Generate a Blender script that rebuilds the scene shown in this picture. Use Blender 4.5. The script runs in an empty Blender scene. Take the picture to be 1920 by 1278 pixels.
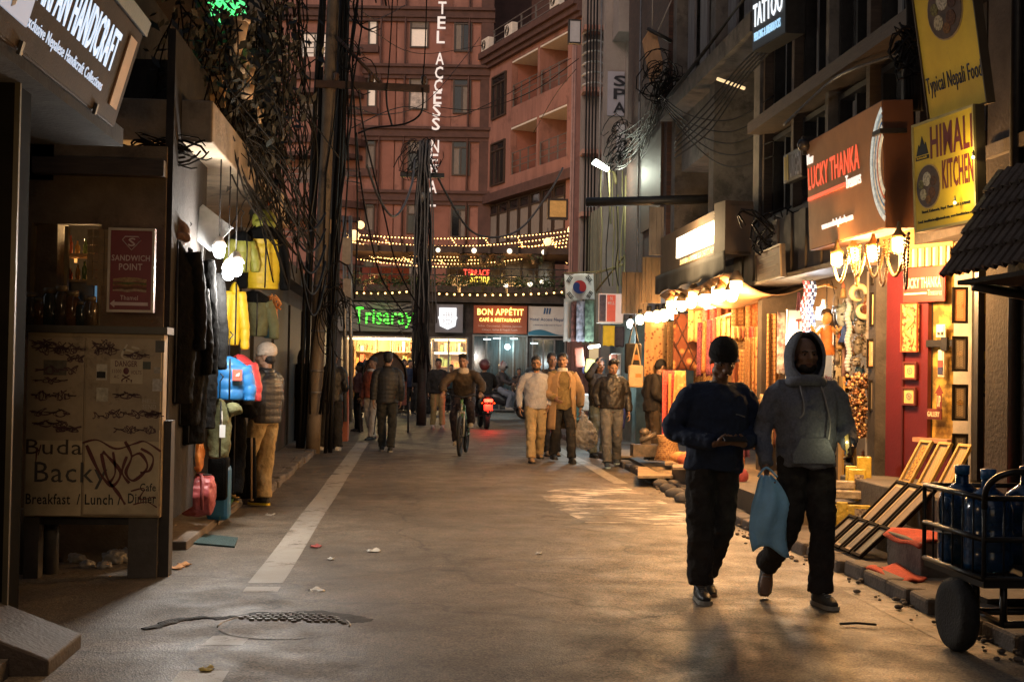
import bpy,bmesh,math,random
from mathutils import Vector,Matrix,noise as mnoise
R=math.radians
def lerp(a,b,t):return a+(b-a)*t
rnd=random.Random(7)
scene=bpy.context.scene
col=scene.collection
# ------------------------------------------------------------------ camera, sky, light, exposure
FPX=2400.0;CAMZ=1.53
YAW,PITCH,ROLL=R(4.43),R(1.24),R(1.0)
def _cam_axes():
    F=Vector((math.sin(YAW)*math.cos(PITCH),math.cos(YAW)*math.cos(PITCH),math.sin(PITCH)))
    R0=Vector((math.cos(YAW),-math.sin(YAW),0));U0=R0.cross(F)
    Rt=R0*math.cos(ROLL)+U0*math.sin(ROLL);U=U0*math.cos(ROLL)-R0*math.sin(ROLL)
    return F,Rt,U
CF,CR,CU=_cam_axes();CC=Vector((0,0,CAMZ))
cam=bpy.data.cameras.new('camera');camo=bpy.data.objects.new('camera',cam);col.objects.link(camo)
cam.sensor_width=36;cam.lens=36*FPX/1920;cam.clip_start=.05;cam.clip_end=800
camo.matrix_world=Matrix(((CR.x,CU.x,-CF.x,0),(CR.y,CU.y,-CF.y,0),(CR.z,CU.z,-CF.z,CAMZ),(0,0,0,1)))
scene.camera=camo
world=bpy.data.worlds.new('World');scene.world=world;world.use_nodes=True
nt=world.node_tree;sky=nt.nodes.new('ShaderNodeTexSky');sky.sky_type='NISHITA';sky.sun_disc=False
SUN_D=Vector((-.5,-.7,.42)).normalized();SUN_EL,SUN_AZ=math.asin(SUN_D.z),math.atan2(SUN_D.x,SUN_D.y)
sky.sun_elevation=SUN_EL;sky.sun_rotation=SUN_AZ;sky.air_density=1.2;sky.dust_density=1
bg=nt.nodes['Background'];tint=nt.nodes.new('ShaderNodeMix');tint.data_type='RGBA';tint.blend_type='MULTIPLY';tint.inputs[0].default_value=1;tint.inputs[7].default_value=(1,.78,.64,1);nt.links.new(sky.outputs[0],tint.inputs[6]);nt.links.new(tint.outputs[2],bg.inputs[0]);bg.inputs[1].default_value=.034
sun=bpy.data.lights.new('dusk_sun','SUN');sun.energy=.145;sun.angle=R(14);sun.color=(1,.74,.68)
suno=bpy.data.objects.new('dusk_sun',sun);col.objects.link(suno)
suno.rotation_euler=SUN_D.to_track_quat('Z','Y').to_euler()
vs=scene.view_settings;vs.view_transform='Standard';vs.look='None';vs.gamma=1;vs.use_curve_mapping=False
EXPO=2.0;vs.exposure=EXPO
scene.cycles.use_denoising=True
scene.cycles.sample_clamp_indirect=4
scene.cycles.max_bounces=6
# a pixel of the photograph turned into a point of the street
def ray(px,py):return CF+CR*((px-960)/FPX)+CU*((639-py)/FPX)
def P(px,py,Y):
    d=ray(px,py);return CC+d*(Y/d.y)
def G(px,py,z=0.0):
    d=ray(px,py);return CC+d*((z-CAMZ)/d.z)
def W(px,py,X):
    d=ray(px,py);return CC+d*(X/d.x)
def lamp(name,loc,power,color,radius=.04,parent=None):
    l=bpy.data.lights.new(name,'POINT');l.energy=power;l.color=color;l.shadow_soft_size=radius
    o=bpy.data.objects.new(name,l);col.objects.link(o);o.location=loc
    if parent is not None:put_under(o,parent)
    return o
# ------------------------------------------------------------------ materials
_mats={}
def mat(name,c,rough=.7,var=.25,scale=6.0,bump=0.0,bscale=None,metal=0.0,em=None,es=0.0,c2=None,alpha=1.0,trans=0.0,spec=None,stretch=None,dirt=None):
    if name in _mats:return _mats[name]
    m=bpy.data.materials.new(name);m.use_nodes=True;n=m.node_tree.nodes;L=m.node_tree.links
    b=n['Principled BSDF'];b.inputs['Roughness'].default_value=rough;b.inputs['Metallic'].default_value=metal
    if spec is not None:b.inputs['Specular IOR Level'].default_value=spec
    tc=n.new('ShaderNodeTexCoord');src=tc.outputs['Object']
    if stretch:
        mp=n.new('ShaderNodeMapping');mp.inputs['Scale'].default_value=stretch;L.new(src,mp.inputs[0]);src=mp.outputs[0]
    if var>0:
        no=n.new('ShaderNodeTexNoise');no.inputs['Scale'].default_value=scale;no.inputs['Detail'].default_value=6;no.inputs['Roughness'].default_value=.65
        L.new(src,no.inputs[0])
        rp=n.new('ShaderNodeValToRGB');rp.color_ramp.elements[0].position=.3;rp.color_ramp.elements[1].position=.7
        ca=c2 if c2 else tuple(x*(1-var) for x in c);cb=c if c2 else tuple(min(1,x*(1+var)) for x in c)
        rp.color_ramp.elements[0].color=(*ca,1);rp.color_ramp.elements[1].color=(*cb,1)
        L.new(no.outputs[0],rp.inputs[0]);out=rp.outputs[0]
        if dirt:
            nd=n.new('ShaderNodeTexNoise');nd.inputs['Scale'].default_value=dirt[1];nd.inputs['Detail'].default_value=8;nd.inputs['Roughness'].default_value=.7
            L.new(tc.outputs['Object'],nd.inputs[0])
            rd=n.new('ShaderNodeValToRGB');rd.color_ramp.elements[0].position=dirt[2];rd.color_ramp.elements[1].position=dirt[2]+.12
            L.new(nd.outputs[0],rd.inputs[0]);mx=n.new('ShaderNodeMix');mx.data_type='RGBA'
            L.new(rd.outputs[0],mx.inputs[0]);L.new(out,mx.inputs[6]);mx.inputs[7].default_value=(*dirt[0],1);out=mx.outputs[2]
        L.new(out,b.inputs['Base Color'])
    else:b.inputs['Base Color'].default_value=(*c,1)
    if bump>0:
        nb=n.new('ShaderNodeTexNoise');nb.inputs['Scale'].default_value=bscale or scale*6;nb.inputs['Detail'].default_value=5;L.new(src,nb.inputs[0])
        bp=n.new('ShaderNodeBump');bp.inputs['Strength'].default_value=bump;bp.inputs['Distance'].default_value=.02
        L.new(nb.outputs[0],bp.inputs['Height']);L.new(bp.outputs[0],b.inputs['Normal'])
    if em:b.inputs['Emission Color'].default_value=(*em,1);b.inputs['Emission Strength'].default_value=es/2**EXPO
    if trans:b.inputs['Transmission Weight'].default_value=trans
    if alpha<1:b.inputs['Alpha'].default_value=alpha
    _mats[name]=m;return m
def hexc(r,g,b):
    f=lambda x:((x/255+.055)/1.055)**2.4 if x>10 else x/255/12.92
    return (f(r),f(g),f(b))
# ------------------------------------------------------------------ mesh building
class MB:
    def __init__(s):s.v,s.f,s.mi,s.sm=[],[],[],[]
    def add(s,vs,fs,m=0,sm=False):
        o=len(s.v);s.v+=[tuple(v) for v in vs]
        for f in fs:s.f.append([i+o for i in f]);s.mi.append(m);s.sm.append(sm)
        return s
    def box(s,c,d,rot=None,m=0):
        x,y,z=d[0]/2,d[1]/2,d[2]/2;c=Vector(c)
        vs=[Vector((a*x,b*y,e*z)) for a in (-1,1) for b in (-1,1) for e in (-1,1)]
        if rot is not None:vs=[rot@v for v in vs]
        return s.add([v+c for v in vs],[(0,1,3,2),(4,6,7,5),(0,4,5,1),(2,3,7,6),(0,2,6,4),(1,5,7,3)],m)
    def bx(s,x0,x1,y0,y1,z0,z1,m=0):return s.box(((x0+x1)/2,(y0+y1)/2,(z0+z1)/2),(abs(x1-x0),abs(y1-y0),abs(z1-z0)),None,m)
    def tube(s,pts,r,n=6,m=0,side=None,caps=True,sm=True,r2=None):
        pts=[Vector(p) for p in pts];k=len(pts)
        if not isinstance(r,(list,tuple)):r=[r]*k
        if r2 is None:r2=r
        elif not isinstance(r2,(list,tuple)):r2=[r2]*k
        vs,fs=[],[];prev=None
        for i,p in enumerate(pts):
            t=(pts[min(i+1,k-1)]-pts[max(i-1,0)])
            t=t.normalized() if t.length>1e-9 else Vector((0,0,1))
            if side is not None:a=Vector(side)
            elif prev is not None:a=prev
            else:a=Vector((1,0,0)) if abs(t.x)<.8 else Vector((0,1,0))
            a=a-t*a.dot(t)
            if a.length<1e-6:a=t.orthogonal()
            a.normalize();prev=a;b=t.cross(a)
            for j in range(n):
                th=2*math.pi*j/n;vs.append(p+a*(r[i]*math.cos(th))+b*(r2[i]*math.sin(th)))
        for i in range(k-1):
            for j in range(n):fs.append((i*n+j,i*n+(j+1)%n,(i+1)*n+(j+1)%n,(i+1)*n+j))
        if caps:fs.append(tuple(range(n-1,-1,-1)));fs.append(tuple((k-1)*n+j for j in range(n)))
        return s.add(vs,fs,m,sm)
    def ell(s,c,r,seg=12,rings=8,rot=None,m=0):
        c=Vector(c);vs=[];fs=[]
        if not isinstance(r,(list,tuple)):r=(r,r,r)
        for i in range(rings+1):
            ph=math.pi*i/rings
            for j in range(seg):
                th=2*math.pi*j/seg;v=Vector((r[0]*math.sin(ph)*math.cos(th),r[1]*math.sin(ph)*math.sin(th),r[2]*math.cos(ph)))
                vs.append(c+(rot@v if rot is not None else v))
        for i in range(rings):
            for j in range(seg):fs.append((i*seg+j,(i+1)*seg+j,(i+1)*seg+(j+1)%seg,i*seg+(j+1)%seg))
        return s.add(vs,fs,m,True)
    def lathe(s,prof,c=(0,0,0),seg=16,rot=None,m=0,sm=True):
        c=Vector(c);vs=[];fs=[];k=len(prof)
        for r,z in prof:
            for j in range(seg):
                th=2*math.pi*j/seg;v=Vector((r*math.cos(th),r*math.sin(th),z));vs.append(c+(rot@v if rot is not None else v))
        for i in range(k-1):
            for j in range(seg):fs.append((i*seg+j,i*seg+(j+1)%seg,(i+1)*seg+(j+1)%seg,(i+1)*seg+j))
        fs.append(tuple(range(seg-1,-1,-1)));fs.append(tuple((k-1)*seg+j for j in range(seg)))
        return s.add(vs,fs,m,sm)
    def quad(s,a,b,c,d,m=0):return s.add([a,b,c,d],[(0,1,2,3)],m)
    def prism(s,outline,d,m=0):
        n=len(outline);a=[Vector(p) for p in outline];d=Vector(d)
        fs=[tuple(range(n)),tuple(range(2*n-1,n-1,-1))]+[(i,i+n,(i+1)%n+n,(i+1)%n) for i in range(n)]
        return s.add(a+[p+d for p in a],fs,m)
    def panel(s,fr,u0,u1,v0,v1,w0,w1,m=0):
        o,r,u,n=fr
        vs=[o+r*a+u*b+n*c for a in (u0,u1) for b in (v0,v1) for c in (w0,w1)]
        return s.add(vs,[(0,1,3,2),(4,6,7,5),(0,4,5,1),(2,3,7,6),(0,2,6,4),(1,5,7,3)],m)
    def sheet(s,fn,nu,nv,m=0,sm=True):
        nu=int(nu);nv=int(nv)
        vs=[fn(i/nu,j/nv) for j in range(nv+1) for i in range(nu+1)];w=nu+1
        return s.add(vs,[(j*w+i,j*w+i+1,(j+1)*w+i+1,(j+1)*w+i) for j in range(nv) for i in range(nu)],m,sm)
    def build(s,name,mats,parent=None,bev=0,mods=(),kind=None,keep=False):
        me=bpy.data.meshes.new(name)
        off=Vector((0,0,0))
        if parent is None and not keep and s.v:
            xs,ys,zs=zip(*s.v);off=Vector(((min(xs)+max(xs))/2,(min(ys)+max(ys))/2,min(zs)))
        me.from_pydata([(v[0]-off.x,v[1]-off.y,v[2]-off.z) for v in s.v],[],s.f)
        mats=mats if isinstance(mats,(list,tuple)) else [mats]
        for mm in mats:me.materials.append(mm)
        me.polygons.foreach_set('material_index',s.mi);me.polygons.foreach_set('use_smooth',s.sm);me.update()
        o=bpy.data.objects.new(name,me);o.location=off;col.objects.link(o)
        if parent is not None:put_under(o,parent)
        if bev:
            b=o.modifiers.new('bevel','BEVEL');b.width=bev;b.segments=2;b.limit_method='ANGLE'
        for md in mods:md(o)
        if kind:o['kind']=kind
        return o
def put_under(o,parent):
    o.parent=parent
    if parent.parent is None:o.matrix_parent_inverse=parent.matrix_basis.inverted()
def solid(t):
    def f(o):
        m=o.modifiers.new('solidify','SOLIDIFY');m.thickness=t;m.offset=0
    return f
def remesh(v,it=4,disp=0.0,dsize=.12):
    def f(o):
        m=o.modifiers.new('remesh','REMESH');m.mode='VOXEL';m.voxel_size=v;m.use_smooth_shade=True
        if it:k=o.modifiers.new('smooth','SMOOTH');k.iterations=it;k.factor=.5
        if disp:
            t=bpy.data.textures.get('folds%.2f'%dsize) or bpy.data.textures.new('folds%.2f'%dsize,'CLOUDS')
            t.noise_scale=dsize;t.noise_depth=2
            d=o.modifiers.new('displace','DISPLACE');d.texture=t;d.strength=disp;d.mid_level=.5;d.texture_coords='GLOBAL'
    return f
def tag(o,label,cat,group=None,kind=None):
    if label:o['label']=label
    if cat:o['category']=cat
    if group:o['group']=group
    if kind:o['kind']=kind
    return o
def thing(name,label,cat,loc=(0,0,0),rz=0,group=None):
    o=bpy.data.objects.new(name,None);o.empty_display_size=.1;col.objects.link(o);o.location=loc;o.rotation_euler=(0,0,rz)
    return tag(o,label,cat,group)
def dup(root,loc=None,rz=None,label=None,group=None):
    r=root.copy();col.objects.link(r)
    if loc is not None:r.location=loc
    if rz is not None:r.rotation_euler=(0,0,rz)
    if label:r['label']=label
    if group:r['group']=group
    for ch in list(root.children):
        c=ch.copy();col.objects.link(c);c.parent=r
        for g in list(ch.children):
            d=g.copy();col.objects.link(d);d.parent=c
    return r
ORD=['first','second','third','fourth','fifth','sixth','seventh','eighth','ninth','tenth','eleventh','twelfth','thirteenth','fourteenth','fifteenth','sixteenth']
# ------------------------------------------------------------------ lettering
_glyphs={}
def prep_text(items):
    tmp=[]
    for t,bold in items:
        cu=bpy.data.curves.new('lettering','FONT');cu.body=t;cu.resolution_u=2;cu.offset=.012 if bold else .0;cu.space_character=1.07
        o=bpy.data.objects.new('lettering',cu);col.objects.link(o);tmp.append((t,bold,o))
    bpy.context.view_layer.update();dg=bpy.context.evaluated_depsgraph_get()
    for t,bold,o in tmp:
        me=bpy.data.meshes.new_from_object(o.evaluated_get(dg))
        _glyphs[(t,bold)]=([v.co.copy() for v in me.vertices],[tuple(p.vertices) for p in me.polygons]);bpy.data.meshes.remove(me)
    for t,bold,o in tmp:
        cu=o.data;bpy.data.objects.remove(o);bpy.data.curves.remove(cu)
def letters(mb,t,fr,u0,u1,v0,v1,w=.004,bold=False,m=0,d=.004,keep_aspect=False):
    vs,fs=_glyphs.get((t,bold)) or _glyphs[(t,not bold)]
    if not vs:return
    x0=min(v.x for v in vs);x1=max(v.x for v in vs);y0=min(v.y for v in vs);y1=max(v.y for v in vs)
    o,r,u,n=fr;k=len(vs)
    su,sv=(u1-u0)/(x1-x0),(v1-v0)/(y1-y0)
    front=[o+r*(u0+(v.x-x0)*su)+u*(v0+(v.y-y0)*sv)+n*(w+d) for v in vs]
    back=[p-n*d for p in front]
    ed={}
    for f in fs:
        for i in range(len(f)):
            e=(f[i],f[(i+1)%len(f)]);key=(min(e),max(e));ed.setdefault(key,[]).append(e)
    sides=[(e[0][0]+k,e[0][1]+k,e[0][1],e[0][0]) for e in ed.values() if len(e)==1]
    mb.add(front+back,list(fs)+sides,m)
X3,Y3,Z3=Vector((1,0,0)),Vector((0,1,0)),Vector((0,0,1))
def frame(o,right,up=None):
    r=Vector(right).normalized();u=Vector(up).normalized() if up else Z3.copy();u=(u-r*u.dot(r)).normalized()
    return (Vector(o),r,u,r.cross(u))
def rotm(ax,a):return Matrix.Rotation(a,3,ax)
prep_text([(c,True) for c in 'HOTELACSNP']+[(t,True) for t in (
 'LUCKY THANKA','HIMALI','KITCHEN','TATTOO','URGEN','SANDWICH','POINT','DANGER','Breakfast','/ Lunch /','Dinner','BON APPÉTIT','CAFÉ & RESTAURANT','ARPAN HANDICRAFT','GALLERY','UP','TERRACE','Hotel Access Nepal','Cafe','VISA','The','Upper','SPA','N','HELL','SEND','PASHMINA')]+[(t,False) for t in (
 'New','NEW','Treasures','www.newluckythanka.com','Typical Nepali Food','Thamel, Kathmandu, Nepal. Phone: +977-1-4700088','Email: himalikitchen@hotmail.com, www.himalikitchen.com','PIERCING & DREADLOCKS','Thamel','Buda','Backy','11000 VOLTS','11000','VOLTS','AC','!!!','Trisara','y','HERB','PIZZA','Indian, Continental, Chinese, Japanese','Chinese, Italian & Nepali Foods','Exclusive Nepalese Handicraft Collections','PASHMINA CASHMERE SILK CARPETS NEPAL-INDIA','SINCE 1987','Sitting','live Rooftop','himali','S','P','A','BAKERY','a warm stay in the heart of Thamel','open daily','WE CHANGE','MONEY')])
# ------------------------------------------------------------------ people
SKIN=lambda:mat('skin',(.30,.165,.10),.55,.12,20,.1,90)
SKIN_D=lambda:mat('skin_deep',(.20,.11,.07),.55,.12,20,.1,90)
HAIR=lambda:mat('black_hair',(.012,.010,.010),.55,.4,60,.5,150)
def chain(pts,n=8):
    """smooth curve through joints"""
    pts=[Vector(p) for p in pts];out=[]
    for i in range(len(pts)-1):
        p0=pts[max(i-1,0)];p1=pts[i];p2=pts[i+1];p3=pts[min(i+2,len(pts)-1)]
        for k in range(n):
            t=k/n;out.append(.5*((2*p1)+(p2-p0)*t+(2*p0-5*p1+4*p2-p3)*t*t+(3*p1-p0-3*p2+p3)*t**3))
    out.append(pts[-1]);return out
def interp(vals,n=8):
    out=[]
    for i in range(len(vals)-1):
        for k in range(n):out.append(lerp(vals[i],vals[i+1],k/n))
    out.append(vals[-1]);return out
def hand(mb,wrist,d,palm,side,curl=.5,spread=1.0,s=1.0,hold=0):
    """palm, four unequal fingers with knuckle bends, thumb leaving the side of the palm. side=+1: thumb on +across"""
    d=Vector(d).normalized();palm=Vector(palm);palm=(palm-d*palm.dot(d)).normalized();ac=d.cross(palm)*side
    w=Vector(wrist)
    mb.tube([w-d*.03*s,w+d*.01*s,w+d*.05*s,w+d*.085*s],[.024*s,.028*s,.039*s,.036*s],10,side=ac,r2=[.019*s,.018*s,.015*s,.012*s])
    for i,(off,ln) in enumerate(((.028,.070),(.0095,.080),(-.0095,.074),(-.027,.058))):
        b=w+d*.083*s+ac*off*s;a=curl*(.55+.12*i);p=b-d*.03*s;pts=[p,b];dirv=d.copy()
        for sl in (.42,.32,.26):
            dirv=(rotm(ac*side,a)@dirv) if False else (d*math.cos(a)+palm*math.sin(a));b=b+(dirv+ac*(off*1.2*spread)).normalized()*ln*sl*s;pts.append(b);a+=curl*(.85 if sl>.3 else .6)
        mb.tube(pts,[.0095*s,.0098*s,.0090*s,.0082*s,.0070*s],8,side=ac)
    b=w+d*.018*s+ac*.026*s;t1=b+(d*.55+ac*.65+palm*.45).normalized()*.036*s;t2=t1+(d*.85+ac*.25+palm*(.35+.4*curl)).normalized()*.030*s;t3=t2+(d*.95-ac*.1*curl+palm*(.3+.5*curl)).normalized()*.024*s
    mb.tube([b-ac*.012*s,b,t1,t2,t3],[.014*s,.0145*s,.0115*s,.0105*s,.008*s],8)
def remesh2(o):
    t=bpy.data.textures.get('wrinkles') or bpy.data.textures.new('wrinkles','CLOUDS');t.noise_scale=.045;t.noise_depth=3
    d=o.modifiers.new('wrinkle','DISPLACE');d.texture=t;d.strength=.014;d.mid_level=.5;d.texture_coords='GLOBAL'
BASE=dict(pelvis=(0,0,.93),waist=(0,.0,1.07),chest=(0,.005,1.28),neck=(0,.015,1.455),
    shl=(-.185,.015,1.405),shr=(.185,.015,1.405),ell=(-.235,.03,1.12),elr=(.235,.03,1.12),wrl=(-.245,-.04,.87),wrr=(.245,-.04,.87),
    hpl=(-.09,0,.92),hpr=(.09,0,.92),knl=(-.10,-.02,.50),knr=(.10,-.02,.50),anl=(-.105,.02,.085),anr=(.105,.02,.085))
# local frame of a figure: it faces -y; l / r mean the picture's left and right when it faces the camera
def person(label,at,face=0.0,h=1.75,pose=None,res=.011,look=(0,0,0),skin=None,top=None,bottom=None,shoe=None,sole=None,hair='short',
           hatm=None,hatm2=None,topkind='sweater',toplen=-.03,coat=None,hood=None,hoodup=False,group=None,hands=None,collar=None,wide=1.0,beard=False,toes=(0,0),cuff=None,
           belly=0.0,quilt=False,scarf=None,trouser_w=1.0,footpitch=(0,0),ground=True,glasses=False,torsoyaw=0,hem=None,stripe=None):
    p={k:Vector(v) for k,v in BASE.items()}
    for k,v in (pose or {}).items():p[k]=Vector(v)
    s=h/1.75;at=Vector(at)
    M=Matrix.Translation(at)@Matrix.Rotation(face,4,'Z')@Matrix.Scale(s,4)
    T=lambda mb:setattr(mb,'v',[tuple(M@Vector(v)) for v in mb.v])
    root=thing('person',label,'person',at,face,group)
    skin=skin or SKIN();res_b=res
    sx=(p['shr']-p['shl']).normalized() if (p['shr']-p['shl']).length>.1 else X3;hx=(p['hpr']-p['hpl']).normalized()
    mid=lambda a,b,t:a+(b-a)*t
    hyaw,hpit,htilt=look
    HM=Matrix.Translation(p['neck']+Vector((0,-.012,.055)))@Matrix.Rotation(hyaw,4,'Z')@Matrix.Rotation(hpit,4,'X')@Matrix.Rotation(htilt,4,'Y')@Matrix.Translation(Vector((0,0,-1.51)))
    HR=HM.to_3x3();H=lambda x,y,z:HM@Vector((x,y,z))
    # ---- the body, one continuous surface
    b=MB()
    spine=[mid(p['pelvis'],p['waist'],-.35),p['pelvis'],p['waist'],p['chest'],mid(p['chest'],p['neck'],.55),p['neck']]
    b.tube(chain(spine,4),interp([.11,.14,.125,.15,.125,.055],4),14,side=sx,r2=interp([.09,.105,.10+belly*.5,.11,.085,.055],4))
    b.tube([p['shl'],p['chest']+Vector((0,0,.11)),p['shr']],[.036,.07,.036],10)
    b.tube(chain([p['neck']-Vector((0,0,.05)),p['neck']+Vector((0,-.004,.03)),H(0,.012,1.57)],4),.054,12)
    hands=hands or {}
    for sd,q in ((-1,'l'),(1,'r')):
        sh,el,wr=p['sh'+q],p['el'+q],p['wr'+q]
        b.tube(chain([sh,el,wr],6),interp([.042,.036,.026],6),10)
        hd=hands.get(q,{});d=Vector(hd.get('d',(wr-el)));pl=Vector(hd.get('palm',(-sd,0,.0)))
        hand(b,wr+d.normalized()*.01,d,pl,hd.get('side',1 if (d.normalized().cross(pl)).y<0 else-1),hd.get('curl',.45),s=hd.get('s',1.04))
        hp,kn,an=p['hp'+q],p['kn'+q],p['an'+q]
        b.tube(chain([hp+Vector((0,0,.03)),kn,an],6),interp([.072,.046,.032],6),12)
        fy=toes[0 if sd<0 else 1];fp=footpitch[0 if sd<0 else 1]
        fd=Vector((math.sin(fy),-math.cos(fy)*math.cos(fp),-math.sin(fp)))
        b.tube([an-fd*.05+Vector((0,0,-.045)),an+Vector((0,0,-.04)),an+fd*.10+Vector((0,0,-.05)),an+fd*.17+Vector((0,0,-.06))],[.03,.038,.042,.03],10,r2=[.03,.035,.026,.018],side=hx)
    hell=lambda c,r,sg=14,rg=10:b.ell(H(*c),r,sg,rg,HR)
    hell((0,.012,1.655),(.077,.097,.092));hell((0,-.030,1.605),(.063,.068,.088));hell((0,-.058,1.542),(.032,.034,.026));hell((0,-.078,1.647),(.052,.022,.012))
    for sg in (-1,1):
        hell((sg*.045,-.062,1.608),(.022,.026,.022));hell((sg*.079,.012,1.612),(.010,.023,.033));hell((sg*.05,-.02,1.56),(.02,.04,.03))
    b.tube([H(0,-.092,1.644),H(0,-.108,1.622),H(0,-.122,1.600),H(0,-.105,1.588)],[.009,.0115,.016,.012],10)
    for sg in (-1,1):hell((sg*.013,-.106,1.597),(.010,.012,.009))
    hell((0,-.091,1.569),(.026,.014,.008));hell((0,-.088,1.557),(.023,.014,.009))
    T(b);b.build('body',skin,root,mods=(remesh(res_b,3),))
    # ---- eyes, brows, lips
    ey=MB();iris=MB();br=MB();lp=MB()
    for sg in (-1,1):
        ey.ell(H(sg*.031,-.083,1.630),(.0125,.010,.006),10,6,HR);iris.ell(H(sg*.031,-.0905,1.6295),(.0058,.004,.0062),8,6,HR)
        br.tube([H(sg*.014,-.1005,1.6465),H(sg*.032,-.099,1.6515),H(sg*.050,-.087,1.645)],[.0045,.0055,.003],6)
    lp.tube([H(-.026,-.098,1.5625),H(-.01,-.1065,1.565),H(.01,-.1065,1.565),H(.026,-.098,1.5625)],[.003,.007,.007,.003],6,side=Z3,r2=.005)
    for nm,k,mm in (('eyes',ey,mat('eye_white',(.22,.19,.17),.4,0)),('irises',iris,mat('iris',(.015,.01,.008),.2,0)),('eyebrows',br,HAIR()),('lips',lp,mat('lips',(.16,.06,.045),.5,.1))):
        T(k);k.build(nm,mm,root)
    if glasses:
        g=MB()
        for sg in (-1,1):
            ring=[H(sg*.032+.022*math.cos(a),-.108,1.628+.018*math.sin(a)) for a in [i*math.pi/5 for i in range(11)]]
            g.tube(ring,.0022,5);g.tube([H(sg*.054,-.106,1.63),H(sg*.082,.0,1.632)],.002,5)
        g.tube([H(-.01,-.11,1.63),H(.01,-.11,1.63)],.002,5);T(g);g.build('spectacles',mat('black_plastic',(.01,.01,.01),.35,0),root)
    if beard:
        k=MB();k.ell(H(0,-.035,1.548),(.064,.062,.042),14,8,HR);k.ell(H(0,-.09,1.576),(.028,.016,.005),10,6,HR);T(k);k.build('beard',HAIR(),root,mods=(remesh(.008,2,.006,.03),))
    # ---- hair or hat
    if hair:
        k=MB()
        if not hatm:k.ell(H(0,.024,1.678),(.085,.100,.088),16,12,HR)
        k.ell(H(0,.06 if not hatm else .045,1.635 if not hatm else 1.60),(.078,.068,.085 if not hatm else .06),14,10,HR)
        if hair=='quiff':
            for i in range(5):k.ell(H(-.05+.025*i,-.045,1.735+.006*(i%2)),(.03,.05,.028),8,6,HR)
        if hair=='long':
            k.tube([H(0,.07,1.68),H(0,.10,1.58),H(0,.10,1.47),H(0,.09,1.38)],[.07,.075,.06,.03],12,side=X3,r2=[.05,.045,.035,.02])
        if hair=='bun':k.ell(H(0,.11,1.73),.045)
        T(k);k.build('hair',HAIR(),root,mods=(remesh(max(.009,res),2,.014,.035),))
    if hatm:
        k=MB();k.ell(H(0,.018,1.700),(.098,.116,.090),18,12,HR);k.ell(H(0,.03,1.665),(.090,.102,.05),18,10,HR)
        T(k);k.build('beanie',hatm,root,mods=(remesh(.009,3),))
        k=MB();k.lathe([(.088,-.026),(.098,-.026),(.1,0),(.098,.028),(.088,.03)],(0,0,0),24)
        k.v=[tuple(HM@(rotm('X',.12)@Vector((v[0],v[1]*1.15,v[2]))+Vector((0,.016,1.672)))) for v in k.v];T(k);k.build('cuff',hatm2 or hatm,root)
    # ---- trousers
    if bottom:
        k=MB();tw=trouser_w
        k.tube(chain([mid(p['pelvis'],p['waist'],-.3),p['pelvis'],mid(p['pelvis'],p['waist'],.75)],3),interp([.15*wide,.172*wide,.155*wide],3),14,side=hx,r2=interp([.115,.125,.118+belly*.5],3))
        for sd,q in ((-1,'l'),(1,'r')):
            hp,kn,an=p['hp'+q],p['kn'+q],p['an'+q]
            e=an+(kn-an).normalized()*(.0 if not cuff else cuff)
            k.tube(chain([hp+Vector((0,0,.05)),mid(hp,kn,.5),kn,mid(kn,an,.5),e],4),interp([.092+.010*tw,.084+.012*tw,.078*tw,.074*tw,.073*tw],4),14)
            k.tube([e+(kn-an).normalized()*.05,e+(kn-an).normalized()*.012],[.066*tw,.077*tw],14)
        T(k);tr=k.build('trousers',bottom,root,mods=(remesh(max(.011,res),3,.036,.085),*([remesh2] if res<.009 else [])))
        if stripe:
            k=MB()
            for sd,q in ((-1,'l'),(1,'r')):
                hp,kn,an=p['hp'+q],p['kn'+q],p['an'+q]
                k.tube(chain([hp+Vector((sd*.11,0,0)),kn+Vector((sd*.08,0,0)),an+Vector((sd*.072,0,.05))],4),.012,6)
            T(k);k.build('side_stripe',stripe,root)
    # ---- shoes
    if shoe:
        for i,q in enumerate('lr'):
            an=p['an'+q];fy,fp=toes[i],footpitch[i]
            fd=Vector((math.sin(fy),-math.cos(fy)*math.cos(fp),-math.sin(fp)));sdv=Vector((math.cos(fy),math.sin(fy),0));up=sdv.cross(fd)*1.0
            if up.z<0:up=-up
            o=an-up*.085
            k=MB();k.tube([o-fd*.075+up*.045,o-fd*.03+up*.05,o+fd*.06+up*.047,o+fd*.13+up*.04,o+fd*.185+up*.033],[.032,.042,.046,.049,.028],12,side=sdv,r2=[.045,.05,.045,.034,.02])
            k.tube([o-fd*.02+up*.05,an+up*.02],[.045,.042],12,side=sdv);T(k);sh=k.build('shoe',shoe,root,mods=(remesh(.010,2),))
            k=MB();prof=[(-.085,.022),(-.07,.036),(-.02,.041),(.05,.043),(.12,.051),(.17,.045),(.195,.022)]
            ol=[o+fd*a+sdv*w for a,w in prof]+[o+fd*a-sdv*w for a,w in reversed(prof)]
            k.prism(ol,up*.026);T(k);k.build('sole',sole or shoe,sh)
            if res<.009:
                k=MB()
                for j in range(4):k.tube([o+fd*(.05+.022*j)+up*(.098-.008*j)-sdv*.025,o+fd*(.05+.022*j)+up*(.104-.009*j),o+fd*(.05+.022*j)+up*(.098-.008*j)+sdv*.025],.0035,5)
                T(k);k.build('lace',mat('lace',(.25,.25,.25),.8,0),sh)
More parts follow.
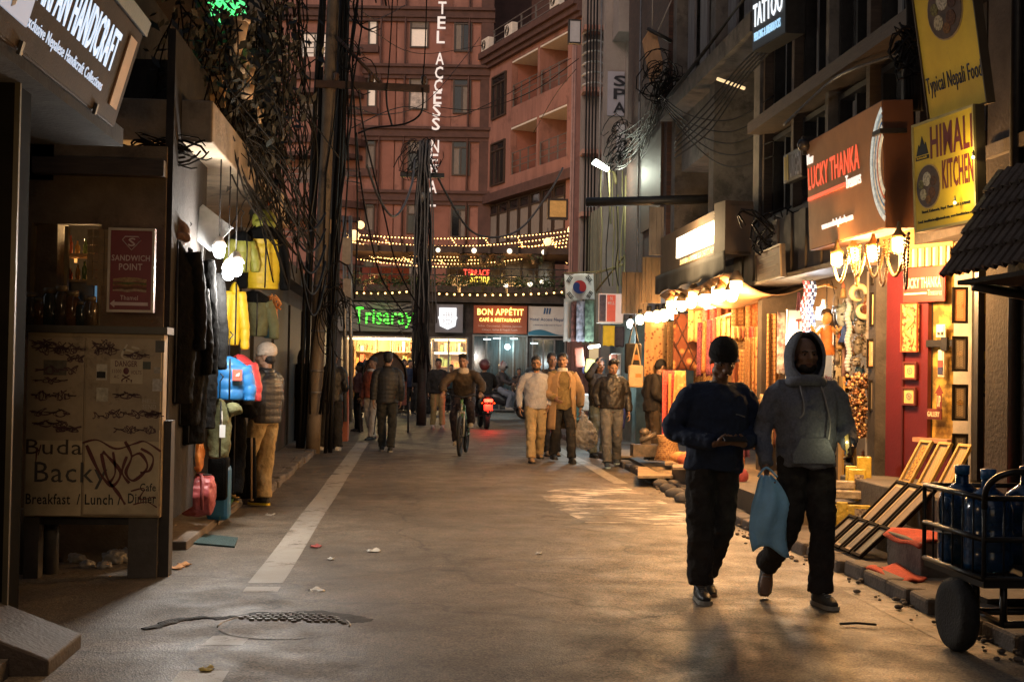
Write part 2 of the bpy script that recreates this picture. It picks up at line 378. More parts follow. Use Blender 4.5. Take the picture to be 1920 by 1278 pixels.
    # ---- top: sweater, jacket, coat
    if top:
        k=MB();e=.022 if topkind=='sweater' else .034
        low=p['pelvis']+Vector((0,0,toplen));up_=mid(p['chest'],p['neck'],.55)
        nq=12
        pts=chain([low,mid(low,p['waist'],.6),p['chest'],up_,mid(up_,p['neck'],.6),p['neck']+Vector((0,0,.01))],nq);ra=interp([.162*wide,.160*wide,.178*wide,.160*wide,.112,.064],nq);rb=interp([.122,.122+belly,.126+belly*.3,.108,.088,.072],nq)
        ra=[x+e for x in ra];rb=[x+e for x in rb]
        if quilt:
            L=0;acc=[0]
            for i in range(1,len(pts)):L+=(pts[i]-pts[i-1]).length;acc.append(L)
            qf=[abs(math.sin(math.pi*a/.075))**.5*.007-.004 for a in acc];ra=[x+q for x,q in zip(ra,qf)];rb=[x+q for x,q in zip(rb,qf)]
        k.tube(pts,ra,22,side=sx,r2=rb)
        if topkind=='sweater':k.tube([low+Vector((0,0,.0)),low+Vector((0,0,.05))],[.166*wide+e*.7]*2,20,side=sx,r2=[.128+e*.7]*2)
        k.tube([p['shl'],p['chest']+Vector((0,0,.115)),p['shr']],[.052+e*.4,.08+e*.4,.052+e*.4],12)
        for sd,q in ((-1,'l'),(1,'r')):
            sh,el,wr=p['sh'+q],p['el'+q],p['wr'+q];dw=(wr-el).normalized();nn=14
            pts=chain([sh+Vector((-sd*.045,0,-.018)),sh+(el-sh)*.16+Vector((0,0,-.008)),mid(sh,el,.55),el,wr-dw*.01],nn);rr=[x+e*.62 for x in interp([.054,.058,.057,.05,.038],nn)]
            if quilt:
                L=0;acc=[0]
                for i in range(1,len(pts)):L+=(pts[i]-pts[i-1]).length;acc.append(L)
                rr=[x+abs(math.sin(math.pi*a/.075))**.5*.008-.004 for x,a in zip(rr,acc)]
            k.tube(pts,rr,16)
            if topkind=='sweater':k.tube([wr-dw*.055,wr-dw*.0],[.042,.04],14)
        T(k);tp=k.build('jacket' if topkind!='sweater' else 'sweater',top,root,mods=(remesh(.008 if quilt else max(.010,res),1 if quilt else 4,.0 if quilt else .040,.12),*([remesh2] if res<.009 and not quilt else [])))
        if collar:
            k=MB();n0=p['neck'];k.tube([n0+Vector((0,.005,-.03)),n0+Vector((0,.0,.015)),n0+Vector((0,.004,.055))],[.105,.085,.078],18,caps=False,r2=[.095,.082,.076],side=X3);T(k);k.build('collar',collar,root,mods=(solid(.012),))
        if hem:
            k=MB();k.tube([low+Vector((0,0,-.035)),low+Vector((0,0,.02))],[.172*wide+e]*2,20,side=sx,r2=[.132+e]*2,caps=False);T(k);k.build('hem',hem,root,mods=(solid(.01),))
    if coat:
        k=MB();pts=chain([p['pelvis']+Vector((0,.01,-.40)),p['pelvis'],p['waist'],p['chest'],mid(p['chest'],p['neck'],.6),p['neck']],6);ra=interp([.235,.222,.205,.222,.20,.10],6);rb=interp([.19,.17,.165,.165,.14,.10],6)
        def fn(u,v):
            i=min(int(v*(len(pts)-1)),len(pts)-2);t=v*(len(pts)-1)-i;c=lerp(pts[i],pts[i+1],t);a=lerp(ra[i],ra[i+1],t);bb=lerp(rb[i],rb[i+1],t)
            op=R(lerp(38,20,v));th=-math.pi/2+op+(2*math.pi-2*op)*u;f=1+.03*math.sin(u*37+v*4)*(1-v)
            return c+Vector((a*f*math.cos(th),bb*f*math.sin(th),0))
        k.sheet(fn,40,24)
        T(k);ct=k.build('coat',coat,root,mods=(solid(.018),))
        k=MB()
        for sd,q in ((-1,'l'),(1,'r')):
            sh,el,wr=p['sh'+q],p['el'+q],p['wr'+q]
            k=MB();k.tube(chain([sh+Vector((-sd*.04,0,.01)),mid(sh,el,.5),el,wr-(wr-el).normalized()*.02],6),interp([.098,.088,.078,.062],6),14);T(k);k.build('coat_sleeve',coat,root,mods=(remesh(.012,4,.02,.1),))
            k=MB();c=p['chest'];n0=p['neck']
            k.prism([n0+Vector((sd*.075,-.06,.0)),n0+Vector((sd*.135,-.115,-.12)),c+Vector((sd*.12,-.168,-.06)),c+Vector((sd*.075,-.178,-.10)),c+Vector((sd*.08,-.17,.02))],Vector((0,-.014,0)));T(k);k.build('lapel',coat,root,bev=.004)
    if hood:
        k=MB();n0=p['neck']
        if hoodup:
            def fn(u,v):
                op=R(10+44*min(1,v/.30) if v<.55 else lerp(54,40,(v-.55)/.45));th=-math.pi/2+op+(2*math.pi-2*op)*u
                zz=lerp(1.445,1.785,v);w=(lerp(.104,.122,min(1,v/.4)) if v<.5 else .122*math.sqrt(max(0,1-((v-.5)/.52)**2))+.002);dd=w*1.16
                return H(w*math.cos(th),.012+dd*math.sin(th)-.012*v,zz)
            k.sheet(fn,34,26);k.tube([H(.108*math.cos(a),.012+.112*math.sin(a),1.445-.02*math.sin(a)) for a in [i*math.pi/10 for i in range(21)]],.030,8);T(k);k.build('hood',hood,root,mods=(solid(.022),lambda o:setattr(o.modifiers.new('s','SUBSURF'),'render_levels',1)))
        else:
            k.tube([n0+Vector((-.09,-.03,-.01)),n0+Vector((-.085,.07,.01)),n0+Vector((0,.115,-.01)),n0+Vector((.085,.07,.01)),n0+Vector((.09,-.03,-.01))],[.03,.045,.055,.045,.03],10);k.ell(n0+Vector((0,.10,-.06)),(.10,.06,.09));T(k);k.build('hood',hood,root,mods=(remesh(.012,4,.02,.08),))
    if scarf:
        k=MB();n0=p['neck'];k.tube([n0+Vector((.10*math.cos(a),.095*math.sin(a),.01+.012*math.sin(3*a))) for a in [i*math.pi/8 for i in range(17)]],.034,10);T(k);k.build('scarf',scarf,root,mods=(remesh(.01,2,.02,.05),))
    return root,(lambda x,y,z:M@Vector((x,y,z))),p,(lambda x,y,z:M@H(x,y,z))
# ------------------------------------------------------------------ materials of the place
ASPH=None
def road_material():
    m=bpy.data.materials.new('asphalt');m.use_nodes=True;n=m.node_tree.nodes;L=m.node_tree.links;b=n['Principled BSDF']
    tc=n.new('ShaderNodeTexCoord')
    def noi(sc,det=6,ro=.65):
        k=n.new('ShaderNodeTexNoise');k.inputs['Scale'].default_value=sc;k.inputs['Detail'].default_value=det;k.inputs['Roughness'].default_value=ro;L.new(tc.outputs['Object'],k.inputs[0]);return k.outputs[0]
    def ramp(i,a,c,pa,pc):
        k=n.new('ShaderNodeValToRGB');k.color_ramp.elements[0].position=pa;k.color_ramp.elements[1].position=pc;k.color_ramp.elements[0].color=(*a,1);k.color_ramp.elements[1].color=(*c,1);L.new(i,k.inputs[0]);return k.outputs[0]
    def mul(a,c,f=1.0):
        k=n.new('ShaderNodeMix');k.data_type='RGBA';k.blend_type='MULTIPLY';k.inputs[0].default_value=f;L.new(a,k.inputs[6]);L.new(c,k.inputs[7]);return k.outputs[2]
    big=ramp(noi(.55,5),(.088,.074,.058),(.168,.141,.110),.35,.68)
    mid_=ramp(noi(3.2,8,.75),(.62,.6,.58),(1.15,1.13,1.1),.32,.68)
    vo=n.new('ShaderNodeTexVoronoi');vo.inputs['Scale'].default_value=95;L.new(tc.outputs['Object'],vo.inputs[0])
    agg=ramp(vo.outputs['Color'],(.35,.35,.35),(1.75,1.7,1.6),.15,.9)
    stain=ramp(noi(1.3,8,.8),(.35,.33,.32),(1,1,1),.33,.43)
    wv=n.new('ShaderNodeTexNoise');wv.inputs['Scale'].default_value=1.6;wv.inputs['Detail'].default_value=6;L.new(tc.outputs['Object'],wv.inputs[0])
    ad=n.new('ShaderNodeMix');ad.data_type='RGBA';ad.inputs[0].default_value=.45;L.new(tc.outputs['Object'],ad.inputs[6]);L.new(wv.outputs[1],ad.inputs[7])
    ck=n.new('ShaderNodeTexVoronoi');ck.feature='DISTANCE_TO_EDGE';ck.inputs['Scale'].default_value=.9;L.new(ad.outputs[2],ck.inputs[0]);crack=ramp(ck.outputs['Distance'],(.30,.29,.28),(1,1,1),.002,.014)
    c=mul(mul(mul(mul(big,mid_),agg,.85),stain,.8),crack,.75);L.new(c,b.inputs['Base Color'])
    ro=ramp(noi(2.1,6),(.48,)*3,(.75,)*3,.35,.65);L.new(ro,b.inputs['Roughness'])
    bp=n.new('ShaderNodeBump');bp.inputs['Strength'].default_value=.55;bp.inputs['Distance'].default_value=.004;L.new(vo.outputs['Distance'],bp.inputs['Height']);L.new(bp.outputs[0],b.inputs['Normal'])
    return m
def worn_paint(name,c,cover,sx=(1,1,1),sc=6):
    """old road paint: paint and bare asphalt mixed by a worn pattern"""
    m=road_material();m.name=name;n=m.node_tree.nodes;L=m.node_tree.links;b=n['Principled BSDF']
    src=b.inputs['Base Color'].links[0].from_socket
    tc=n.new('ShaderNodeTexCoord');mp=n.new('ShaderNodeMapping');mp.inputs['Scale'].default_value=sx;L.new(tc.outputs['Object'],mp.inputs[0])
    k=n.new('ShaderNodeTexNoise');k.inputs['Scale'].default_value=sc;k.inputs['Detail'].default_value=8;k.inputs['Roughness'].default_value=.75;L.new(mp.outputs[0],k.inputs[0])
    k2=n.new('ShaderNodeTexNoise');k2.inputs['Scale'].default_value=1.3;k2.inputs['Detail'].default_value=4;L.new(tc.outputs['Object'],k2.inputs[0])
    mm=n.new('ShaderNodeMath');mm.operation='MULTIPLY_ADD';mm.inputs[1].default_value=.55;L.new(k2.outputs[0],mm.inputs[0]);L.new(k.outputs[0],mm.inputs[2])
    ms=n.new('ShaderNodeMath');ms.operation='SUBTRACT';ms.inputs[1].default_value=.275;L.new(mm.outputs[0],ms.inputs[0])
    r=n.new('ShaderNodeValToRGB');r.color_ramp.elements[0].position=cover;r.color_ramp.elements[1].position=cover+.10;L.new(ms.outputs[0],r.inputs[0])
    mx=n.new('ShaderNodeMix');mx.data_type='RGBA';L.new(r.outputs[0],mx.inputs[0]);L.new(src,mx.inputs[6]);mx.inputs[7].default_value=(*c,1);L.new(mx.outputs[2],b.inputs['Base Color']);return m
CONC=mat('grey_concrete',(.11,.097,.085),.85,.35,3,.4,40,dirt=((.05,.045,.04),2.2,.52))
DARKW=mat('dark_plaster',(.055,.048,.044),.9,.4,2.2,.4,30,spec=.2,dirt=((.03,.027,.025),1.7,.55))
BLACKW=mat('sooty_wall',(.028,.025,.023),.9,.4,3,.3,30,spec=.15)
STEEL=mat('dark_steel',(.025,.024,.024),.45,.3,14,.1,60,metal=.4)
GREYM=mat('grey_metal',(.22,.21,.20),.4,.25,10,metal=.6)
WOODD=mat('dark_wood',(.05,.032,.02),.6,.4,5,.3,30,stretch=(1,1,8))
WOODL=mat('pale_wood',(.34,.22,.12),.55,.3,5,.25,30,stretch=(1,1,8))
CABLE=mat('black_cable',(.006,.0055,.0055),.6,.3,20,spec=.2)
CABLEG=mat('grey_cable',(.075,.07,.065),.5,.3,20)
WHITEP=mat('white_paint',(.66,.63,.58),.55,.12,8)
PINK=mat('pink_plaster',(.27,.135,.11),.85,.28,1.6,.5,55,stretch=(1,1,.22),dirt=((.17,.085,.07),.9,.55))
PINKD=mat('maroon_trim',(.085,.045,.04),.8,.25,3,.2,40)
GLASSD=mat('dark_window_glass',(.012,.013,.016),.08,.3,2,spec=.6)
CURT=mat('grey_curtain',(.20,.18,.165),.9,.35,9,stretch=(6,6,.5))
BLIND=mat('pale_blind',(.75,.68,.60),.8,.08,12,em=(1,.84,.70),es=.20)
FRAMEW=mat('window_frame_brown',(.04,.028,.022),.5,.2,10)
# ------------------------------------------------------------------ ground
RM=road_material()
def g_sheet(x0,x1,y0,y1,z,nx=1,ny=1):
    m=MB();m.sheet(lambda u,v:(lerp(x0,x1,u),lerp(y0,y1,v),z),nx,ny,sm=False);return m
tag(g_sheet(-60,60,-40,200,-.03).build('ground',DARKW,keep=True),'dark bare ground under the street',None,kind='structure')
m=MB();m.sheet(lambda u,v:(lerp(-3.6,3.62+.10*math.sin(v*60),u),lerp(-6,62,v),.03*math.sin(math.pi*u)-.004+.006*math.sin(v*90+u*5)),24,480)
m.build('road',RM,keep=True,kind='structure')
def zroad(x,y):
    u=(x+3.6)/7.22;v=(y+6)/68;return .03*math.sin(math.pi*min(1,max(0,u)))-.004+.006*math.sin(v*90+u*5)
def paint(name,ring,m_,z=.002,cat=None):
    k=MB()
    # a ribbon given as (x0, x1, y) rows
    for i in range(len(ring)-1):
        a0,a1,ya=ring[i];b0,b1,yb=ring[i+1];n=max(1,int(abs(yb-ya)/.4))
        for j in range(n):
            t0,t1=j/n,(j+1)/n;y0,y1=lerp(ya,yb,t0),lerp(ya,yb,t1);xa0,xa1=lerp(a0,b0,t0),lerp(a1,b1,t0);xb0,xb1=lerp(a0,b0,t1),lerp(a1,b1,t1);q=4
            for s_ in range(q):
                f=lambda A,B,t,y:(lerp(A,B,t),y,zroad(lerp(A,B,t),y)+z)
                k.quad(f(xa0,xa1,s_/q,y0),f(xa0,xa1,(s_+1)/q,y0),f(xb0,xb1,(s_+1)/q,y1),f(xb0,xb1,s_/q,y1))
    o=k.build(name,m_,keep=True,kind='structure');return o
PL=worn_paint('lane_paint',(.30,.275,.235),.36,(1,1,1),9)
PL2=worn_paint('edge_paint',(.24,.21,.17),.45,(1,1,1),4)
PW=worn_paint('scuffed_white_paint',(.75,.66,.54),.53,(.7,3.4,1),3.0)
paint('lane_marking',[(-1.10,-.86,8.95),(-1.09,-.86,12),(-1.08,-.84,18),(-1.07,-.83,25.5)],PL)
paint('lane_marking',[(-1.09,-.86,8.60),(-1.09,-.86,8.80)],PL)
paint('lane_marking',[(-1.10,-.88,6.98),(-1.07,-.86,7.22)],PL)
paint('lane_marking',[(-1.12,-.88,5.2),(-1.11,-.87,6.42)],PL)
paint('road_edge_marking',[(3.06,3.30,5),(3.08,3.30,9),(3.06,3.28,11.2)],PL2)
paint('road_edge_marking',[(2.75,2.95,17.2),(2.72,2.9,30)],PL)
paint('scuffed_road_marking',[(1.75,3.0,12.6),(1.6,3.02,14),(1.55,2.9,15.5),(2.3,2.8,17.0)],PW)
# dark tar repairs and the manhole
TAR=mat('fresh_tar',(.012,.011,.010),.75,.5,14,.8,60)
mc=G(533,1182)
def blob(name,pts,seed,label,h=.015,matl=TAR,cat='road patch'):
    k=MB();r_=random.Random(seed)
    for i in range(len(pts)-1):
        a=Vector(pts[i][:2]+(0,));b=Vector(pts[i+1][:2]+(0,));w0,w1=pts[i][2],pts[i+1][2];n=max(2,int((b-a).length/.05))
        d=(b-a).normalized();s_=Vector((-d.y,d.x,0))
        for j in range(n):
            t=j/n;c=a.lerp(b,t);w=lerp(w0,w1,t)*r_.uniform(.7,1.9);c=c+s_*r_.uniform(-.02,.02)
            k.ell((c.x,c.y,zroad(c.x,c.y)),(w*1.1,w*1.1,h*r_.uniform(.5,1.2)),7,4,rotm('Z',r_.uniform(0,3)))
    o=k.build(name,matl,mods=(remesh(.022,3,.012,.05),));return tag(o,label,cat,kind='stuff')
mx_,my_=mc.x,mc.y
blob('tar_patch',[(mx_-.76,my_-.06,.05),(mx_-.62,my_+.20,.035),(mx_-.35,my_+.24,.03),(mx_,my_+.36,.06),(mx_+.25,my_+.33,.08),(mx_+.44,my_+.14,.07)],3,'rough black tar ridge curling round the far side of the manhole')
blob('tar_patch',[(mx_+.44,my_+.05,.03),(mx_+.50,my_-.15,.025),(mx_+.60,my_-.30,.03)],5,'thin tar crack running away from the manhole towards the camera',.006)
blob('tar_patch',[(mx_-.35,my_-.22,.05),(mx_-.22,my_-.34,.06),(mx_-.2,my_-.42,.03)],6,'small tar smear over the broken lane marking',.006)
g2=G(690,965)
blob('tar_patch',[(g2.x-.75,g2.y+.2,.05),(g2.x-.3,g2.y+.1,.16),(g2.x,g2.y-.2,.14),(g2.x+.1,g2.y+.35,.22),(g2.x+.45,g2.y+.1,.12)],8,'dark oily stain across the lane line by the clothes shop',.005,mat('oil_stain',(.030,.027,.025),.6,.4,8))
g2=G(775,871)
blob('tar_patch',[(g2.x-.45,g2.y,.08),(g2.x,g2.y+.1,.25),(g2.x+.45,g2.y,.1)],9,'dark round patch in the road behind the bicycle',.005,mat('oil_stain',(.03,.027,.025)))
g2=G(1105,912)
blob('tar_patch',[(g2.x-.5,g2.y,.06),(g2.x-.1,g2.y+.15,.12),(g2.x+.12,g2.y,.22),(g2.x+.3,g2.y+.1,.08)],10,'dark pothole stain beside the scuffed white paint',.005,mat('oil_stain',(.03,.027,.025)))
# manhole: cast cover with raised studs, mostly under the new tar
mh=thing('manhole_cover','round cast iron manhole cover half buried in asphalt','manhole',(mx_,my_,0))
IRON=mat('cast_iron',(.14,.13,.12),.4,.35,30,.2,60,metal=.7)
k=MB();k.lathe([(0,.026),(.36,.030),(.375,.031)],(mx_,my_,0),40,sm=False);k.build('cover',RM,mh)
k=MB();k.tube([(mx_+.375*math.cos(a),my_+.375*math.sin(a),.032) for a in [R(-5+i*8) for i in range(25)]],.006,6);k.build('rim',mat('cast_iron',(.14,.13,.12),.4,.35,30,.2,60,metal=.7),mh)
k=MB();rs=random.Random(4)
for i in range(-9,10):
    for j in range(-8,9):
        x,y=i*.045+(j%2)*.022,j*.048
        if x*x+y*y<.35**2 and y>.10-.22*x+rs.uniform(-.03,.03):k.box((mx_+x,my_+y,.036),(.03,.018,.016),rotm('Z',rs.uniform(-.2,.2)))
k.build('stud',IRON,mh,kind='stuff')
# pavements and kerbs
PAVE=mat('dusty_paving',(.12,.10,.085),.85,.35,3.5,.5,40,dirt=((.05,.043,.038),2.5,.53))
k=MB();k.bx(-4.2,-1.78,12.2,13.9,-.02,.07);k.bx(-4.2,-1.72,14.0,36,-.02,.10);k.build('pavement',PAVE,keep=True,kind='structure',bev=.015)
k=MB();k.sheet(lambda u,v:(lerp(3.50+.05*math.sin(v*23)+.03*math.sin(v*71),6.5,u),lerp(4,40,v),.075+.03*math.sin(v*47+u*9)*u),6,110);k.build('pavement',PAVE,keep=True,kind='structure')
kr=random.Random(11);kerb=thing('kerb','worn kerb of uneven stones along the shops with red steps','kerb');kerb['kind']='structure'
del kerb['category']
y=6.4;kb=None
while y<30:
    L_=kr.uniform(.32,.62);x=3.42+.05*math.sin((y-4)/36*23)+kr.uniform(-.02,.02)
    k=MB();k.box((x,y+L_/2,.035+kr.uniform(-.012,.012)),(.17,L_-.02,.13),rotm('Z',kr.uniform(-.05,.05))@rotm('Y',kr.uniform(-.08,.08)))
    k.build('stone',PAVE,kerb,bev=.025);y+=L_
kr=random.Random(12);kerb=thing('kerb','broken kerb of stones beside the clothes shop',None);kerb['kind']='structure'
y=14.0
while y<34:
    L_=kr.uniform(.4,.7);k=MB();k.box((-1.70+kr.uniform(-.02,.02),y+L_/2,.04+kr.uniform(-.012,.012)),(.15,L_-.02,.13),rotm('Z',kr.uniform(-.05,.05)));k.build('stone',PAVE,kerb,bev=.025);y+=L_
# rubble along the right edge, litter on the road
k=MB();rs=random.Random(21)
for i in range(170):
    y=rs.uniform(6.5,17);x=3.26+.05*math.sin((y-4)/36*23)+rs.gauss(0,.09);q=rs.uniform(.006,.026)
    k.ell((x,y,.01+q*.3),(q*1.3,q,q*.7),6,4,rotm('Z',rs.uniform(0,3)))
tag(k.build('rubble',PAVE),'grit and broken stone along the foot of the kerb','rubble',kind='stuff')
LIT=[(700,1034,.07,'white crumpled paper scrap lying mid road'),(592,1026,.06,'red foil sweet wrapper on the lane line'),(594,1109,.07,'pale folded leaflet scrap near the manhole'),(620,1050,.03,'tiny pale scrap past the end of the lane line'),(1010,1040,.03,'small flat pale chip in the wide empty road'),(506,967,.06,'white cup lid beside the yellow soled shoe'),(386,1258,.04,'dry yellow leaf at the very front of the road'),(330,1066,.07,'orange peel by the black post'),(345,1060,.06,'second curl of orange peel away from the post'),(1608,1172,.07,'thin dark stick in front of the walking men')]
for i,(px,py,q,lb) in enumerate(LIT):
    g=G(px,py,.015);k=MB();rs=random.Random(i)
    k.sheet(lambda u,v:g+Vector(((u-.5)*q*1.4+.01*math.sin(v*9),(v-.5)*q*2.2,.012*math.sin(u*7+i)*math.sin(v*5)+.014)),6,6)
    cc=(.45,.42,.36);
    if 'red' in lb:cc=(.25,.04,.03)
    if 'orange' in lb:cc=(.5,.22,.06)
    if 'yellow leaf' in lb:cc=(.4,.32,.08)
    if 'stick' in lb:
        k=MB();k.tube([g+Vector((-.11,0,.01)),g+Vector((0,.01,.014)),g+Vector((.11,-.02,.01))],.008,6);cc=(.03,.025,.02)
    tag(k.build('litter' if 'stick' not in lb else 'stick',mat('litter%d'%i,cc,.7,.2,30),mods=() if 'stick' in lb else (solid(.002),)),lb,'litter' if 'stick' not in lb else 'stick','litter dropped on the road')
# ------------------------------------------------------------------ the hotel at the end
e1=Vector((math.cos(YAW),-math.sin(YAW),0))
HO=P(905,690,60);HO.z=0;HF=frame(HO,e1)
hu=lambda px:(px-905)/40.0
hz=lambda py,px=905:1.53+(692-py+(px-905)*.0175)/40.0
hotel=thing('hotel','tall pink hotel with maroon bands closing the street','building',HO)
k=MB();k.panel(HF,-16,0,0,24,-12,0);k.build('wall',PINK,hotel)
k=MB();k.panel(HF,-1,9,3,24,-12.1,-5);k.build('rear_wall',PINKD,hotel)
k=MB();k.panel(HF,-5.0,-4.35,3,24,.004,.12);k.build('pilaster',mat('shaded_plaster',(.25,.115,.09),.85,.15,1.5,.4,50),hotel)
k=MB();k.panel(HF,-4.3,-.35,3,24,.004,.10);k.build('bay',PINK,hotel)
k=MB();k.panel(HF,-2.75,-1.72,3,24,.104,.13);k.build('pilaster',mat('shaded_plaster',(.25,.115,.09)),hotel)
k=MB();k.panel(HF,-.34,.25,0,24,.004,.22);k.build('corner_pier',PINKD,hotel)
for py in (-95,22,130,247,367):
    z=hz(py);k=MB()
    k.panel(HF,-16,.3,z-.34,z+.0,.0,.34);k.panel(HF,-16,.3,z+.0,z+.13,.0,.46);k.panel(HF,-16,.3,z-.52,z-.34,.0,.24);k.build('cornice',PINKD,hotel)
def window(par,fr,u0,u1,v0,v1,base=.0,fm=None,panes=1,transom=None,glass=None,curtain=None,lower=None,t=.07,dep=.09):
    k=MB();k.panel(fr,u0,u1,v0,v0+t,base,base+dep);k.panel(fr,u0,u1,v1-t,v1,base,base+dep);k.panel(fr,u0,u0+t,v0+t,v1-t,base,base+dep);k.panel(fr,u1-t,u1,v0+t,v1-t,base,base+dep)
    tz=None
    if transom:tz=lerp(v0,v1,transom);k.panel(fr,u0+t,u1-t,tz-t/2,tz+t/2,base,base+dep-.004)
    w=(u1-u0-2*t)/panes
    for i in range(1,panes):k.panel(fr,u0+t+w*i-t*.4,u0+t+w*i+t*.4,v0+t,(tz or v1-t)-t/2,base,base+dep-.008)
    o=k.build('window',fm or FRAMEW,par)
    for i in range(panes):
        k=MB();k.panel(fr,u0+t+w*i+.005,u0+t+w*(i+1)-.005,v0+t,(tz or v1-t),base+.012,base+.03);k.build('pane',(lower or glass or GLASSD),o)
    if tz:k=MB();k.panel(fr,u0+t+.005,u1-t-.005,tz,v1-t,base+.012,base+.03);k.build('pane',glass or GLASSD,o)
    if curtain:k=MB();k.panel(fr,lerp(u0,u1,curtain[0]),lerp(u0,u1,curtain[1]),v0+t,(tz or v1-t)-.02,base+.031,base+.04);k.build('curtain',CURT,o)
    return o
for fi in range(5):
    dz=-fi*2.92
    zt=hz(25)+dz;zb=hz(92)+dz
    lo=BLIND if fi==0 else (mat('patterned_blind',(.42,.37,.34),.8,.6,5,em=(1,.85,.7),es=.05) if fi==1 else GLASSD)
    window(hotel,HF,hu(757),hu(792),zb,zt,.104,transom=.55,glass=CURT,lower=lo)
    window(hotel,HF,hu(840),hu(874),hz(98)+dz,hz(32)+dz,.104,panes=2,transom=.80,curtain=(.12,.4) if fi%2==0 else (.55,.85))
    window(hotel,HF,hu(678),hu(696),hz(88)+dz,hz(24)+dz,.01,transom=.72,lower=BLIND if fi<2 else CURT,glass=BLIND if fi<2 else GLASSD)
    k=MB();k.panel(HF,hu(640),hu(698),hz(102)+dz,hz(88)+dz,.0,.22);k.build('sill',PINKD,hotel)
# curved corner balconies on the left of the block
for fi in range(4):
    z0=hz(152)-fi*2.92+.0;cx=-8.0;o_=HF[0];
    def arc(r,z,a0=-.1,a1=math.pi+.1,n=20):return [o_+HF[1]*(cx+r*1.25*math.cos(a0+(a1-a0)*i/n))+HF[3]*(r*.75*math.sin(a0+(a1-a0)*i/n))+Z3*z for i in range(n+1)]
    def curved(nm,r,za,zb,mt):
        k=MB();A,B=arc(r,za),arc(r,zb);n=len(A);k.add(A+B,[(i,i+1,n+i+1,n+i) for i in range(n-1)]+[tuple(range(n)),tuple(range(2*n-1,n-1,-1))],0,False);return k.build(nm,mt,hotel)
    curved('balcony_parapet',1.75,z0,z0+.72,PINK);curved('balcony_slab',1.86,z0-.32,z0-.004,PINKD);curved('balcony_band',1.62,z0-.72,z0-.324,PINK);curved('balcony_slab',1.74,z0-.92,z0-.724,PINKD)
    for rz in (.9,1.15,1.4):k=MB();k.tube(arc(1.7,z0+rz),.028,6);k.build('rail',GREYM,hotel)
    for i in (0,5,10,15,20):k=MB();p_=arc(1.7,z0)[i];k.tube([p_+Z3*.72,p_+Z3*1.42],.03,6);k.build('rail_post',GREYM,hotel)
    if fi<3:window(hotel,HF,hu(552),hu(604),z0+.1,z0+2.15,.02,panes=2,lower=BLIND if fi==0 else CURT)
# white letters stacked down the front
hs=thing('hotel_sign','white letters stacked down the hotel front reading hotel access','sign',HO)
prep_text([(c,True) for c in 'HOTELACSNP'])
LW=mat('sign_white_letters',(.75,.72,.70),.5,.05,4,em=(1,.95,.93),es=.42)
for c,py,px in (('H',-34,819),('O',-8,818),('T',20,818),('E',48,817),('L',75,816),('A',115,815),('C',142,814),('C',166,813),('E',189,812),('S',213,811),('S',238,810),('N',280,809),('E',306,808),('P',331,807),('A',356,806),('L',381,805)):
    k=MB();letters(k,c,HF,hu(px)-.19,hu(px)+.19,hz(py)-.29,hz(py)+.29,.50,True,d=.06);k.build('letter',LW,hs)
for u in (-5.05,-.9,-3.9):k=MB();k.tube([HO+e1*u+HF[3]*.25+Z3*4,HO+e1*u+HF[3]*.25+Z3*24],.05,6);k.build('drainpipe',PINKD,hotel)
# right wing with recessed balconies
WO=Vector((3.28,60,0));WF=frame(WO,(.314,-.949,0))
wing=thing('hotel_wing','pink hotel wing with recessed balconies and steel rails','building',WO)
BAYS=[(2.95,5.85),(6.05,8.9)];FL=[(13.25,15.35),(10.2,12.35)]
k=MB()
k.panel(WF,0,2.95,9.6,16.2,-.3,0);k.panel(WF,5.85,6.05,9.6,16.2,-1.6,0);k.panel(WF,8.9,10.4,3,16.2,-.3,0)
for a,b in BAYS:k.panel(WF,a,b,15.35,16.2,-1.6,0);k.panel(WF,a,b,12.35,13.25,-1.6,0);k.panel(WF,a,b,9.6,10.2,-1.6,0)
k.build('wall',PINK,wing)
k=MB();k.panel(WF,2.94,10.39,3,16.19,-4,-1.61);k.panel(WF,0,2.94,3,16.19,-4,-.31);k.build('back_wall',mat('recess_plaster',(.30,.13,.10),.85,.18,1.2,.5,55),wing)
for a,b in BAYS:
    for f0,f1 in FL:
        k=MB();k.panel(WF,a+.01,b-.01,f1-.09,f1-.01,-1.58,-.02);k.build('balcony_ceiling',WHITEP,wing)
        for i in range(4):k=MB();s_=a+.1+(b-a-.2)*i/3;k.panel(WF,s_-.025,s_+.025,f0,f0+1.02,-.09,-.04);k.build('rail_post',GREYM,wing)
        for h in (.35,.6,.98):k=MB();k.panel(WF,a+.02,b-.02,f0+h-.015,f0+h+.015,-.08,-.05);k.build('rail',GREYM,wing)
        window(wing,WF,a+.5,a+1.6,f0+.05,f0+1.95,-1.605,panes=1,curtain=(.2,.7))
k=MB();k.panel(WF,0,10.42,15.75,16.0,.0,.35);k.panel(WF,0,10.42,16.0,16.28,.0,.5);k.panel(WF,0,10.42,15.55,15.75,0,.2);k.build('cornice',PINKD,wing)
for z in (13.0,9.9):window(wing,WF,.7,2.4,z+.05,z+2.05,.0,panes=3,transom=.8)
for i in range(7):k=MB();s_=.6+i*1.6;k.panel(WF,s_-.03,s_+.03,16.2,17.3,-.1,-.04);k.build('rail_post',GREYM,wing)
for h in (.45,.75,1.05):k=MB();k.panel(WF,.4,10.3,16.25+h-.02,16.25+h+.02,-.09,-.05);k.build('rail',GREYM,wing)
k=MB();k.panel(WF,0,10.4,16.2,24,-4,-2.2);k.build('penthouse_wall',PINKD,wing)
for s_ in (2.6,7.4):k=MB();k.panel(WF,s_,s_+.28,16.3,19,-2.19,-2.12);k.build('lit_strip',mat('amber_lit_strip',(.6,.35,.12),.6,0,em=(1,.55,.18),es=.42),wing)
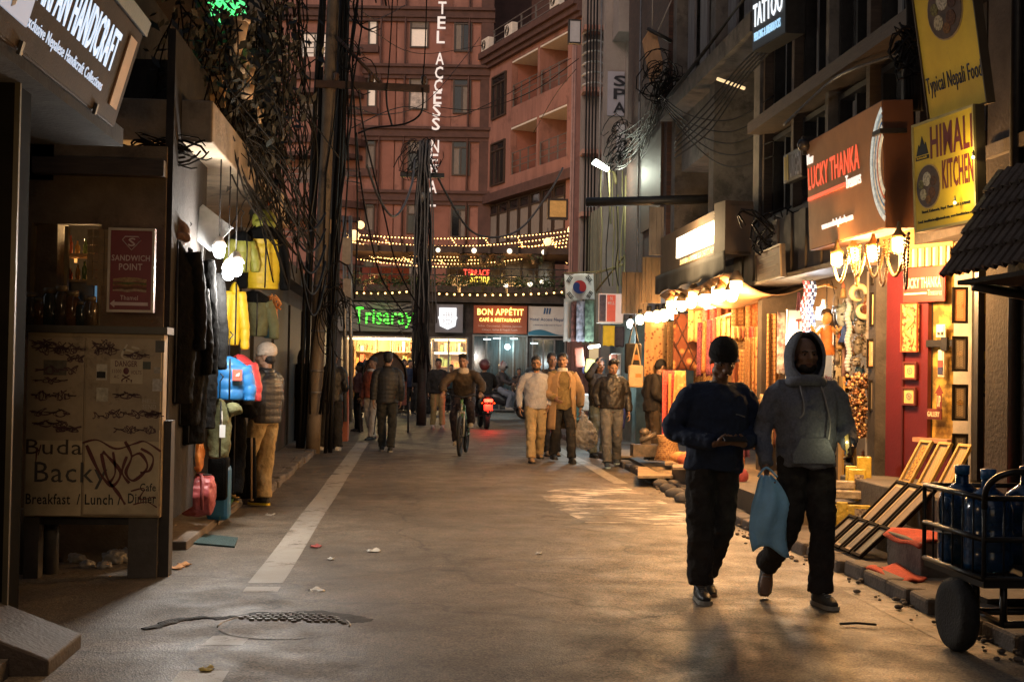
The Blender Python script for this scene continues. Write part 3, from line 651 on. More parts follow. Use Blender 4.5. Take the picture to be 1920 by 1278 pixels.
k=MB();k.panel(WF,-.2,10.4,9.2,9.6,-1,.25);k.panel(WF,-.2,10.4,6.2,7.2,-1,.2);k.build('cornice',PINKD,wing)
k=MB();k.panel(WF,-.2,8.9,3,9.2,-3,-.25);k.build('lower_wall',PINKD,wing)
for i in range(7):window(wing,WF,.1+i*1.22,1.22+i*1.22,7.25,9.15,-.2,panes=1,transom=.75,lower=CURT,glass=GLASSD)
def ac(name,fr,u,v,w,label,s=1.0):
    t=thing('air_conditioner',label,'air conditioner',fr[0]+fr[1]*u+Z3*v+fr[3]*w,group='air conditioners on the hotel')
    k=MB();k.panel(fr,u-.42*s,u+.42*s,v,v+.6*s,w,w+.3*s);k.build('casing',WHITEP,t,bev=.02)
    k=MB();
    for r_ in (.22,.16,.10):k.tube([fr[0]+fr[1]*(u-.1*s+r_*s*math.cos(a))+Z3*(v+.3*s+r_*s*math.sin(a))+fr[3]*(w+.3*s+.01) for a in [i*math.pi/8 for i in range(17)]],.014,4)
    k.build('fan_grille',STEEL,t)
ac('a',WF,.55,16.3,.1,'white air conditioner at the dark inner corner of the hotel wing');ac('b',WF,3.4,16.3,.1,'white air conditioner beside the amber strip on the wing roof');ac('c',WF,8.3,16.4,.1,'white air conditioner highest on the wing by the pipes')
# ------------------------------------------------------------------ cafe block with signs and roof terrace
BO=P(774,690,45);BO.z=0;BF=frame(BO,e1)
bu=lambda px:(px-774)/53.3
bz=lambda py,px=774:1.53+(688-py+(px-774)*.0175)/53.3
cafe=thing('cafe_building','low cafe building with shop signs and a lit roof terrace','building',BO)
k=MB()
k.panel(BF,-4.2,6.2,bz(566),bz(548),-6,.25);k.panel(BF,-4.2,6.2,bz(630),bz(567),-5,-.05)     # terrace slab, sign fascia
for a,b in ((548,640),(771,804),(876,884),(988,996),(1060,1100)):k.panel(BF,bu(a),bu(b),0,bz(630),-5,.0)
k.panel(BF,-4.2,6.2,0,bz(600),-6,-5);k.build('wall',DARKW,cafe)
k=MB();k.panel(BF,bu(640),bu(771),0,.35,-.2,.02);k.panel(BF,bu(804),bu(876),0,.55,-.2,.02);k.build('stall_riser',DARKW,cafe)
SHOPW=mat('cream_shop_wall',(.75,.56,.33),.8,.1,6)
k=MB();k.panel(BF,bu(640),bu(876),0,bz(630),-3.3,-3.2);k.build('shop_back_wall',SHOPW,cafe)
k=MB();k.panel(BF,bu(640),bu(876),bz(634),bz(631),-3.2,-.1);k.build('shop_ceiling',WHITEP,cafe)
for px in (690,740,840):lamp('shop_lamp',BO+e1*bu(px)+Z3*2.45+BF[3]*(-1.4),95,(1,.66,.30),.2)
tube_l=mat('warm_tube_light',(1,.8,.5),.5,0,em=(1,.72,.36),es=5)
for i,(a,b) in enumerate(((648,700),(705,765),(812,870))):
    k=MB();k.panel(BF,bu(a),bu(b),bz(638),bz(635),-.6,-.5)
    tag(k.build('ceiling_light',tube_l),['warm strip light at the left end of the green sign shop','warm strip light behind the second pole in the green sign shop','warm strip light in the small pizza shop'][i],'light','strip lights in the lit shops')
for i,(a,b) in enumerate(((812,838),(840,872))):
    k=MB();k.panel(BF,bu(a),bu(b),bz(663),bz(659),-.5,-.4);tag(k.build('counter_light',tube_l),['low strip light under the left shelf of the pizza shop','low strip light under the right shelf of the pizza shop'][i],'light','strip lights in the lit shops')
# goods and shelves of the lit shops
rs=random.Random(31);cols=[(.5,.10,.05),(.6,.4,.1),(.12,.2,.08),(.5,.45,.35),(.08,.07,.1),(.45,.2,.05)]
for si,(a,b,lb) in enumerate(((650,690,'tall shelf of boxed goods at the left of the green sign shop'),(720,765,'tall shelf of boxed goods behind the second pole'),(815,868,'shelf of bottles and boxes in the pizza shop'))):
    t=thing('display_shelf',lb,'shelf',BO+e1*bu(a)-BF[3]*2.6)
    for li in range(4):
        z=.5+li*.52;k=MB();k.panel(BF,bu(a),bu(b),z,z+.03,-2.9,-2.4);k.build('board',WOODL,t)
    for u in (bu(a)-.02,bu(b)):k=MB();k.panel(BF,u,u+.03,.0,2.5,-2.9,-2.4);k.build('upright',WOODL,t)
    k=MB();ms=[mat('box_colour%d'%i,c,.5,.15,9) for i,c in enumerate(cols)]
    for li in range(4):
        u=bu(a)+.03
        while u<bu(b)-.12:
            w=rs.uniform(.05,.14);h=rs.uniform(.15,.4);k.panel(BF,u,u+w,.532+li*.52,.532+li*.52+h,-2.8,-2.45,m=rs.randrange(6));u+=w+rs.uniform(.01,.05)
    k.build('boxed_goods',ms,t,kind='stuff')
def framed_glass(a,b,y0,y1,lb,n,em=None):
    t=thing('shop_window',lb,'shop window',BO+e1*bu(a));u0,u1,v0,v1=bu(a),bu(b),y0,y1
    k=MB()
    for i in range(n+1):u=lerp(u0,u1,i/n);k.panel(BF,u-.03,u+.03,v0,v1,-.06,.03)
    k.panel(BF,u0,u1,v1-.06,v1,-.055,.025);k.panel(BF,u0,u1,v0,v0+.06,-.055,.025);k.build('frame',GREYM,t)
    for i in range(n):
        k=MB();k.panel(BF,lerp(u0,u1,i/n)+.03,lerp(u0,u1,(i+1)/n)-.03,v0+.06,v1-.06,-.03,-.02);k.build('pane',em or mat('clear_pane',(.9,.9,.9),.03,0,alpha=.12),t)
    return t
framed_glass(806,875,.55,bz(631),'lit glass front of the small pizza shop',2)
framed_glass(886,986,.05,bz(625),'dark reflecting glass shopfront under the orange cafe sign',4,mat('dark_shop_glass',(.03,.05,.055),.08,.6,3,stretch=(6,6,.6),spec=.8))
framed_glass(997,1058,.05,bz(630),'dark glass shopfront under the white hotel banner',3,mat('dark_shop_glass',(.03,.05,.055)))
for i,(px,py) in enumerate(((930,632),(962,632),(1000,640),(912,634))):
    k=MB();k.panel(BF,bu(px)-.13,bu(px)+.13,bz(py)-.02,bz(py)+.02,.05,.08);tag(k.build('cold_light',mat('cold_tube',(.8,1,1),.5,0,em=(.65,.95,1),es=2.5)),'small cold white light, %s from the left over the dark glass shopfronts'%['second','third','fourth','first'][i],'light','cold lights over the dark shopfronts')
lamp('cold_shop_lamp',BO+e1*bu(950)+Z3*2.3+BF[3]*.4,12,(.6,.95,1),.1)
# ------------------------------------------------------------------ signs of the cafe block
def neon(mb,pts,r):mb.tube(pts,r,6)
def signbox(name,label,fr,u0,u1,v0,v1,d,face,side=None,cat='sign',frame_m=None,w0=0.0,bev=0):
    t=thing(name,label,cat,fr[0]+fr[1]*((u0+u1)/2)+fr[2]*v0+fr[3]*w0)
    k=MB();k.panel(fr,u0,u1,v0,v1,w0,w0+d);k.build('box',side or face,t,bev=bev)
    k=MB();k.panel(fr,u0+.012,u1-.012,v0+.012,v1-.012,w0+d+.001,w0+d+.006);k.build('face',face,t)
    if frame_m:
        q=frame_m[1];k=MB()
        for a in ((u0,u1,v0,v0+q),(u0,u1,v1-q,v1),(u0,u0+q,v0+q,v1-q),(u1-q,u1,v0+q,v1-q)):k.panel(fr,*a,w0+d+.0005,w0+d+.018)
        k.build('rim',frame_m[0],t)
    return t,(fr[0]+fr[3]*(w0+d+.006),fr[1],fr[2],fr[3])
def put_text(par,rows,mt,fr,name='lettering',d=.004):
    k=MB()
    for t,b,u0,u1,v0,v1 in rows:letters(k,t,fr,u0,u1,v0,v1,.001,b,d=d)
    return k.build(name,mt,par)
def emis(name,c,s,base=None):return mat(name,base or c,.5,0,em=c,es=s)
GREYS=mat('grey_sign_board',(.16,.15,.14),.7,.12,5)
t,F_=signbox('shop_sign','grey signboard with green neon script over the bright shop',BF,bu(633),bu(772),bz(623),bz(569),.12,GREYS,w0=.02)
NG=emis('green_neon',(.10,1,.06),2.6)
a,b=bu(664),bu(757)
put_text(t,[('Trisara',False,a,b,bz(609),bz(578))],NG,F_,'neon_lettering',d=.012)
put_text(t,[('y',False,bu(758),bu(774),bz(616),bz(588))],NG,F_,'neon_lettering',d=.012)
lamp('neon_glow',F_[0]+F_[1]*bu(712)+Z3*bz(594)+F_[3]*.35,1.6,(.15,1,.1),.3)
t,F_=signbox('shop_sign','small square grey sign with a glowing white shield',BF,bu(815),bu(866),bz(623),bz(570),.12,mat('blue_grey_sign',(.17,.17,.19),.7,.1,5),w0=.02)
k=MB();c=bu(838)
k.prism([F_[0]+F_[1]*(c+x)+Z3*(bz(596)+y) for x,y in ((-.30,.36),(.30,.36),(.30,.08),(.34,.02),(.30,-.06),(.27,-.28),(.0,-.40),(-.27,-.28),(-.30,-.06),(-.34,.02),(-.30,.08))],F_[3]*.05);k.build('shield',emis('white_glow_panel',(.86,.93,1),1.05,(.8,.8,.8)),t)
F2=(F_[0]+F_[3]*.052,*F_[1:])
put_text(t,[('HERB',False,c-.17,c+.17,bz(594),bz(586)),('PIZZA',False,c-.17,c+.17,bz(607),bz(599))],mat('pale_grey_print',(.45,.45,.47),.6,0),F2)
ORB=mat('orange_sign_board',(.24,.055,.022),.6,.12,5)
t,F_=signbox('cafe_sign','rust orange cafe signboard with glowing yellow capitals',BF,bu(886),bu(986),bz(623),bz(571),.14,ORB,w0=.02)
GY=emis('yellow_backlit',(1,.62,.14),3.2)
put_text(t,[('BON APPÉTIT',True,bu(893),bu(979),bz(589),bz(574)),('CAFÉ & RESTAURANT',True,bu(897),bu(974),bz(601),bz(593))],GY,F_,'lit_lettering',d=.03)
put_text(t,[('Indian, Continental, Chinese, Japanese',False,bu(895),bu(977),bz(612),bz(607)),('Chinese, Italian & Nepali Foods',False,bu(902),bu(968),bz(619),bz(614))],mat('pale_pink_print',(.55,.35,.28),.6,0),F_)
lamp('cafe_sign_glow',F_[0]+F_[1]*bu(936)+Z3*bz(588)+F_[3]*.5,4,(1,.5,.15),.3)
WB=mat('white_banner',(.50,.47,.43),.7,.1,4)
t,F_=signbox('hotel_banner','white hotel banner with blue letters and a blue wave',BF,bu(988),bu(1062),bz(626),bz(571),.06,WB,w0=.03)
BL=mat('blue_print',(.02,.07,.16),.6,0)
put_text(t,[('Hotel Access Nepal',True,bu(991),bu(1054),bz(600),bz(592)),('a warm stay in the heart of Thamel',False,bu(998),bu(1050),bz(608),bz(604))],BL,F_)
k=MB();n=16;top=[(lerp(bu(988.5),bu(1061),i/n),bz(619)+.09*math.sin(i/n*5.5)) for i in range(n+1)]
k.prism([F_[0]+F_[1]*u+Z3*v+F_[3]*.001 for u,v in top+[(bu(1061),bz(625)),(bu(988.5),bz(625))]],F_[3]*.004);k.build('wave',mat('teal_wave',(.02,.13,.20),.6,0),t)
k=MB()
for i in range(3):k.prism([F_[0]+F_[1]*(bu(1016)+.09*i+x)+Z3*(bz(585)+y)+F_[3]*.001 for x,y in ((0,0),(.06,0),(.09,.2),(.03,.22))],F_[3]*.004)
k.build('emblem',BL,t)
# ------------------------------------------------------------------ roof terrace
ter=thing('roof_terrace','terrace with glazed pavilion, red screen and planters over the cafe','terrace',BO+Z3*bz(548))
TZ=bz(548)
k=MB();k.panel(BF,-2.2,-.45,TZ,bz(488),-3.2,-3.1);k.build('red_screen',mat('dark_red_screen',(.11,.022,.02),.8,.15,4),ter)
for px in (830,870,905,940,975,1005,1038):k=MB();k.panel(BF,bu(px)-.045,bu(px)+.045,TZ,bz(470),-2.5,-2.4);k.build('post',STEEL,ter)
for a,b in ((830,870),(870,905),(905,940),(940,975),(975,1005),(1005,1038)):
    k=MB();k.panel(BF,bu(a)+.05,bu(b)-.05,TZ+.1,bz(476),-2.47,-2.45);k.build('pane',mat('terrace_glass',(.05,.045,.04),.1,.6,2.5,spec=.7),ter)
k=MB();k.panel(BF,-2.4,5.7,bz(474),bz(462),-4,.3);k.build('canopy',mat('canopy_slats',(.06,.04,.032),.8,.3,4,stretch=(1,8,1)),ter)
for i in range(9):k=MB();u=-2.3+i*.98;k.panel(BF,u-.05,u+.05,bz(476),bz(460),-4,.45);k.build('rafter',WOODD,ter)
for i in range(22):k=MB();u=-2.3+i*.38;k.panel(BF,u-.015,u+.015,TZ,TZ+.85,.16,.19);k.build('rail_post',STEEL,ter)
for h in (.3,.6,.85):k=MB();k.panel(BF,-2.4,5.8,TZ+h-.02,TZ+h+.02,.155,.195);k.build('rail',STEEL,ter)
BULBW=emis('warm_bulb',(1,.52,.17),6.0)
GLOBE=emis('warm_globe',(1,.66,.28),1.6,(.9,.8,.6))
GLOBEW=emis('white_globe',(1,.85,.62),2.0,(.9,.85,.75))
# planters along the rail: dark greenery with lit leaves
LEAF=mat('dark_leaf',(.05,.075,.022),.6,.5,9)
def leaf_cloud(mb,c,r,n,s,seed,droop=0):
    rs=random.Random(seed);c=Vector(c)
    for i in range(n):
        v=Vector((rs.gauss(0,.5),rs.gauss(0,.5),rs.gauss(0,.5)));p=c+Vector((v.x*r[0],v.y*r[1],v.z*r[2]-droop*rs.random()))
        d=Vector((rs.uniform(-1,1),rs.uniform(-1,1),rs.uniform(-1,.6)-droop)).normalized();a=d.orthogonal().normalized();q=s*rs.uniform(.6,1.5)
        mb.add([p,p+d*q*.5+a*q*.22,p+d*q,p+d*q*.5-a*q*.22],[(0,1,2,3)])
for i in range(10):
    u=-2.1+i*.82;t=thing('planter_box','%s planter of leafy greenery from the left along the terrace rail'%ORD[i],'planter',BO+e1*u+Z3*TZ+BF[3]*.3,group='planters along the terrace rail')
    k=MB();k.panel(BF,u-.36,u+.36,TZ+.0,TZ+.22,.22,.42);k.build('trough',WOODD,t)
    k=MB();leaf_cloud(k,BO+e1*u+Z3*(TZ+.38)+BF[3]*.32,(.45,.2,.28),170,.13,i,.15);k.build('leaves',LEAF,t,kind='stuff')
def fairy(pts,n,name,label,group,rb=.022,hang=.03,seed=0):
    t=thing(name,label,'string lights',pts[0],group=group)
    k=MB();k.tube(pts,.007,4);k.build('wire',CABLE,t)
    k=MB();m_=len(pts)-1
    for i in range(n):
        x=(i+.5)/n*m_;j=min(int(x),m_-1);p_=Vector(pts[j]).lerp(Vector(pts[j+1]),x-j);k.ell(p_-Z3*hang,rb,6,4)
    k.build('bulb',BULBW,t,kind='stuff');return t
def sagline(a,b,sag,n=12):a,b=Vector(a),Vector(b);return [a.lerp(b,i/n)-Z3*(sag*4*(i/n)*(1-i/n)) for i in range(n+1)]
PB=lambda px,py,w:BO+e1*bu(px)+Z3*bz(py,px)+BF[3]*w
for i in range(8):
    w=.6-i*.5;y_=462+i*1.4;fairy(sagline(PB(645,y_-22+i*3,w),PB(1062,y_-26+i*3,w),.22+.13*(i%3),24),64,'fairy_light_string','%s row of fairy lights from the street edge, strung high over the terrace'%ORD[i],'fairy lights over the terrace',.023)
for i in range(7):
    px=655+i*62;fairy(sagline(PB(px,446,.6),PB(px+40,478,-3.4),.1,8),16,'fairy_light_string','%s cross string of fairy lights from the left, running back over the terrace'%ORD[i],'fairy lights running back over the terrace',.022)
fairy(sagline(PB(650,546,.42),PB(768,545,.42),.06,10),9,'festoon_light','festoon of warm bulbs along the rail left of the second pole','festoons along the terrace rail',.036,.06)
fairy(sagline(PB(815,549,.42),PB(1056,546,.42),.08,16),17,'festoon_light','festoon of warm bulbs along the rail right of the second pole','festoons along the terrace rail',.036,.06)
for i,(px,py,r_,w,mt,lb) in enumerate(((676,427,.14,.8,GLOBE,'big round warm globe lamp highest by the first pole'),(664,446,.19,.75,GLOBE,'big warm drum globe lower by the first pole'),(1064,435,.13,.7,GLOBE,'round warm globe lamp beside the pink pipe column'),(1021,457,.14,.6,GLOBE,'round warm globe lamp at the right end of the fairy lights'),
        (885,472,.09,.3,GLOBEW,'small white globe lamp hanging above the red neon word'),(951,473,.09,.3,GLOBEW,'small white globe lamp hanging over the middle of the terrace'),(1015,475,.09,.3,GLOBEW,'small white globe lamp hanging under the large end globe'),(818,471,.08,.3,GLOBEW,'small white globe lamp hanging just right of the second pole'),
        (945,537,.085,.25,GLOBEW,'white globe lamp on the rail above the cafe sign end'),(990,534,.09,.25,GLOBEW,'white globe lamp on the rail above the hotel banner'),(1012,530,.075,.25,GLOBEW,'smallest white globe lamp on the rail near the flag'),(918,541,.06,.25,GLOBEW,'dim globe lamp on the rail over the orange sign'),(849,538,.10,.25,mat('dim_globe',(.5,.3,.15),.5,0,em=(1,.5,.2),es=.4),'large dim orange globe on the rail over the shield sign'))):
    p_=PB(px,py,w);t=thing('globe_lamp',lb,'lamp',p_,group='globe lamps on the terrace')
    k=MB();k.ell(p_,r_,14,10);k.build('globe',mt,t);k=MB();k.tube([p_+Z3*r_,p_+Z3*(r_+.35)] if py<500 else [p_-Z3*r_,p_-Z3*(r_+.25)],.012,5);k.build('cord' if py<500 else 'stem',STEEL,t)
for i,(px,py) in enumerate(((681,448),(745,456),(830,455),(900,456),(975,456),(1030,452),(860,530),(960,530),(700,530))):
    lamp('terrace_lamp',PB(px,py,-.6 if py<500 else .0),60 if py<500 else 24,(1,.50,.17),.25)
t=thing('terrace_sign','red and yellow neon words on the dark terrace glass','neon sign',PB(862,520,-2.3));F_=(BO+BF[3]*(-2.38),*BF[1:])
put_text(t,[('TERRACE',True,bu(861),bu(911),bz(507),bz(494))],emis('red_neon',(1,.07,.05),2.2),F_,'red_lettering',d=.03)
put_text(t,[('Sitting',False,bu(874),bu(912),bz(524),bz(503))],emis('yellow_neon',(1,.75,.1),2.0),(F_[0]+F_[3]*.06,*F_[1:]),'yellow_lettering',d=.03)
for i,px in enumerate((866,903,932,1000)):
    c=PB(px,480,.1);t=thing('hanging_planter','%s hanging planter basket from the left under the terrace canopy'%ORD[i],'planter',c,group='hanging planters under the canopy')
    k=MB();k.lathe([(.12,-.3),(.19,-.05),(.19,0)],c,12);k.build('basket',WOODD,t);k=MB();leaf_cloud(k,c,(.25,.25,.2),60,.12,50+i,.2);k.build('leaves',LEAF,t,kind='stuff')
# ------------------------------------------------------------------ poles with cables
POLE=mat('steel_pole',(.17,.13,.09),.6,.35,3,.3,30,dirt=((.05,.04,.03),3,.52))
def pole(label,pts,r0,r1,m_):
    t=thing('utility_pole',label,'utility pole',pts[0]);k=MB();n=len(pts);k.tube(pts,[lerp(r0,r1,i/(n-1)) for i in range(n)],14);k.build('shaft',m_,t);return t
PY1=22.2;pb=P(586,856,PY1);pb.z=0;ptp=P(628,-60,PY1)
ax1=[pb.lerp(ptp,i/12) for i in range(13)];pA=lambda py:pb.lerp(ptp,(856-py)/916.0)
pole1=pole('tall tan steel pole with black cables by the left pavement',ax1,.125,.10,POLE)
for py in (700,625,542,740):k=MB();c=pA(py);k.tube([c-Z3*.02,c+Z3*.02],.128,14);k.build('clamp_band',GREYM,pole1)
k=MB();c=pA(165);k.box(c+Vector((.75,-.13,0)),(1.95,.09,.12),rotm('Y',R(.6)));k.build('crossarm',mat('rusty_crossarm',(.05,.028,.02),.7,.4,8),pole1)
k=MB();k.tube([pA(75)+Vector((.1,-.13,0)),c+Vector((.92,-.13,.02))],.03,6);k.build('brace',mat('rusty_crossarm',(.05,.028,.02)),pole1)
for dx in (.12,.72,1.62):k=MB();k.lathe([(.03,-.16),(.055,-.12),(.04,-.08),(.055,-.04),(.03,0)],c+Vector((dx,-.13,.22)),10);k.build('insulator',mat('brown_ceramic',(.09,.05,.03),.3,.2),pole1)
# thinner poles and conduits behind it
p2=thing('utility_pole','slim dark pole just right of the tan pole with a meter box','utility pole',P(622,845,23.5))
k=MB();k.tube([P(618,846,23.5),P(634,-40,23.5)],[.10,.08],10);k.build('shaft',STEEL,p2)
k=MB();k.box(P(628,425,23.2),(.17,.10,.25));k.build('meter_box',mat('tan_box',(.30,.21,.13),.6,.2),p2)
cn=thing('conduit','pale grey metal cable duct standing right of the poles','conduit',P(654,800,24.5))
k=MB();
for px in (646,657):k.tube([P(px+1,790,24.5),P(px,405,24.5)],.035,6)
k.build('channel',GREYM,cn);k=MB();k.box(P(650,470,24.45),(.16,.08,.5));k.build('cover_plate',mat('pale_plate',(.3,.27,.24),.6,.3),cn);k=MB();k.box(P(651,540,24.45),(.15,.08,.35));k.build('cover_plate',mat('pale_plate',(.3,.27,.24)),cn)
PY2=33.5;qb=P(790,775,PY2);qb.z=0;qt=P(797,262,PY2);qA=lambda py:P(790+(770-py)*.012,py,PY2)
pole2=pole('cable laden wooden pole standing in front of the cafe signs',[qb.lerp(qt,i/10) for i in range(11)],.13,.10,WOODD)
k=MB();k.box(qA(330)+Vector((-.05,-.14,0)),(1.15,.10,.12));k.build('crossarm',STEEL,pole2)
k=MB();k.lathe([(.05,0),(.09,.1),(.13,.12),(.10,.24),(0,.28)],qA(382)+Vector((-.02,-.2,0)),12);k.build('street_lamp_head',WHITEP,pole2)
k=MB();k.box(qA(640)+Vector((-.16,-.2,0)),(.22,.12,.5));k.build('junction_box',STEEL,pole2)
# ------------------------------------------------------------------ cables
crs=random.Random(77)
def cable(label,pts,r,mt=None,group='overhead cables',name='cable',n=5):
    k=MB();k.tube(pts,r,n);return tag(k.build(name,mt or CABLE),label,'cable',group)
def cable_mass(label,lines,r,mt=None,name='cable_bundle'):
    k=MB()
    for l in lines:k.tube(l,r*crs.uniform(.6,1.3),4)
    return tag(k.build(name,mt or CABLE),label,'cable',kind='stuff')
# black bundle strapped down the first pole: each thick cable is its own
for i in range(8):
    o=Vector((crs.uniform(-.27,-.16),crs.uniform(-.02,.16),0)) if i<4 else Vector((crs.uniform(.17,.42),crs.uniform(-.02,.16),0));w=crs.uniform(.01,.03)
    pts=[pA(856-96*j)+o*(1-.02*j)+Vector((w*math.sin(j*1.3+i),.03*math.cos(j+i),0)) for j in range(11)]
    if i%3==2:pts=pts[3:]
    cable('thick black cable strapped along the tall tan pole',pts,crs.uniform(.022,.042),group='thick black cables strapped along the tan pole',n=7)
for i in range(5):
    x=crs.uniform(.15,.5);cable('loose thin cable hanging beside the tan pole',[pA(-30+j*90)+Vector((x+.05*math.sin(j*1.7+i)-.03*j+.0*i,-.2+.02*i,0)) for j in range(10)],.016,group='loose thin cables beside the tan pole')
# loops on the first pole
loops=[]
for i in range(9):
    c=pA(crs.uniform(520,600))+Vector((crs.uniform(.2,.55),-.2,0));a=crs.uniform(.12,.26);loops.append([c+Vector((a*math.cos(q),.03*math.sin(q*2),a*2.0*math.sin(q)-a)) for q in [j*math.pi/6 for j in range(10)]])
for i in range(7):
    c=pA(crs.uniform(0,160))+Vector((crs.uniform(.3,.7),-.2,0));a=crs.uniform(.1,.3);loops.append([c+Vector((a*math.cos(q),.03*math.sin(q*2),a*1.5*math.sin(q))) for q in [j*math.pi/6 for j in range(11)]])
cable_mass('tangle of black cable loops hooked on the tan pole',loops,.013)
# tangle down the second pole
ls=[]
for i in range(13):
    x0=crs.uniform(-.17,.17);ls.append([qA(280+j*45)+Vector((x0*(.7+.06*j)+crs.gauss(0,.06),-.18-crs.uniform(0,.22),crs.uniform(-.1,.1))) for j in range(10)])
for i in range(26):
    c=qA(crs.uniform(270,330))+Vector((crs.uniform(-.5,.35),-.2,0));a=crs.uniform(.08,.35);ph=crs.uniform(0,6);ls.append([c+Vector((a*math.cos(q+ph),crs.uniform(-.1,.1),a*1.1*math.sin(q*1.2+ph))) for q in [j*math.pi/5 for j in range(9)]])
for i in range(26):
    a_=qA(crs.uniform(560,620))+Vector((crs.uniform(-.2,.1),-.3,0));b_=PB(crs.uniform(655,760),crs.uniform(545,612),1.5+crs.uniform(0,6));ls.append(sagline(a_,b_,crs.uniform(.05,.5),9))
cable_mass('dense tangle of cables wrapped round the pole before the cafe',ls,.012)
cable_mass('twisted pale cables tied into the pole before the cafe',[[qA(270+j*42)+Vector((x0*(.5+.1*j)+crs.gauss(0,.03),-.42-crs.uniform(0,.08),0)) for j in range(9)] for x0 in (-.2,-.1,.02,.12,.2,-.25,.26)],.018,CABLEG)
for i in range(6):
    x=crs.uniform(-.2,.2);cable('thick dark cable wound down the cafe pole',[qA(285+48*j)+Vector((x+.07*math.sin(j*1.1+i*2),-.3,0)) for j in range(10)],crs.uniform(.018,.04),group='thick cables wound down the cafe pole',n=7)
# spans
H_=lambda px,py,Y:P(px,py,Y)
def catenary(pix,Y0,Y1,sm=8):
    n=len(pix);return chain([P(px,py,lerp(Y0,Y1,i/(n-1))) for i,(px,py) in enumerate(pix)],sm)
cable('long grey cable sagging from the pole before the cafe to the pink pipe column',catenary([(806,300),(835,360),(880,430),(930,445),(980,425),(1030,360),(1055,315)],33.3,38),.030,CABLEG)
cable('pale twisted cable looping from the second pole back to its clamp',catenary([(778,300),(772,345),(755,390),(735,405),(710,370),(688,310)],33,26),.028,CABLEG)
for i,(pix,ya,yb) in enumerate((([(736,-10),(733,60),(728,140),(724,170)],22,22),([(800,-10),(797,90),(792,158)],22,22),([(724,170),(726,200),(735,235)],22,23),([(792,165),(790,210),(760,232),(700,240),(672,250)],22,23),([(672,160),(680,230),(695,300),(720,400),(745,500),(790,585)],22.5,32),([(668,250),(675,330),(690,420),(715,520),(760,590)],22.5,31),([(640,60),(660,150),(668,300),(670,420),(665,560)],22.3,23),([(655,0),(690,30),(712,35),(760,10)],23,40))):
    cable(['black cable dropping from the top of the photo to the crossarm middle','black cable dropping to the crossarm end','short black drop cable under the crossarm middle','black cable drooping from the crossarm end back to the tan pole','long black cable running from the tan pole down to the cafe pole','lower long black cable slanting from the tan pole to the cafe pole','black cable running down just right of the tan pole','thin black wire crossing the hotel front near the top'][i],catenary(pix,ya,yb),(.012 if i<2 else .018) if i<7 else .012)
for i,(pix,ya,yb) in enumerate((([(640,30),(700,60),(760,95),(815,100),(905,85)],23,50),([(640,190),(720,215),(800,190),(870,110),(900,70)],23,50),([(660,240),(760,200),(870,215),(1070,110)],24,36),([(1000,250),(1040,180),(1080,130)],45,31),([(815,200),(900,205),(1000,170),(1085,110)],34,32))):
    cable('thin dark wire crossing in front of the hotel',catenary(pix,ya,yb),.011,group='thin wires across the hotel front')
# ------------------------------------------------------------------ the korean flag on its bracket
fY=27.0;A=P(1058,514,fY);B=P(1113,512,fY);C_=P(1060,564,fY)
FF=frame(C_,(B-A),(A-C_));fw=(B-A).length;fh=(A-C_).length
fl=thing('flag','white flag with red and blue disc and black bars','flag',C_)
wavy=lambda u,v:.018*math.sin(u*9+v*3)
k=MB();k.sheet(lambda u,v:FF[0]+FF[1]*(u*fw)+FF[2]*(v*fh-.02*math.sin(u*6)*(1-v))+FF[3]*wavy(u,v),20,14);k.build('cloth',mat('white_flag_cloth',(.72,.70,.68),.8,.06,8),fl,mods=(solid(.004),))
def disc(f0,a0,a1,r,off,n=20):return [FF[0]+FF[1]*(fw*.5+r*math.cos(lerp(a0,a1,i/n)))+FF[2]*(fh*.5+r*math.sin(lerp(a0,a1,i/n)))+FF[3]*off for i in range(n+1)]
r_=fh*.25;tilt=R(-25)
def swirl(sign):
    c=FF[0]+FF[1]*(fw*.5)+FF[2]*(fh*.5)+FF[3]*.028;E1=FF[1]*math.cos(tilt)+FF[2]*math.sin(tilt);E2=FF[2]*math.cos(tilt)-FF[1]*math.sin(tilt);pts=[]
    n=14
    for i in range(n+1):th=math.pi*i/n;pts.append(c+E1*(r_*math.cos(th))*sign+E2*(r_*math.sin(th))*sign)
    for i in range(1,n+1):th=math.pi*i/n;pts.append(c+(E1*(-r_/2)-E1*(r_/2*math.cos(th))+E2*(r_/2*math.sin(th)))*sign)
    for i in range(1,n):th=math.pi*i/n;pts.append(c+(E1*(r_/2)-E1*(r_/2*math.cos(th))-E2*(r_/2*math.sin(th)))*sign)
    return pts
for nm,sg,cc in (('red_half',1,(.45,.03,.03)),('blue_half',-1,(.015,.04,.18))):
    k=MB();k.prism(swirl(sg),FF[3]*.004);k.build(nm,mat('flag_'+nm,cc,.7,.05),fl)
for cx,cy,ang,brk in ((.17,.80,55,()),(.83,.80,-55,(0,2)),(.17,.20,-55,(1,)),(.83,.20,55,(0,1,2))):
    k=MB();d=FF[1]*math.cos(R(ang))+FF[2]*math.sin(R(ang));q=FF[2]*math.cos(R(ang))-FF[1]*math.sin(R(ang));c=FF[0]+FF[1]*(fw*cx)+FF[2]*(fh*cy)+FF[3]*.026
    for b in (-1,0,1):
        segs=((-.075,-.008),(.008,.075)) if (b+1) in brk else ((-.075,.075),)
        for s0,s1 in segs:k.prism([c+q*(b*.03+e)+d*s for s,e in ((s0,-.009),(s1,-.009),(s1,.009),(s0,.009))],FF[3]*.003)
    k.build('trigram',mat('black_print',(.01,.01,.01),.7,0),fl)
k=MB();k.tube([A+Vector((-.02,0,.02)),B+Vector((.02,0,.03)),P(1160,502,27.6)],.012,6);k.build('bracket',mat('brass_rod',(.2,.16,.06),.5,.2),fl)
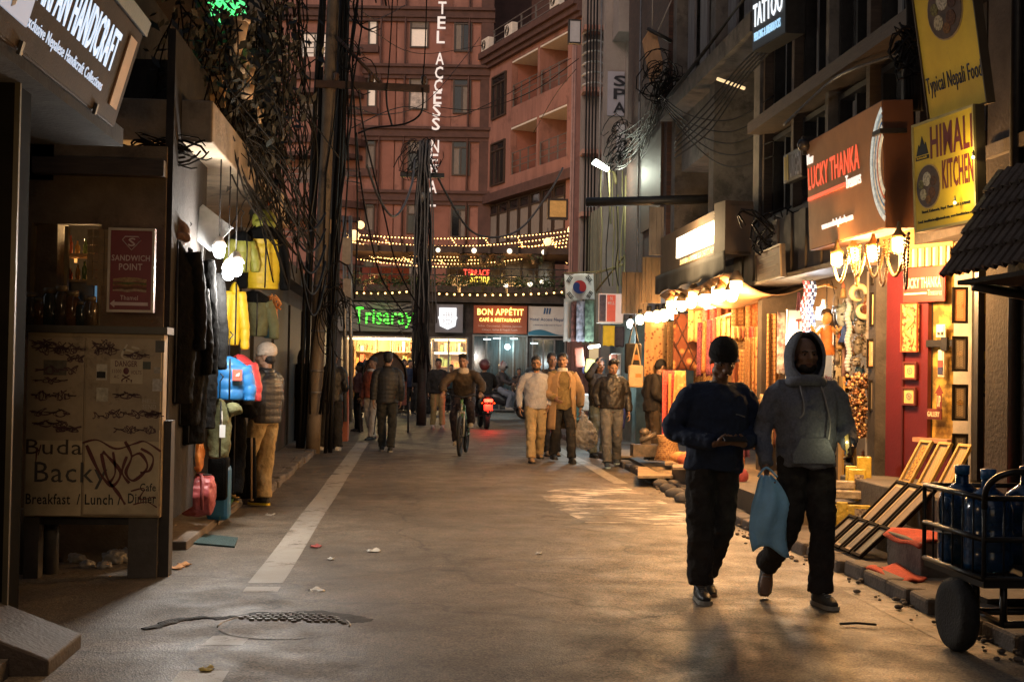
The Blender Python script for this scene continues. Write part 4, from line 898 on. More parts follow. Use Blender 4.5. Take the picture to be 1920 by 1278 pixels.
# ------------------------------------------------------------------ right side of the street
RX=4.4
def RFm(X):return (Vector((X,0,0)),Vector((0,-1,0)),Z3.copy(),Vector((-1,0,0)))
RFF=RFm(RX)
def facing(px0,px1,py0,py1,Y):
    a,b,c=P(px0,py1,Y),P(px1,py1,Y),P(px0,py0,Y);return frame(a,(b-a).xy.to_3d()),(b-a).length,(c-a).length
def hangframe(bl,br,tl,Ya,Yb):
    a=P(*bl,Ya);b=P(*br,Yb);c=P(*tl,Ya);r=(b-a);return frame(a,r,c-a),r.length,(c-a).length
# -- building with the picture shop and the tattoo studio
bA=thing('shop_building','dark grey house over the tiled porch at the near right','building',(5,8,0))
k=MB();k.panel(RFF,-9.55,1.99,0,14,-5,0);k.build('wall',DARKW,bA)
k=MB();k.panel(RFF,-9.5,-2,3.2,3.3,.0,.05);k.build('ledge',CONC,bA)
k=MB();k.tube([Vector((4.36,9.0,0)),Vector((4.36,9.0,9))],.045,8);k.build('drainpipe',STEEL,bA)
bR=thing('shop_building','dark row of houses carrying on behind the viewer on the porch side','building',(6,-10,0));k=MB();k.panel(RFF,2,30,0,13,-5,0);k.build('wall',DARKW,bR)
bB=thing('shop_building','dark house with tall bay windows above the picture shop','building',(5,13,0))
k=MB();k.panel(RFF,-16.1,-9.56,2.75,14,-5,-.25);k.panel(RFF,-16.1,-15.9,0,2.75,-5,0);k.panel(RFF,-12.15,-11.95,0,2.75,-3,-.02);k.panel(RFF,-15.9,-9.56,0,2.75,-4.4,-4.2)
k.build('wall',DARKW,bB)
k=MB();k.panel(RFF,-16.2,-15.92,2.75,14,-.249,.06);k.build('corner_pier',CONC,bB)
for z,d in ((4.55,.22),(6.75,.22),(3.3,.05)):k=MB();k.panel(RFF,-15.9,-9.6,z,z+.14,-.25,d);k.build('trim_board',WOODD,bB)
for f0,f1 in ((3.46,4.5),(4.72,6.7),(6.92,9.2)):
    for i in range(5):
        a=-15.8+i*1.25;k=MB();o_=window(bB,RFF,a,a+1.05,f0,f1,-.24,STEEL,panes=2,transom=.72 if f1-f0>1.5 else None,glass=mat('dusty_dark_glass',(.035,.034,.033),.25,.7,2.2,spec=.5),curtain=(.1,.35) if (i+int(f0))%2 else None,t=.06,dep=.16)
for i in range(5):k=MB();a=-15.93+i*1.25;k.panel(RFF,a,a+.10,3.45,9.5,-.245,.02);k.build('mullion_post',CONC if i==2 else WOODD,bB)
rs=random.Random(5)
for r_ in range(3):
    for c_ in range(7):
        a=-14.9+c_*.34+(r_%2)*.16;k=MB();k.panel(RFF,a,a+.32,2.98+r_*.105,3.075+r_*.105,-.249,-.15+rs.uniform(0,.012));k.build('brick',mat('limewashed_brick',(.20,.185,.17),.9,.3,8,.4,40),bB)
bC=thing('shop_building','concrete framed house with dark recesses above the scarf shop','building',(5,19,0))
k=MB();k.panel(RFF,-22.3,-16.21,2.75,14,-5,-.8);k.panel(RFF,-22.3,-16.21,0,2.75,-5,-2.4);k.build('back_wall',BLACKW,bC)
for a in (-22.3,-19.4,-16.55):k=MB();k.panel(RFF,a,a+.32,2.75,14,-.79,-.1);k.build('column',CONC,bC)
for z in (2.72,5.95,8.9):k=MB();k.panel(RFF,-22.32,-16.22,z,z+.26,-.78,.12);k.build('slab',CONC,bC)
k=MB();k.panel(RFF,-21.9,-19.5,5.0,5.95,-.7,-.2);k.build('spandrel',CONC,bC)
for i in range(6):k=MB();a=-21.8+i*.95;k.panel(RFF,a,a+.5,6.5,8.6,-.3,-.26);k.build('hanging_sheet',mat('hanging_sheet',(.14,.135,.14),.9,.4,3,stretch=(5,5,.6)),bC)
window(bC,RFF,-19.0,-17.2,3.1,5.2,-.79,STEEL,panes=2,glass=mat('dusty_dark_glass',(.03,.03,.032)))
t=tag(MB().panel(RFF,-18.0,-17.55,5.0,5.06,-.6,-.5).build('tube_light',emis('cold_tube_light',(.75,.85,1),4)),'small cold tube light in the dark upper recess of the concrete house','light')
t=tag(MB().tube([P(1345,148,17.6),P(1396,166,17.3)],.024,6).build('tube_light',emis('amber_tube_light',(1,.72,.38),.9)),'slanted amber tube light under the concrete balcony slab','light')
bD=thing('shop_building','narrow dark brick house next to the white spa tower','building',(5,25,0))
def brick_mat():
    m_=mat('dark_brick',(.07,.035,.025),.9,.3,4);n=m_.node_tree.nodes;L=m_.node_tree.links;b=n['Principled BSDF'];tc=n.new('ShaderNodeTexCoord');mp=n.new('ShaderNodeMapping');mp.inputs['Rotation'].default_value=(0,R(90),R(90))
    br=n.new('ShaderNodeTexBrick');br.inputs['Scale'].default_value=4.2;br.inputs['Color1'].default_value=(.075,.036,.026,1);br.inputs['Color2'].default_value=(.045,.024,.02,1);br.inputs['Mortar'].default_value=(.03,.027,.025,1);br.inputs['Mortar Size'].default_value=.02
    L.new(tc.outputs['Object'],mp.inputs[0]);L.new(mp.outputs[0],br.inputs[0]);L.new(br.outputs[0],b.inputs['Base Color']);return m_
k=MB();k.panel(RFF,-26.6,-22.31,2.6,14,-4,-.02);k.panel(RFF,-26.6,-22.31,0,2.6,-4,-2.2);k.build('wall',brick_mat(),bD)
k=MB();k.panel(RFF,-24.6,-22.6,4.2,6.6,-.019,.03);k.build('shutter',mat('brown_shutter',(.035,.018,.012),.6,.4,3),bD)
k=MB();k.tube([Vector((4.34,24.7,2)),Vector((4.34,24.7,9))],.02,6);k.build('drainpipe',GREYM,bD)
# -- white spa tower
sp=thing('spa_building','pale tower with black spa letters and curved steel hoops','building',P(1130,690,29)+Vector((0,0,-1.5)))
SPW=mat('pale_tower_wall',(.25,.21,.19),.8,.2,1.5,.3,40,dirt=((.2,.17,.15),1.5,.58))
SF,sw,sh_=facing(1128,1188,0,560,29)
k=MB();k.panel(SF,0,sw+1.5,-2,9.5,-.35,0);k.build('wall',SPW,sp)
k=MB();k.panel(SF,sw*.62,sw*.74,0,9.5,.0,.10);k.build('pipe_casing',SPW,sp)
k=MB();k.panel(SF,.06,sw*.60,(560-212)/82.8,(560-128)/82.8,.002,.05);k.build('letter_board',mat('lavender_board',(.33,.31,.36),.7,.08,5),sp)
for c,py in (('S',146),('P',171),('A',197)):
    k=MB();v=(560-py)/82.8;letters(k,c,SF,.19,.47,v-.12,v+.12,.052,True,d=.03);k.build('letter',mat('black_letters',(.015,.014,.02),.5,0),sp)
k=MB();k.panel(SF,.15,sw+.1,(560-70)/82.8,(560-22)/82.8+.6,.004,.9);k.build('balcony_box',SPW,sp)
k=MB();k.panel(SF,.28,.48,(560-292)/82.8,(560-228)/82.8,.004,.10);b_=k.build('notice_board',mat('notice_paper',(.48,.45,.46),.7,.35,30),sp)
SF2,sw2,_=facing(1090,1127,0,560,33)
k=MB();k.panel(SF2,.0,sw2+.8,-1,9.5,-.8,-.45);k.build('stair_wall',SPW,sp)
for i in range(6):
    v=(560-150+20*i)/72.7+.0;k=MB();k.tube([SF2[0]+SF2[1]*(sw2*.5-sw2*.52*math.cos(a))+Z3*v+SF2[3]*(-.44+.5*math.sin(a)) for a in [q*math.pi/12 for q in range(13)]],.028,6);k.build('hoop',mat('painted_hoop',(.55,.52,.48),.5,.15),sp)
for i in range(4):
    v=(560-152-118*(i-1))/72.7-.1;k=MB();k.panel(SF2,-.05,sw2+.1,v-.12,v,-.44,.12);k.build('landing',mat('salmon_edge',(.42,.22,.17),.7,.15),sp)
for px in (1092,1098,1104,1110,1118,1124):k=MB();u=(px-1090)/72.7;k.tube([SF2[0]+SF2[1]*u+SF2[3]*.16+Z3*(-.6),SF2[0]+SF2[1]*u+SF2[3]*.16+Z3*9.4],.022,6);k.build('riser_pipe',GREYM if px%3 else CABLE,sp)
pc=thing('pipe_column','pink column with bundled pipes between hotel wing and spa tower','column',P(1080,690,37)+Vector((0,0,-1.5)))
k=MB();a=P(1082,600,37);k.box((a.x,37,5.5),(.38,.4,11));k.build('column',PINK,pc)
for dx in (-.28,-.22,.24,.3):k=MB();k.tube([(a.x+dx,36.8,0),(a.x+dx+.02,36.8,11)],.035,6);k.build('pipe',mat('pink_pipe',(.38,.22,.18),.6,.2),pc)
# corrugated sheet siding under the spa tower
cs=thing('sheet_siding','tall corrugated metal siding with yellow pipes and wires by the street lamp','siding',Vector((4.3,28,2.2)))
ns=22
for i in range(ns):
    u=lerp(1092,1188,i/ns);u2=lerp(1092,1188,(i+.82)/ns);Yq=lerp(33.5,27.5,i/ns);a,b=P(u,600,Yq),P(u2,600,Yq)
    k=MB();k.box(((a.x+b.x)/2,Yq+.05*(i%2),3.9),(b.x-a.x,.06,3.4));k.build('panel',mat('galvanised_sheet',(.19,.175,.12),.6,.35,4,metal=.2,stretch=(1,1,.4)),cs)
yp=mat('yellow_pipe',(.24,.20,.09),.5,.2)
for pts in ([P(1118,545,28.3),P(1172,478,27.2),P(1170,560,27.0),P(1130,585,28)],[P(1158,365,27.3),P(1158,555,27.2)],[P(1118,512,28.4),P(1168,496,27.1)],[P(1174,330,27.0),P(1172,470,27)]):
    k=MB();k.tube(pts,.025,6);k.build('pipe',yp,cs)
for i in range(6):cable('loose wire hanging over the sheet siding',[P(1130+9*i+crs.uniform(-4,4),320+j*36,27.0) for j in range(7)],.012,CABLE if i%2 else mat('yellow_wire',(.16,.14,.05),.5,.1),'loose wires over the sheet siding')
# street lamp on the tower
sl=thing('street_lamp','small white led street lamp reaching out from the spa tower','street lamp',P(1148,318,26.6))
k=MB();a,b=P(1114,303,26.2),P(1140,318,26.5);k.tube([a,b],[.075,.06],8,side=(1,0,.4),r2=[.03,.04]);k.build('led_panel',emis('led_white',(.92,1,.88),7),sl)
k=MB();k.tube(chain([b,P(1152,325,26.8),P(1155,345,27)],4),.03,6);k.tube([P(1142,322,26.5),P(1143,350,26.6),P(1145,420,26.7)],.02,6);k.build('arm',yp,sl)
lamp('street_lamp_light',a+Vector((.15,-.15,-.25)),34,(.93,1,.80),.12)
lamp('street_lamp_light',P(1112,330,30),6,(.95,1,.9),.12)
# blank lightbox sign and tan hanging board
t,F_=signbox('blank_sign','small black framed lightbox sign left unlit by the spa tower',facing(1064,1088,38,84,33)[0],0,facing(1064,1088,38,84,33)[1],0,.62,.16,mat('grey_lightbox',(.42,.41,.42),.6,.12,8),STEEL,frame_m=(STEEL,.035))
t=thing('hanging_board','tan wooden board hanging by ropes above a nest of wires','board',P(1225,155,22))
k=MB();k.prism([P(x,y,22) for x,y in ((1204,78),(1215,59),(1231,62),(1243,120),(1240,135),(1219,157))],Vector((.03,.10,0)));k.build('board',mat('tan_board',(.42,.25,.14),.7,.25,4,stretch=(6,1,1)),t)
for (x0,y0,x1,y1) in ((1223,60,1224,-40),(1232,62,1268,-20)):k=MB();k.tube([P(x0,y0,22),P(x1,y1,22)],.012,5);k.build('rope',mat('pale_rope',(.3,.27,.24),.8,.2),t)
k=MB();k.tube([P(1213,54,21.9),P(1260,78,21.9)],.035,6);k.build('hook_bar',STEEL,t)
t=tag(MB().tube([P(1100,379,20.5),P(1200,377,20.2),P(1332,373,19.8)],.075,10).build('steel_beam',STEEL),'dark horizontal steel beam jutting out over the street','beam')
# nests of wires on the right
ls=[]
for i in range(36):
    c=P(crs.uniform(1222,1268),crs.uniform(118,190),21.6);a=crs.uniform(.08,.32);ph=crs.uniform(0,6);ls.append([c+Vector((a*math.cos(q+ph),crs.uniform(-.1,.1),a*.9*math.sin(q*1.1+ph))) for q in [j*math.pi/5 for j in range(8)]])
for i in range(24):ls.append(sagline(P(crs.uniform(1225,1260),crs.uniform(140,200),21.4),P(crs.uniform(1150,1200),crs.uniform(235,330),26),crs.uniform(.1,.4),9))
for i in range(40):
    c=P(crs.uniform(1145,1190),crs.uniform(235,305),26);a=crs.uniform(.05,.25);ls.append([c+Vector((a*math.cos(q),crs.uniform(-.1,.1),a*math.sin(q*1.3))) for q in [j*math.pi/5 for j in range(8)]])
cable_mass('tangled nest of wires below the tan hanging board',ls,.010)
for i in range(5):cable('black cable rising from the wire nest across the dark concrete house',catenary([(1245+4*i,190-3*i),(1300+6*i,120-6*i),(1370+7*i,30-8*i),(1420+9*i,-40)],21,15),.013,group='black cables rising from the wire nest')
for i in range(5):cable('dark cable slung between the wire nest and the bay windows',catenary([(1240,180+4*i),(1290+5*i,215+16*i),(1370,225+22*i),(1450,180+28*i)],21,15.5),.010,group='dark cables slung along the concrete house')
for i in range(5):cable('black diagonal cable crossing the dark recess',catenary([(1265,260+9*i),(1330,190+14*i),(1400,110+9*i),(1500,20+5*i)],20,14),.013,group='diagonal cables across the dark recess')
cable('pale dusty cable rising in front of the bay windows',catenary([(1470,235),(1550,160),(1600,130),(1700,95),(1740,70)],13.5,10.6),.018,CABLEG)
for i in range(8):cable('black cable bundled up the wall beside the yellow food sign',[P(1700+4*i+3*math.sin(j+i),-20+j*38,10.4) for j in range(7)],.018,group='cables bundled beside the yellow food sign')
ls=[]
for i in range(36):
    c=P(crs.uniform(1420,1540),crs.uniform(415,470),14.2);a=crs.uniform(.1,.5);ls.append([c+Vector((a*math.cos(q)*.6,crs.uniform(-.15,.1),a*.45*math.sin(q*1.2+i))) for q in [j*math.pi/5 for j in range(7)]])
for i in range(30):
    c=P(crs.uniform(1690,1730),crs.uniform(60,130),10.4);a=crs.uniform(.04,.16);ls.append([c+Vector((a*math.cos(q),crs.uniform(-.05,.05),a*math.sin(q*1.2+i))) for q in [j*math.pi/5 for j in range(8)]])
cable_mass('loose black wires heaped on the canopy ledge above the shops',ls,.011)
# -- dark canopy over the shops
cb=thing('shop_canopy','long dark corrugated canopy fascia above the craft window','canopy',(4,14,2.7))
for i in range(16):
    y0=16.0-i*.255;k=MB();k.panel(RFm(4.05),-y0,-y0+.235,2.62,3.25,-.3,.0+.02*(i%2));k.build('panel',mat('sooty_fascia',(.06,.048,.038),.8,.4,5),cb)
k=MB();k.panel(RFm(4.05),-16.1,-11.7,2.56,2.61,-.35,.06);k.build('edge_beam',WOODD,cb)
for i,(a,b,z0,z1,c,lb) in enumerate(((1165,1214,510,588,(.10,.075,.055),'dark ribbed metal fascia board farthest along the right shops'),(1203,1238,482,568,(.22,.16,.10),'weathered tan hanging board above the bag stall'),(1216,1243,388,478,(.24,.19,.15),'pale upright blank board left of the scarf shop sign'))):
    fr,w,h=facing(a,b,z0,z1,21.5-i*.7);t=thing('sign_board',lb,'board',fr[0]);n=6
    for q in range(n):k=MB();k.panel(fr,w*q/n,w*(q+.93)/n,0,h,0,.04+.012*(q%2));k.build('plank',mat('board%d'%i,c,.8,.35,5,stretch=(1,1,.4)),t)
fr,w,h=facing(1025,1063,374,412,38);t,F_=signbox('lantern_sign','small tilted amber lit box sign on the pink pipe column',frame(fr[0],fr[1],(.05,0,1)),0,w,0,h,.25,mat('amber_box_face',(.42,.22,.07),.6,.4,5,em=(1,.5,.12),es=.22),WOODD,frame_m=(WOODD,.06))
fr,w,h=hangframe((1426,532),(1474,518),(1424,476),14.6,13.2);t,F_=signbox('notice_board','small brown notice board hung on the canopy beside the scarf awning',fr,0,w,0,h,.04,mat('brown_notice',(.11,.05,.025),.7,.3,5),WOODD,frame_m=(mat('ochre_rim',(.22,.14,.06),.6,.2),.02))
k=MB()
for q in range(4):k.panel(F_,w*.15,w*(.85-.1*(q%2)),h*(.72-.16*q),h*(.76-.16*q),.001,.004)
k.build('faded_lines',mat('faded_print',(.24,.15,.09),.7,.4,40),t)
# ------------------------------------------------------------------ scarf shop
psX=3.7
t=thing('scarf_shop_sign','long dark box sign with a glowing white name panel above warm bulbs','sign',(3.7,17,2.98))
PF=RFm(psX);BROWN=mat('brown_sign_sheet',(.075,.048,.03),.75,.25,4)
k=MB();k.panel(PF,-19.05,-15.06,2.98,3.54,-.35,0);k.build('box',BROWN,t,bev=.01)
GLW=emis('glowing_panel',(1,.80,.50),4.5)
k=MB();k.panel(PF,-17.75,-15.25,3.12,3.40,.0005,.03);k.build('lit_panel',GLW,t)
FP=(PF[0],*PF[1:])
put_text(t,[('PASHMINA CASHMERE SILK CARPETS NEPAL-INDIA',False,-17.6,-15.15,3.015,3.085),('SINCE 1987',False,-15.6,-15.15,3.45,3.51)],emis('warm_print',(1,.7,.35),.55),FP)
put_text(t,[('PASHMINA',True,-17.65,-15.35,3.15,3.37)],emis('warm_white_letters',(1,.93,.8),9),(PF[0]+PF[3]*.031,*PF[1:]),'lit_lettering')
fr=frame((psX,15.05,2.95),(1,.15,0));k=MB();k.panel(fr,.0,.36,.0,.64,-.35,.0);k.build('end_panel',BROWN,t)
lamp('sign_glow',(psX-.45,16.4,3.26),42,(1,.70,.36),.2)
aw=thing('scarf_shop_awning','dark fabric awning with an orange lit underside over the scarf shop','awning',(3.7,17,2.6))
k=MB();k.sheet(lambda u,v:Vector((psX-.04+.05*math.sin(u*40)*v*.3,lerp(19.2,14.9,u),2.97-.27*v-.02*math.sin(u*23)*v)),60,4);k.build('valance',mat('black_awning_cloth',(.03,.026,.022),.85,.3,8),aw,mods=(solid(.012),))
k=MB();k.sheet(lambda u,v:Vector((psX+.02+.95*v,lerp(19.2,14.8,u),2.68+.04*math.sin(u*9)-.30*math.sin(v*math.pi)*.6-.12*v)),40,12);k.build('underside',mat('orange_tarp',(.40,.21,.09),.8,.25,3,.6,12,stretch=(1,4,1)),aw,mods=(solid(.01),))
bulbs=[]
def bulb(name,p,r,m_,label,group,cap=None,cord=0.0,capm=None):
    t=thing(name,label,'light bulb',p,group=group)
    k=MB();k.lathe([(.02,-r*1.35),(r*.75,-r*1.1),(r,-r*.3),(r*.9,r*.5),(r*.45,r*1.1)],p,14);k.build('glass',m_,t)
    k=MB();k.lathe([(r*.47,r*1.0),(r*.55,r*1.15),(r*.5,r*2.2),(r*.2,r*2.3)] if not cap else [(r*1.25,r*.55),(r*.8,r*1.5),(r*.35,r*2.2)],p,14);k.build('cap',capm or STEEL,t)
    if cord:k=MB();k.tube([p+Z3*r*2.2,p+Z3*(r*2.2+cord)],.006,5);k.build('cord',CABLE,t)
    return t
BW=emis('warm_white_bulb',(1,.74,.36),14.0)
for i in range(11):
    f=i/10;y=lerp(18.6,14.8,f);p_=Vector((3.78+.05*(i%2),y,2.52+.05*math.sin(i*2)))
    bulb('light_bulb',p_,.075,BW,'%s bulb from the far end in the bright row under the scarf shop awning'%ORD[i],'bulbs under the scarf shop awning',cap=True,capm=mat('tin_shade',(.25,.16,.08),.5,.2,metal=.4))
for y in (18.2,16.8,15.4):lamp('scarf_bulb_light',(3.86,y,2.36),46,(1,.50,.17),.10)
for i,(px,py,q) in enumerate(((1182,606,.06),(1200,598,.07),(1217,594,.08),(1232,592,.08),(1245,590,.08),(1262,588,.07),(1273,568,.06))):
    p_=P(px,py,21.4-i*.35);bulb('light_bulb',p_,q,emis('cold_white_bulb',(.9,.97,1),14) if i==0 else BW,['cold white bulb at the far end of the lamp row over the bags','second bulb along the row over the bags','third bulb along the row over the bags','fourth bulb along the row over the bags','fifth bulb along the row over the bags','bulb hanging on the awning corner post','little bulb beside the awning corner post'][i],'bulbs over the bag stall')
lamp('bag_stall_light',P(1222,622,20.6),34,(1,.52,.19),.1);lamp('bag_stall_light',P(1183,622,21.8),14,(.85,.95,1),.1)
t=tag(MB().tube([P(1322,577,17.4),P(1368,568,17.1)],.025,6).build('tube_light',emis('white_tube_light',(1,.92,.8),8)),'white tube light deep inside the scarf shop','light')
lamp('shop_inner_light',(5.0,16.2,2.3),13,(1,.64,.30),.15)
lamp('shop_inner_light',(5.0,18.8,2.3),9,(1,.64,.30),.15)
# textiles
def textile_mat(name,c1,c2,scale,kind='voronoi',es=0):
    m_=bpy.data.materials.new(name);m_.use_nodes=True;n=m_.node_tree.nodes;L=m_.node_tree.links;b=n['Principled BSDF'];b.inputs['Roughness'].default_value=.85
    tc=n.new('ShaderNodeTexCoord')
    if kind=='voronoi':x=n.new('ShaderNodeTexVoronoi');x.inputs['Scale'].default_value=scale;o=x.outputs['Distance'];a_,b_=.12,.42
    elif kind=='wave':x=n.new('ShaderNodeTexWave');x.inputs['Scale'].default_value=scale;x.inputs['Distortion'].default_value=1.5;o=x.outputs[0];a_,b_=.35,.65
    elif kind=='magic':x=n.new('ShaderNodeTexMagic');x.inputs['Scale'].default_value=scale;x.turbulence_depth=3;o=x.outputs[1];a_,b_=.3,.6
    else:x=n.new('ShaderNodeTexNoise');x.inputs['Scale'].default_value=scale;x.inputs['Detail'].default_value=5;o=x.outputs[0];a_,b_=.42,.58
    L.new(tc.outputs['Object'],x.inputs[0]);r_=n.new('ShaderNodeValToRGB');r_.color_ramp.elements[0].position=a_;r_.color_ramp.elements[1].position=b_;r_.color_ramp.elements[0].color=(*c1,1);r_.color_ramp.elements[1].color=(*c2,1)
    L.new(o,r_.inputs[0]);L.new(r_.outputs[0],b.inputs['Base Color']);return m_
def hung(name,label,cat,px0,px1,py0,py1,Y,mt,folds=3,amp=.03,group=None,taper=0.0,yaw=0.0,hem=None):
    fr,w,h=facing(px0,px1,py0,py1,Y);fr=frame(fr[0],rotm('Z',yaw)@fr[1]);ph=px0*.7
    k=MB();k.sheet(lambda u,v:fr[0]+fr[1]*(w*(.5+(u-.5)*(1-taper*v)))+fr[2]*(h*v+.01*math.sin(u*11+ph)*(1-v))+fr[3]*(amp*math.sin(u*math.pi*2*folds+ph+v*.6)*(1-.5*v)),max(8,folds*8),8)
    o=tag(k.build(name,mt,mods=(solid(.006),)),label,cat,group)
    if hem:
        k=MB();k.panel(fr,0,w,-.02,.05,amp+.004,amp+.012);k.build('border',hem,o)
    return o
TX=dict(a=textile_mat('block_print',(.16,.035,.012),(.55,.30,.12),16),b=textile_mat('cream_print',(.40,.27,.13),(.22,.11,.04),30),c=textile_mat('roundel_print',(.60,.30,.10),(.13,.035,.014),7.5),d=textile_mat('plum_weave',(.10,.025,.05),(.24,.07,.09),40,'noise'),
   e=textile_mat('rust_weave',(.40,.12,.04),(.60,.25,.09),30,'noise'),f=textile_mat('sand_weave',(.34,.23,.11),(.45,.33,.18),30,'noise'),g=textile_mat('grey_weave',(.10,.085,.07),(.18,.15,.12),30,'noise'),h=textile_mat('rose_weave',(.38,.04,.045),(.55,.10,.07),36,'noise'),i=textile_mat('paisley_print',(.14,.045,.018),(.42,.24,.09),22,'magic'))
hung('shawl','brown block printed shawl hanging nearest the bag stall','shawl',1208,1252,602,705,20.4,TX['a'],2,.03)
hung('shawl','narrow cream printed shawl strip between two brown shawls','shawl',1250,1268,603,692,19.9,TX['b'],1,.02,taper=-.1)
hung('shawl','large shawl with golden roundels and dark diamond lines','shawl',1262,1313,588,693,19.3,TX['c'],1,.02)
k=MB()
fr,w,h=facing(1262,1313,588,693,19.3)
for a in (-.8,-.35,.1,.55):
    for sg in (1,-1):
        pts=[(a+(x if sg>0 else .85-x)*1.0,x) for x in [q/10 for q in range(11)]];pts=[q for q in pts if 0<=q[0]<=1]
        if len(pts)>1:k.tube([fr[0]+fr[1]*(w*q[0])+fr[2]*(h*q[1])+fr[3]*(.035) for q in pts],.010,4)
tag(k.build('trim',mat('dark_braid',(.05,.015,.01),.8,0),kind=None),'dark diamond braid lying over the golden roundel shawl','braid')
t=thing('hanging_rail','pale slanted rail holding the scarves at the shop mouth','rail',P(1330,600,17.6));k=MB();k.tube([P(1318,607,18.2),P(1372,588,16.8)],.022,6);k.build('bar',WOODL,t)
sc=[('d','plum scarf hanging first on the slanted rail',1306,1318),('e','orange scarf between the plum scarves',1316,1325),('d','second plum scarf after the narrow orange one',1323,1336),('h','rose scarf in the middle of the slanted rail',1334,1344),('e','rust scarf just left of the beanie man',1342,1355),('a','brown printed scarf over the beanie man',1353,1368)]
for i,(m_,lb,a,b) in enumerate(sc):hung('scarf',lb,'scarf',a,b,604-i*2.5,705-(i%2)*6,17.9-i*.15,TX[m_],1.5,.03,'scarves on the slanted rail',taper=.15)
sc2=[('c','roundel print shawl at the left end of the inner rail',1372,1386),('i','paisley shawl second on the inner rail',1384,1396),('b','pale shawl in the middle of the inner rail',1396,1412),('a','rust edged shawl right of the pale one',1410,1420),('h','rose shawl beside the grey one',1420,1434),('g','dark grey shawl nearest the white sign',1434,1448)]
for i,(m_,lb,a,b) in enumerate(sc2):hung('shawl',lb,'shawl',a,b,632 if i>1 else 655,740,16.6-i*.12,TX[m_],1.5,.035,'shawls on the inner rail')
for i in range(9):hung('folded_shawl',ORD[i]+' folded shawl from the left in the upper row over the inner rail','shawl',1372+8*i,1381+8*i,612,634,16.9,TX['aicbhiea'[i%8]],1,.02,'folded shawls in the upper row')
hung('back_cloth','paisley cloth covering the inner wall of the scarf shop','cloth',1300,1460,575,790,19.6,TX['i'],4,.04)
hung('runner','long rose red runner hanging down to the kerb','cloth',1240,1283,694,818,18.9,TX['h'],2,.03,hem=mat('pink_border',(.6,.12,.12),.8,.1))
hung('sash','bright orange sash hanging over the rose red runner','cloth',1252,1257,700,812,18.8,mat('orange_sash',(.62,.20,.06),.8,.15,20),1,.008)
hung('dress','yellow embroidered tunic hanging beside the rose red runner','garment',1258,1290,694,792,18.75,textile_mat('yellow_print',(.60,.42,.14),(.40,.22,.07),14),1.5,.03,taper=.35)
hung('board_cloth','flat lime green table edge under the rose red runner','table',1232,1270,817,823,18.7,mat('lime_board',(.25,.32,.05),.7,.1),1,.002)
for i,(a,b,c,d,m_,lb) in enumerate(((1172,1202,643,700,mat('black_bag',(.018,.016,.015),.8,.3,10),'black cloth bag with an orange patch hanging at the stall'),(1178,1206,684,726,mat('beige_bag',(.52,.36,.19),.8,.15,10),'beige square shoulder bag below the black bag'))):
    fr,w,h=facing(a,b,c,d,20.5-i*.3);t=thing('shoulder_bag',lb,'bag',fr[0]);k=MB();k.panel(fr,0,w,0,h,-.1,.02);k.build('body',m_,t,bev=.03)
    k=MB();k.tube(chain([fr[0]+fr[1]*w*.2+Z3*h,fr[0]+fr[1]*w*.45+Z3*(h+.3),fr[0]+fr[1]*w*.55+Z3*(h+.3),fr[0]+fr[1]*w*.8+Z3*h],4),.012,5);k.build('strap',m_,t)
    k=MB();k.panel(fr,w*.45,w*.85,h*.45,h*.62,.021,.026);k.build('patch',mat('orange_patch',(.5,.2,.05),.8,.2,30),t)
# magazine racks and small signs at the far end
for i,(a,b,c,d,cc,lb) in enumerate(((1056,1072,560,640,(.34,.31,.29),'plain pale end panel of the postcard display under the flag'),(1070,1080,566,640,(.16,.06,.05),'red strip of the postcard display'),(1080,1096,564,640,(.26,.25,.30),'white and violet strip of the postcard display'),(1096,1113,562,640,(.13,.18,.12),'green topped strip of the postcard display'))):
    hung('poster_strip',lb,'poster',a,b,c,d,26.5-i*.15,textile_mat('poster%d'%i,cc,tuple(x*.35 for x in cc),9,'noise') if i else mat('pale_panel',cc,.7,.1),1,.006)
rs=random.Random(15)
hung('photo_strip','gold brocade hanging over the shop pillar behind the two men','shawl',1436,1462,588,760,15.6,TX['i'],2,.03)
for i in range(10):hung('garment',ORD[i]+' colourful garment from the left hung low behind the walking men','garment',1372+i*10,1386+i*10,742+rs.uniform(-8,12),850+rs.uniform(-20,20),15.9-i*.1,TX['hedaifgbce'[i]],1.5,.04,'garments hung low behind the walking men',taper=rs.uniform(0,.3))
for i in range(5):hung('shawl',ORD[i]+' golden shawl from the far end lining the scarf shop under the bulbs','shawl',1290+i*27,1318+i*27,560+rs.uniform(0,10),640,19.0-i*.3,TX['ahciea'[i]],2,.03,'shawls under the bulbs')
t,F_=signbox('lit_box_sign','lit box sign with a red middle panel under the yellow pipes',facing(1117,1164,550,606,25)[0],0,facing(1117,1164,550,606,25)[1],.0,.58,.3,mat('box_sign_face',(.62,.5,.46),.6,.1,6,em=(1,.75,.62),es=.35),mat('box_sign_face2',(.5,.4,.3),.6,.1))
k=MB();k.panel((F_[0],*F_[1:]),.17,.34,.03,.55,.001,.006);k.build('red_panel',mat('lit_red',(.6,.1,.06),.6,.1,9,em=(1,.15,.08),es=.3),t)
k=MB();k.panel((F_[0],*F_[1:]),.02,.15,.03,.55,.001,.006);k.build('dark_panel',mat('dark_print',(.12,.09,.12),.6,.6,9),t)
put_text(t,[('HELL',True,.19,.32,.36,.42),('N',True,.235,.275,.44,.52)],mat('white_print',(.75,.7,.65),.6,0),(F_[0]+F_[3]*.006,*F_[1:]))
hung('small_banner','small yellow banner hanging below the lit box sign','banner',1130,1152,610,648,24.2,mat('yellow_banner',(.72,.48,.03),.7,.15,9,em=(1,.6,.02),es=.12),1,.01)
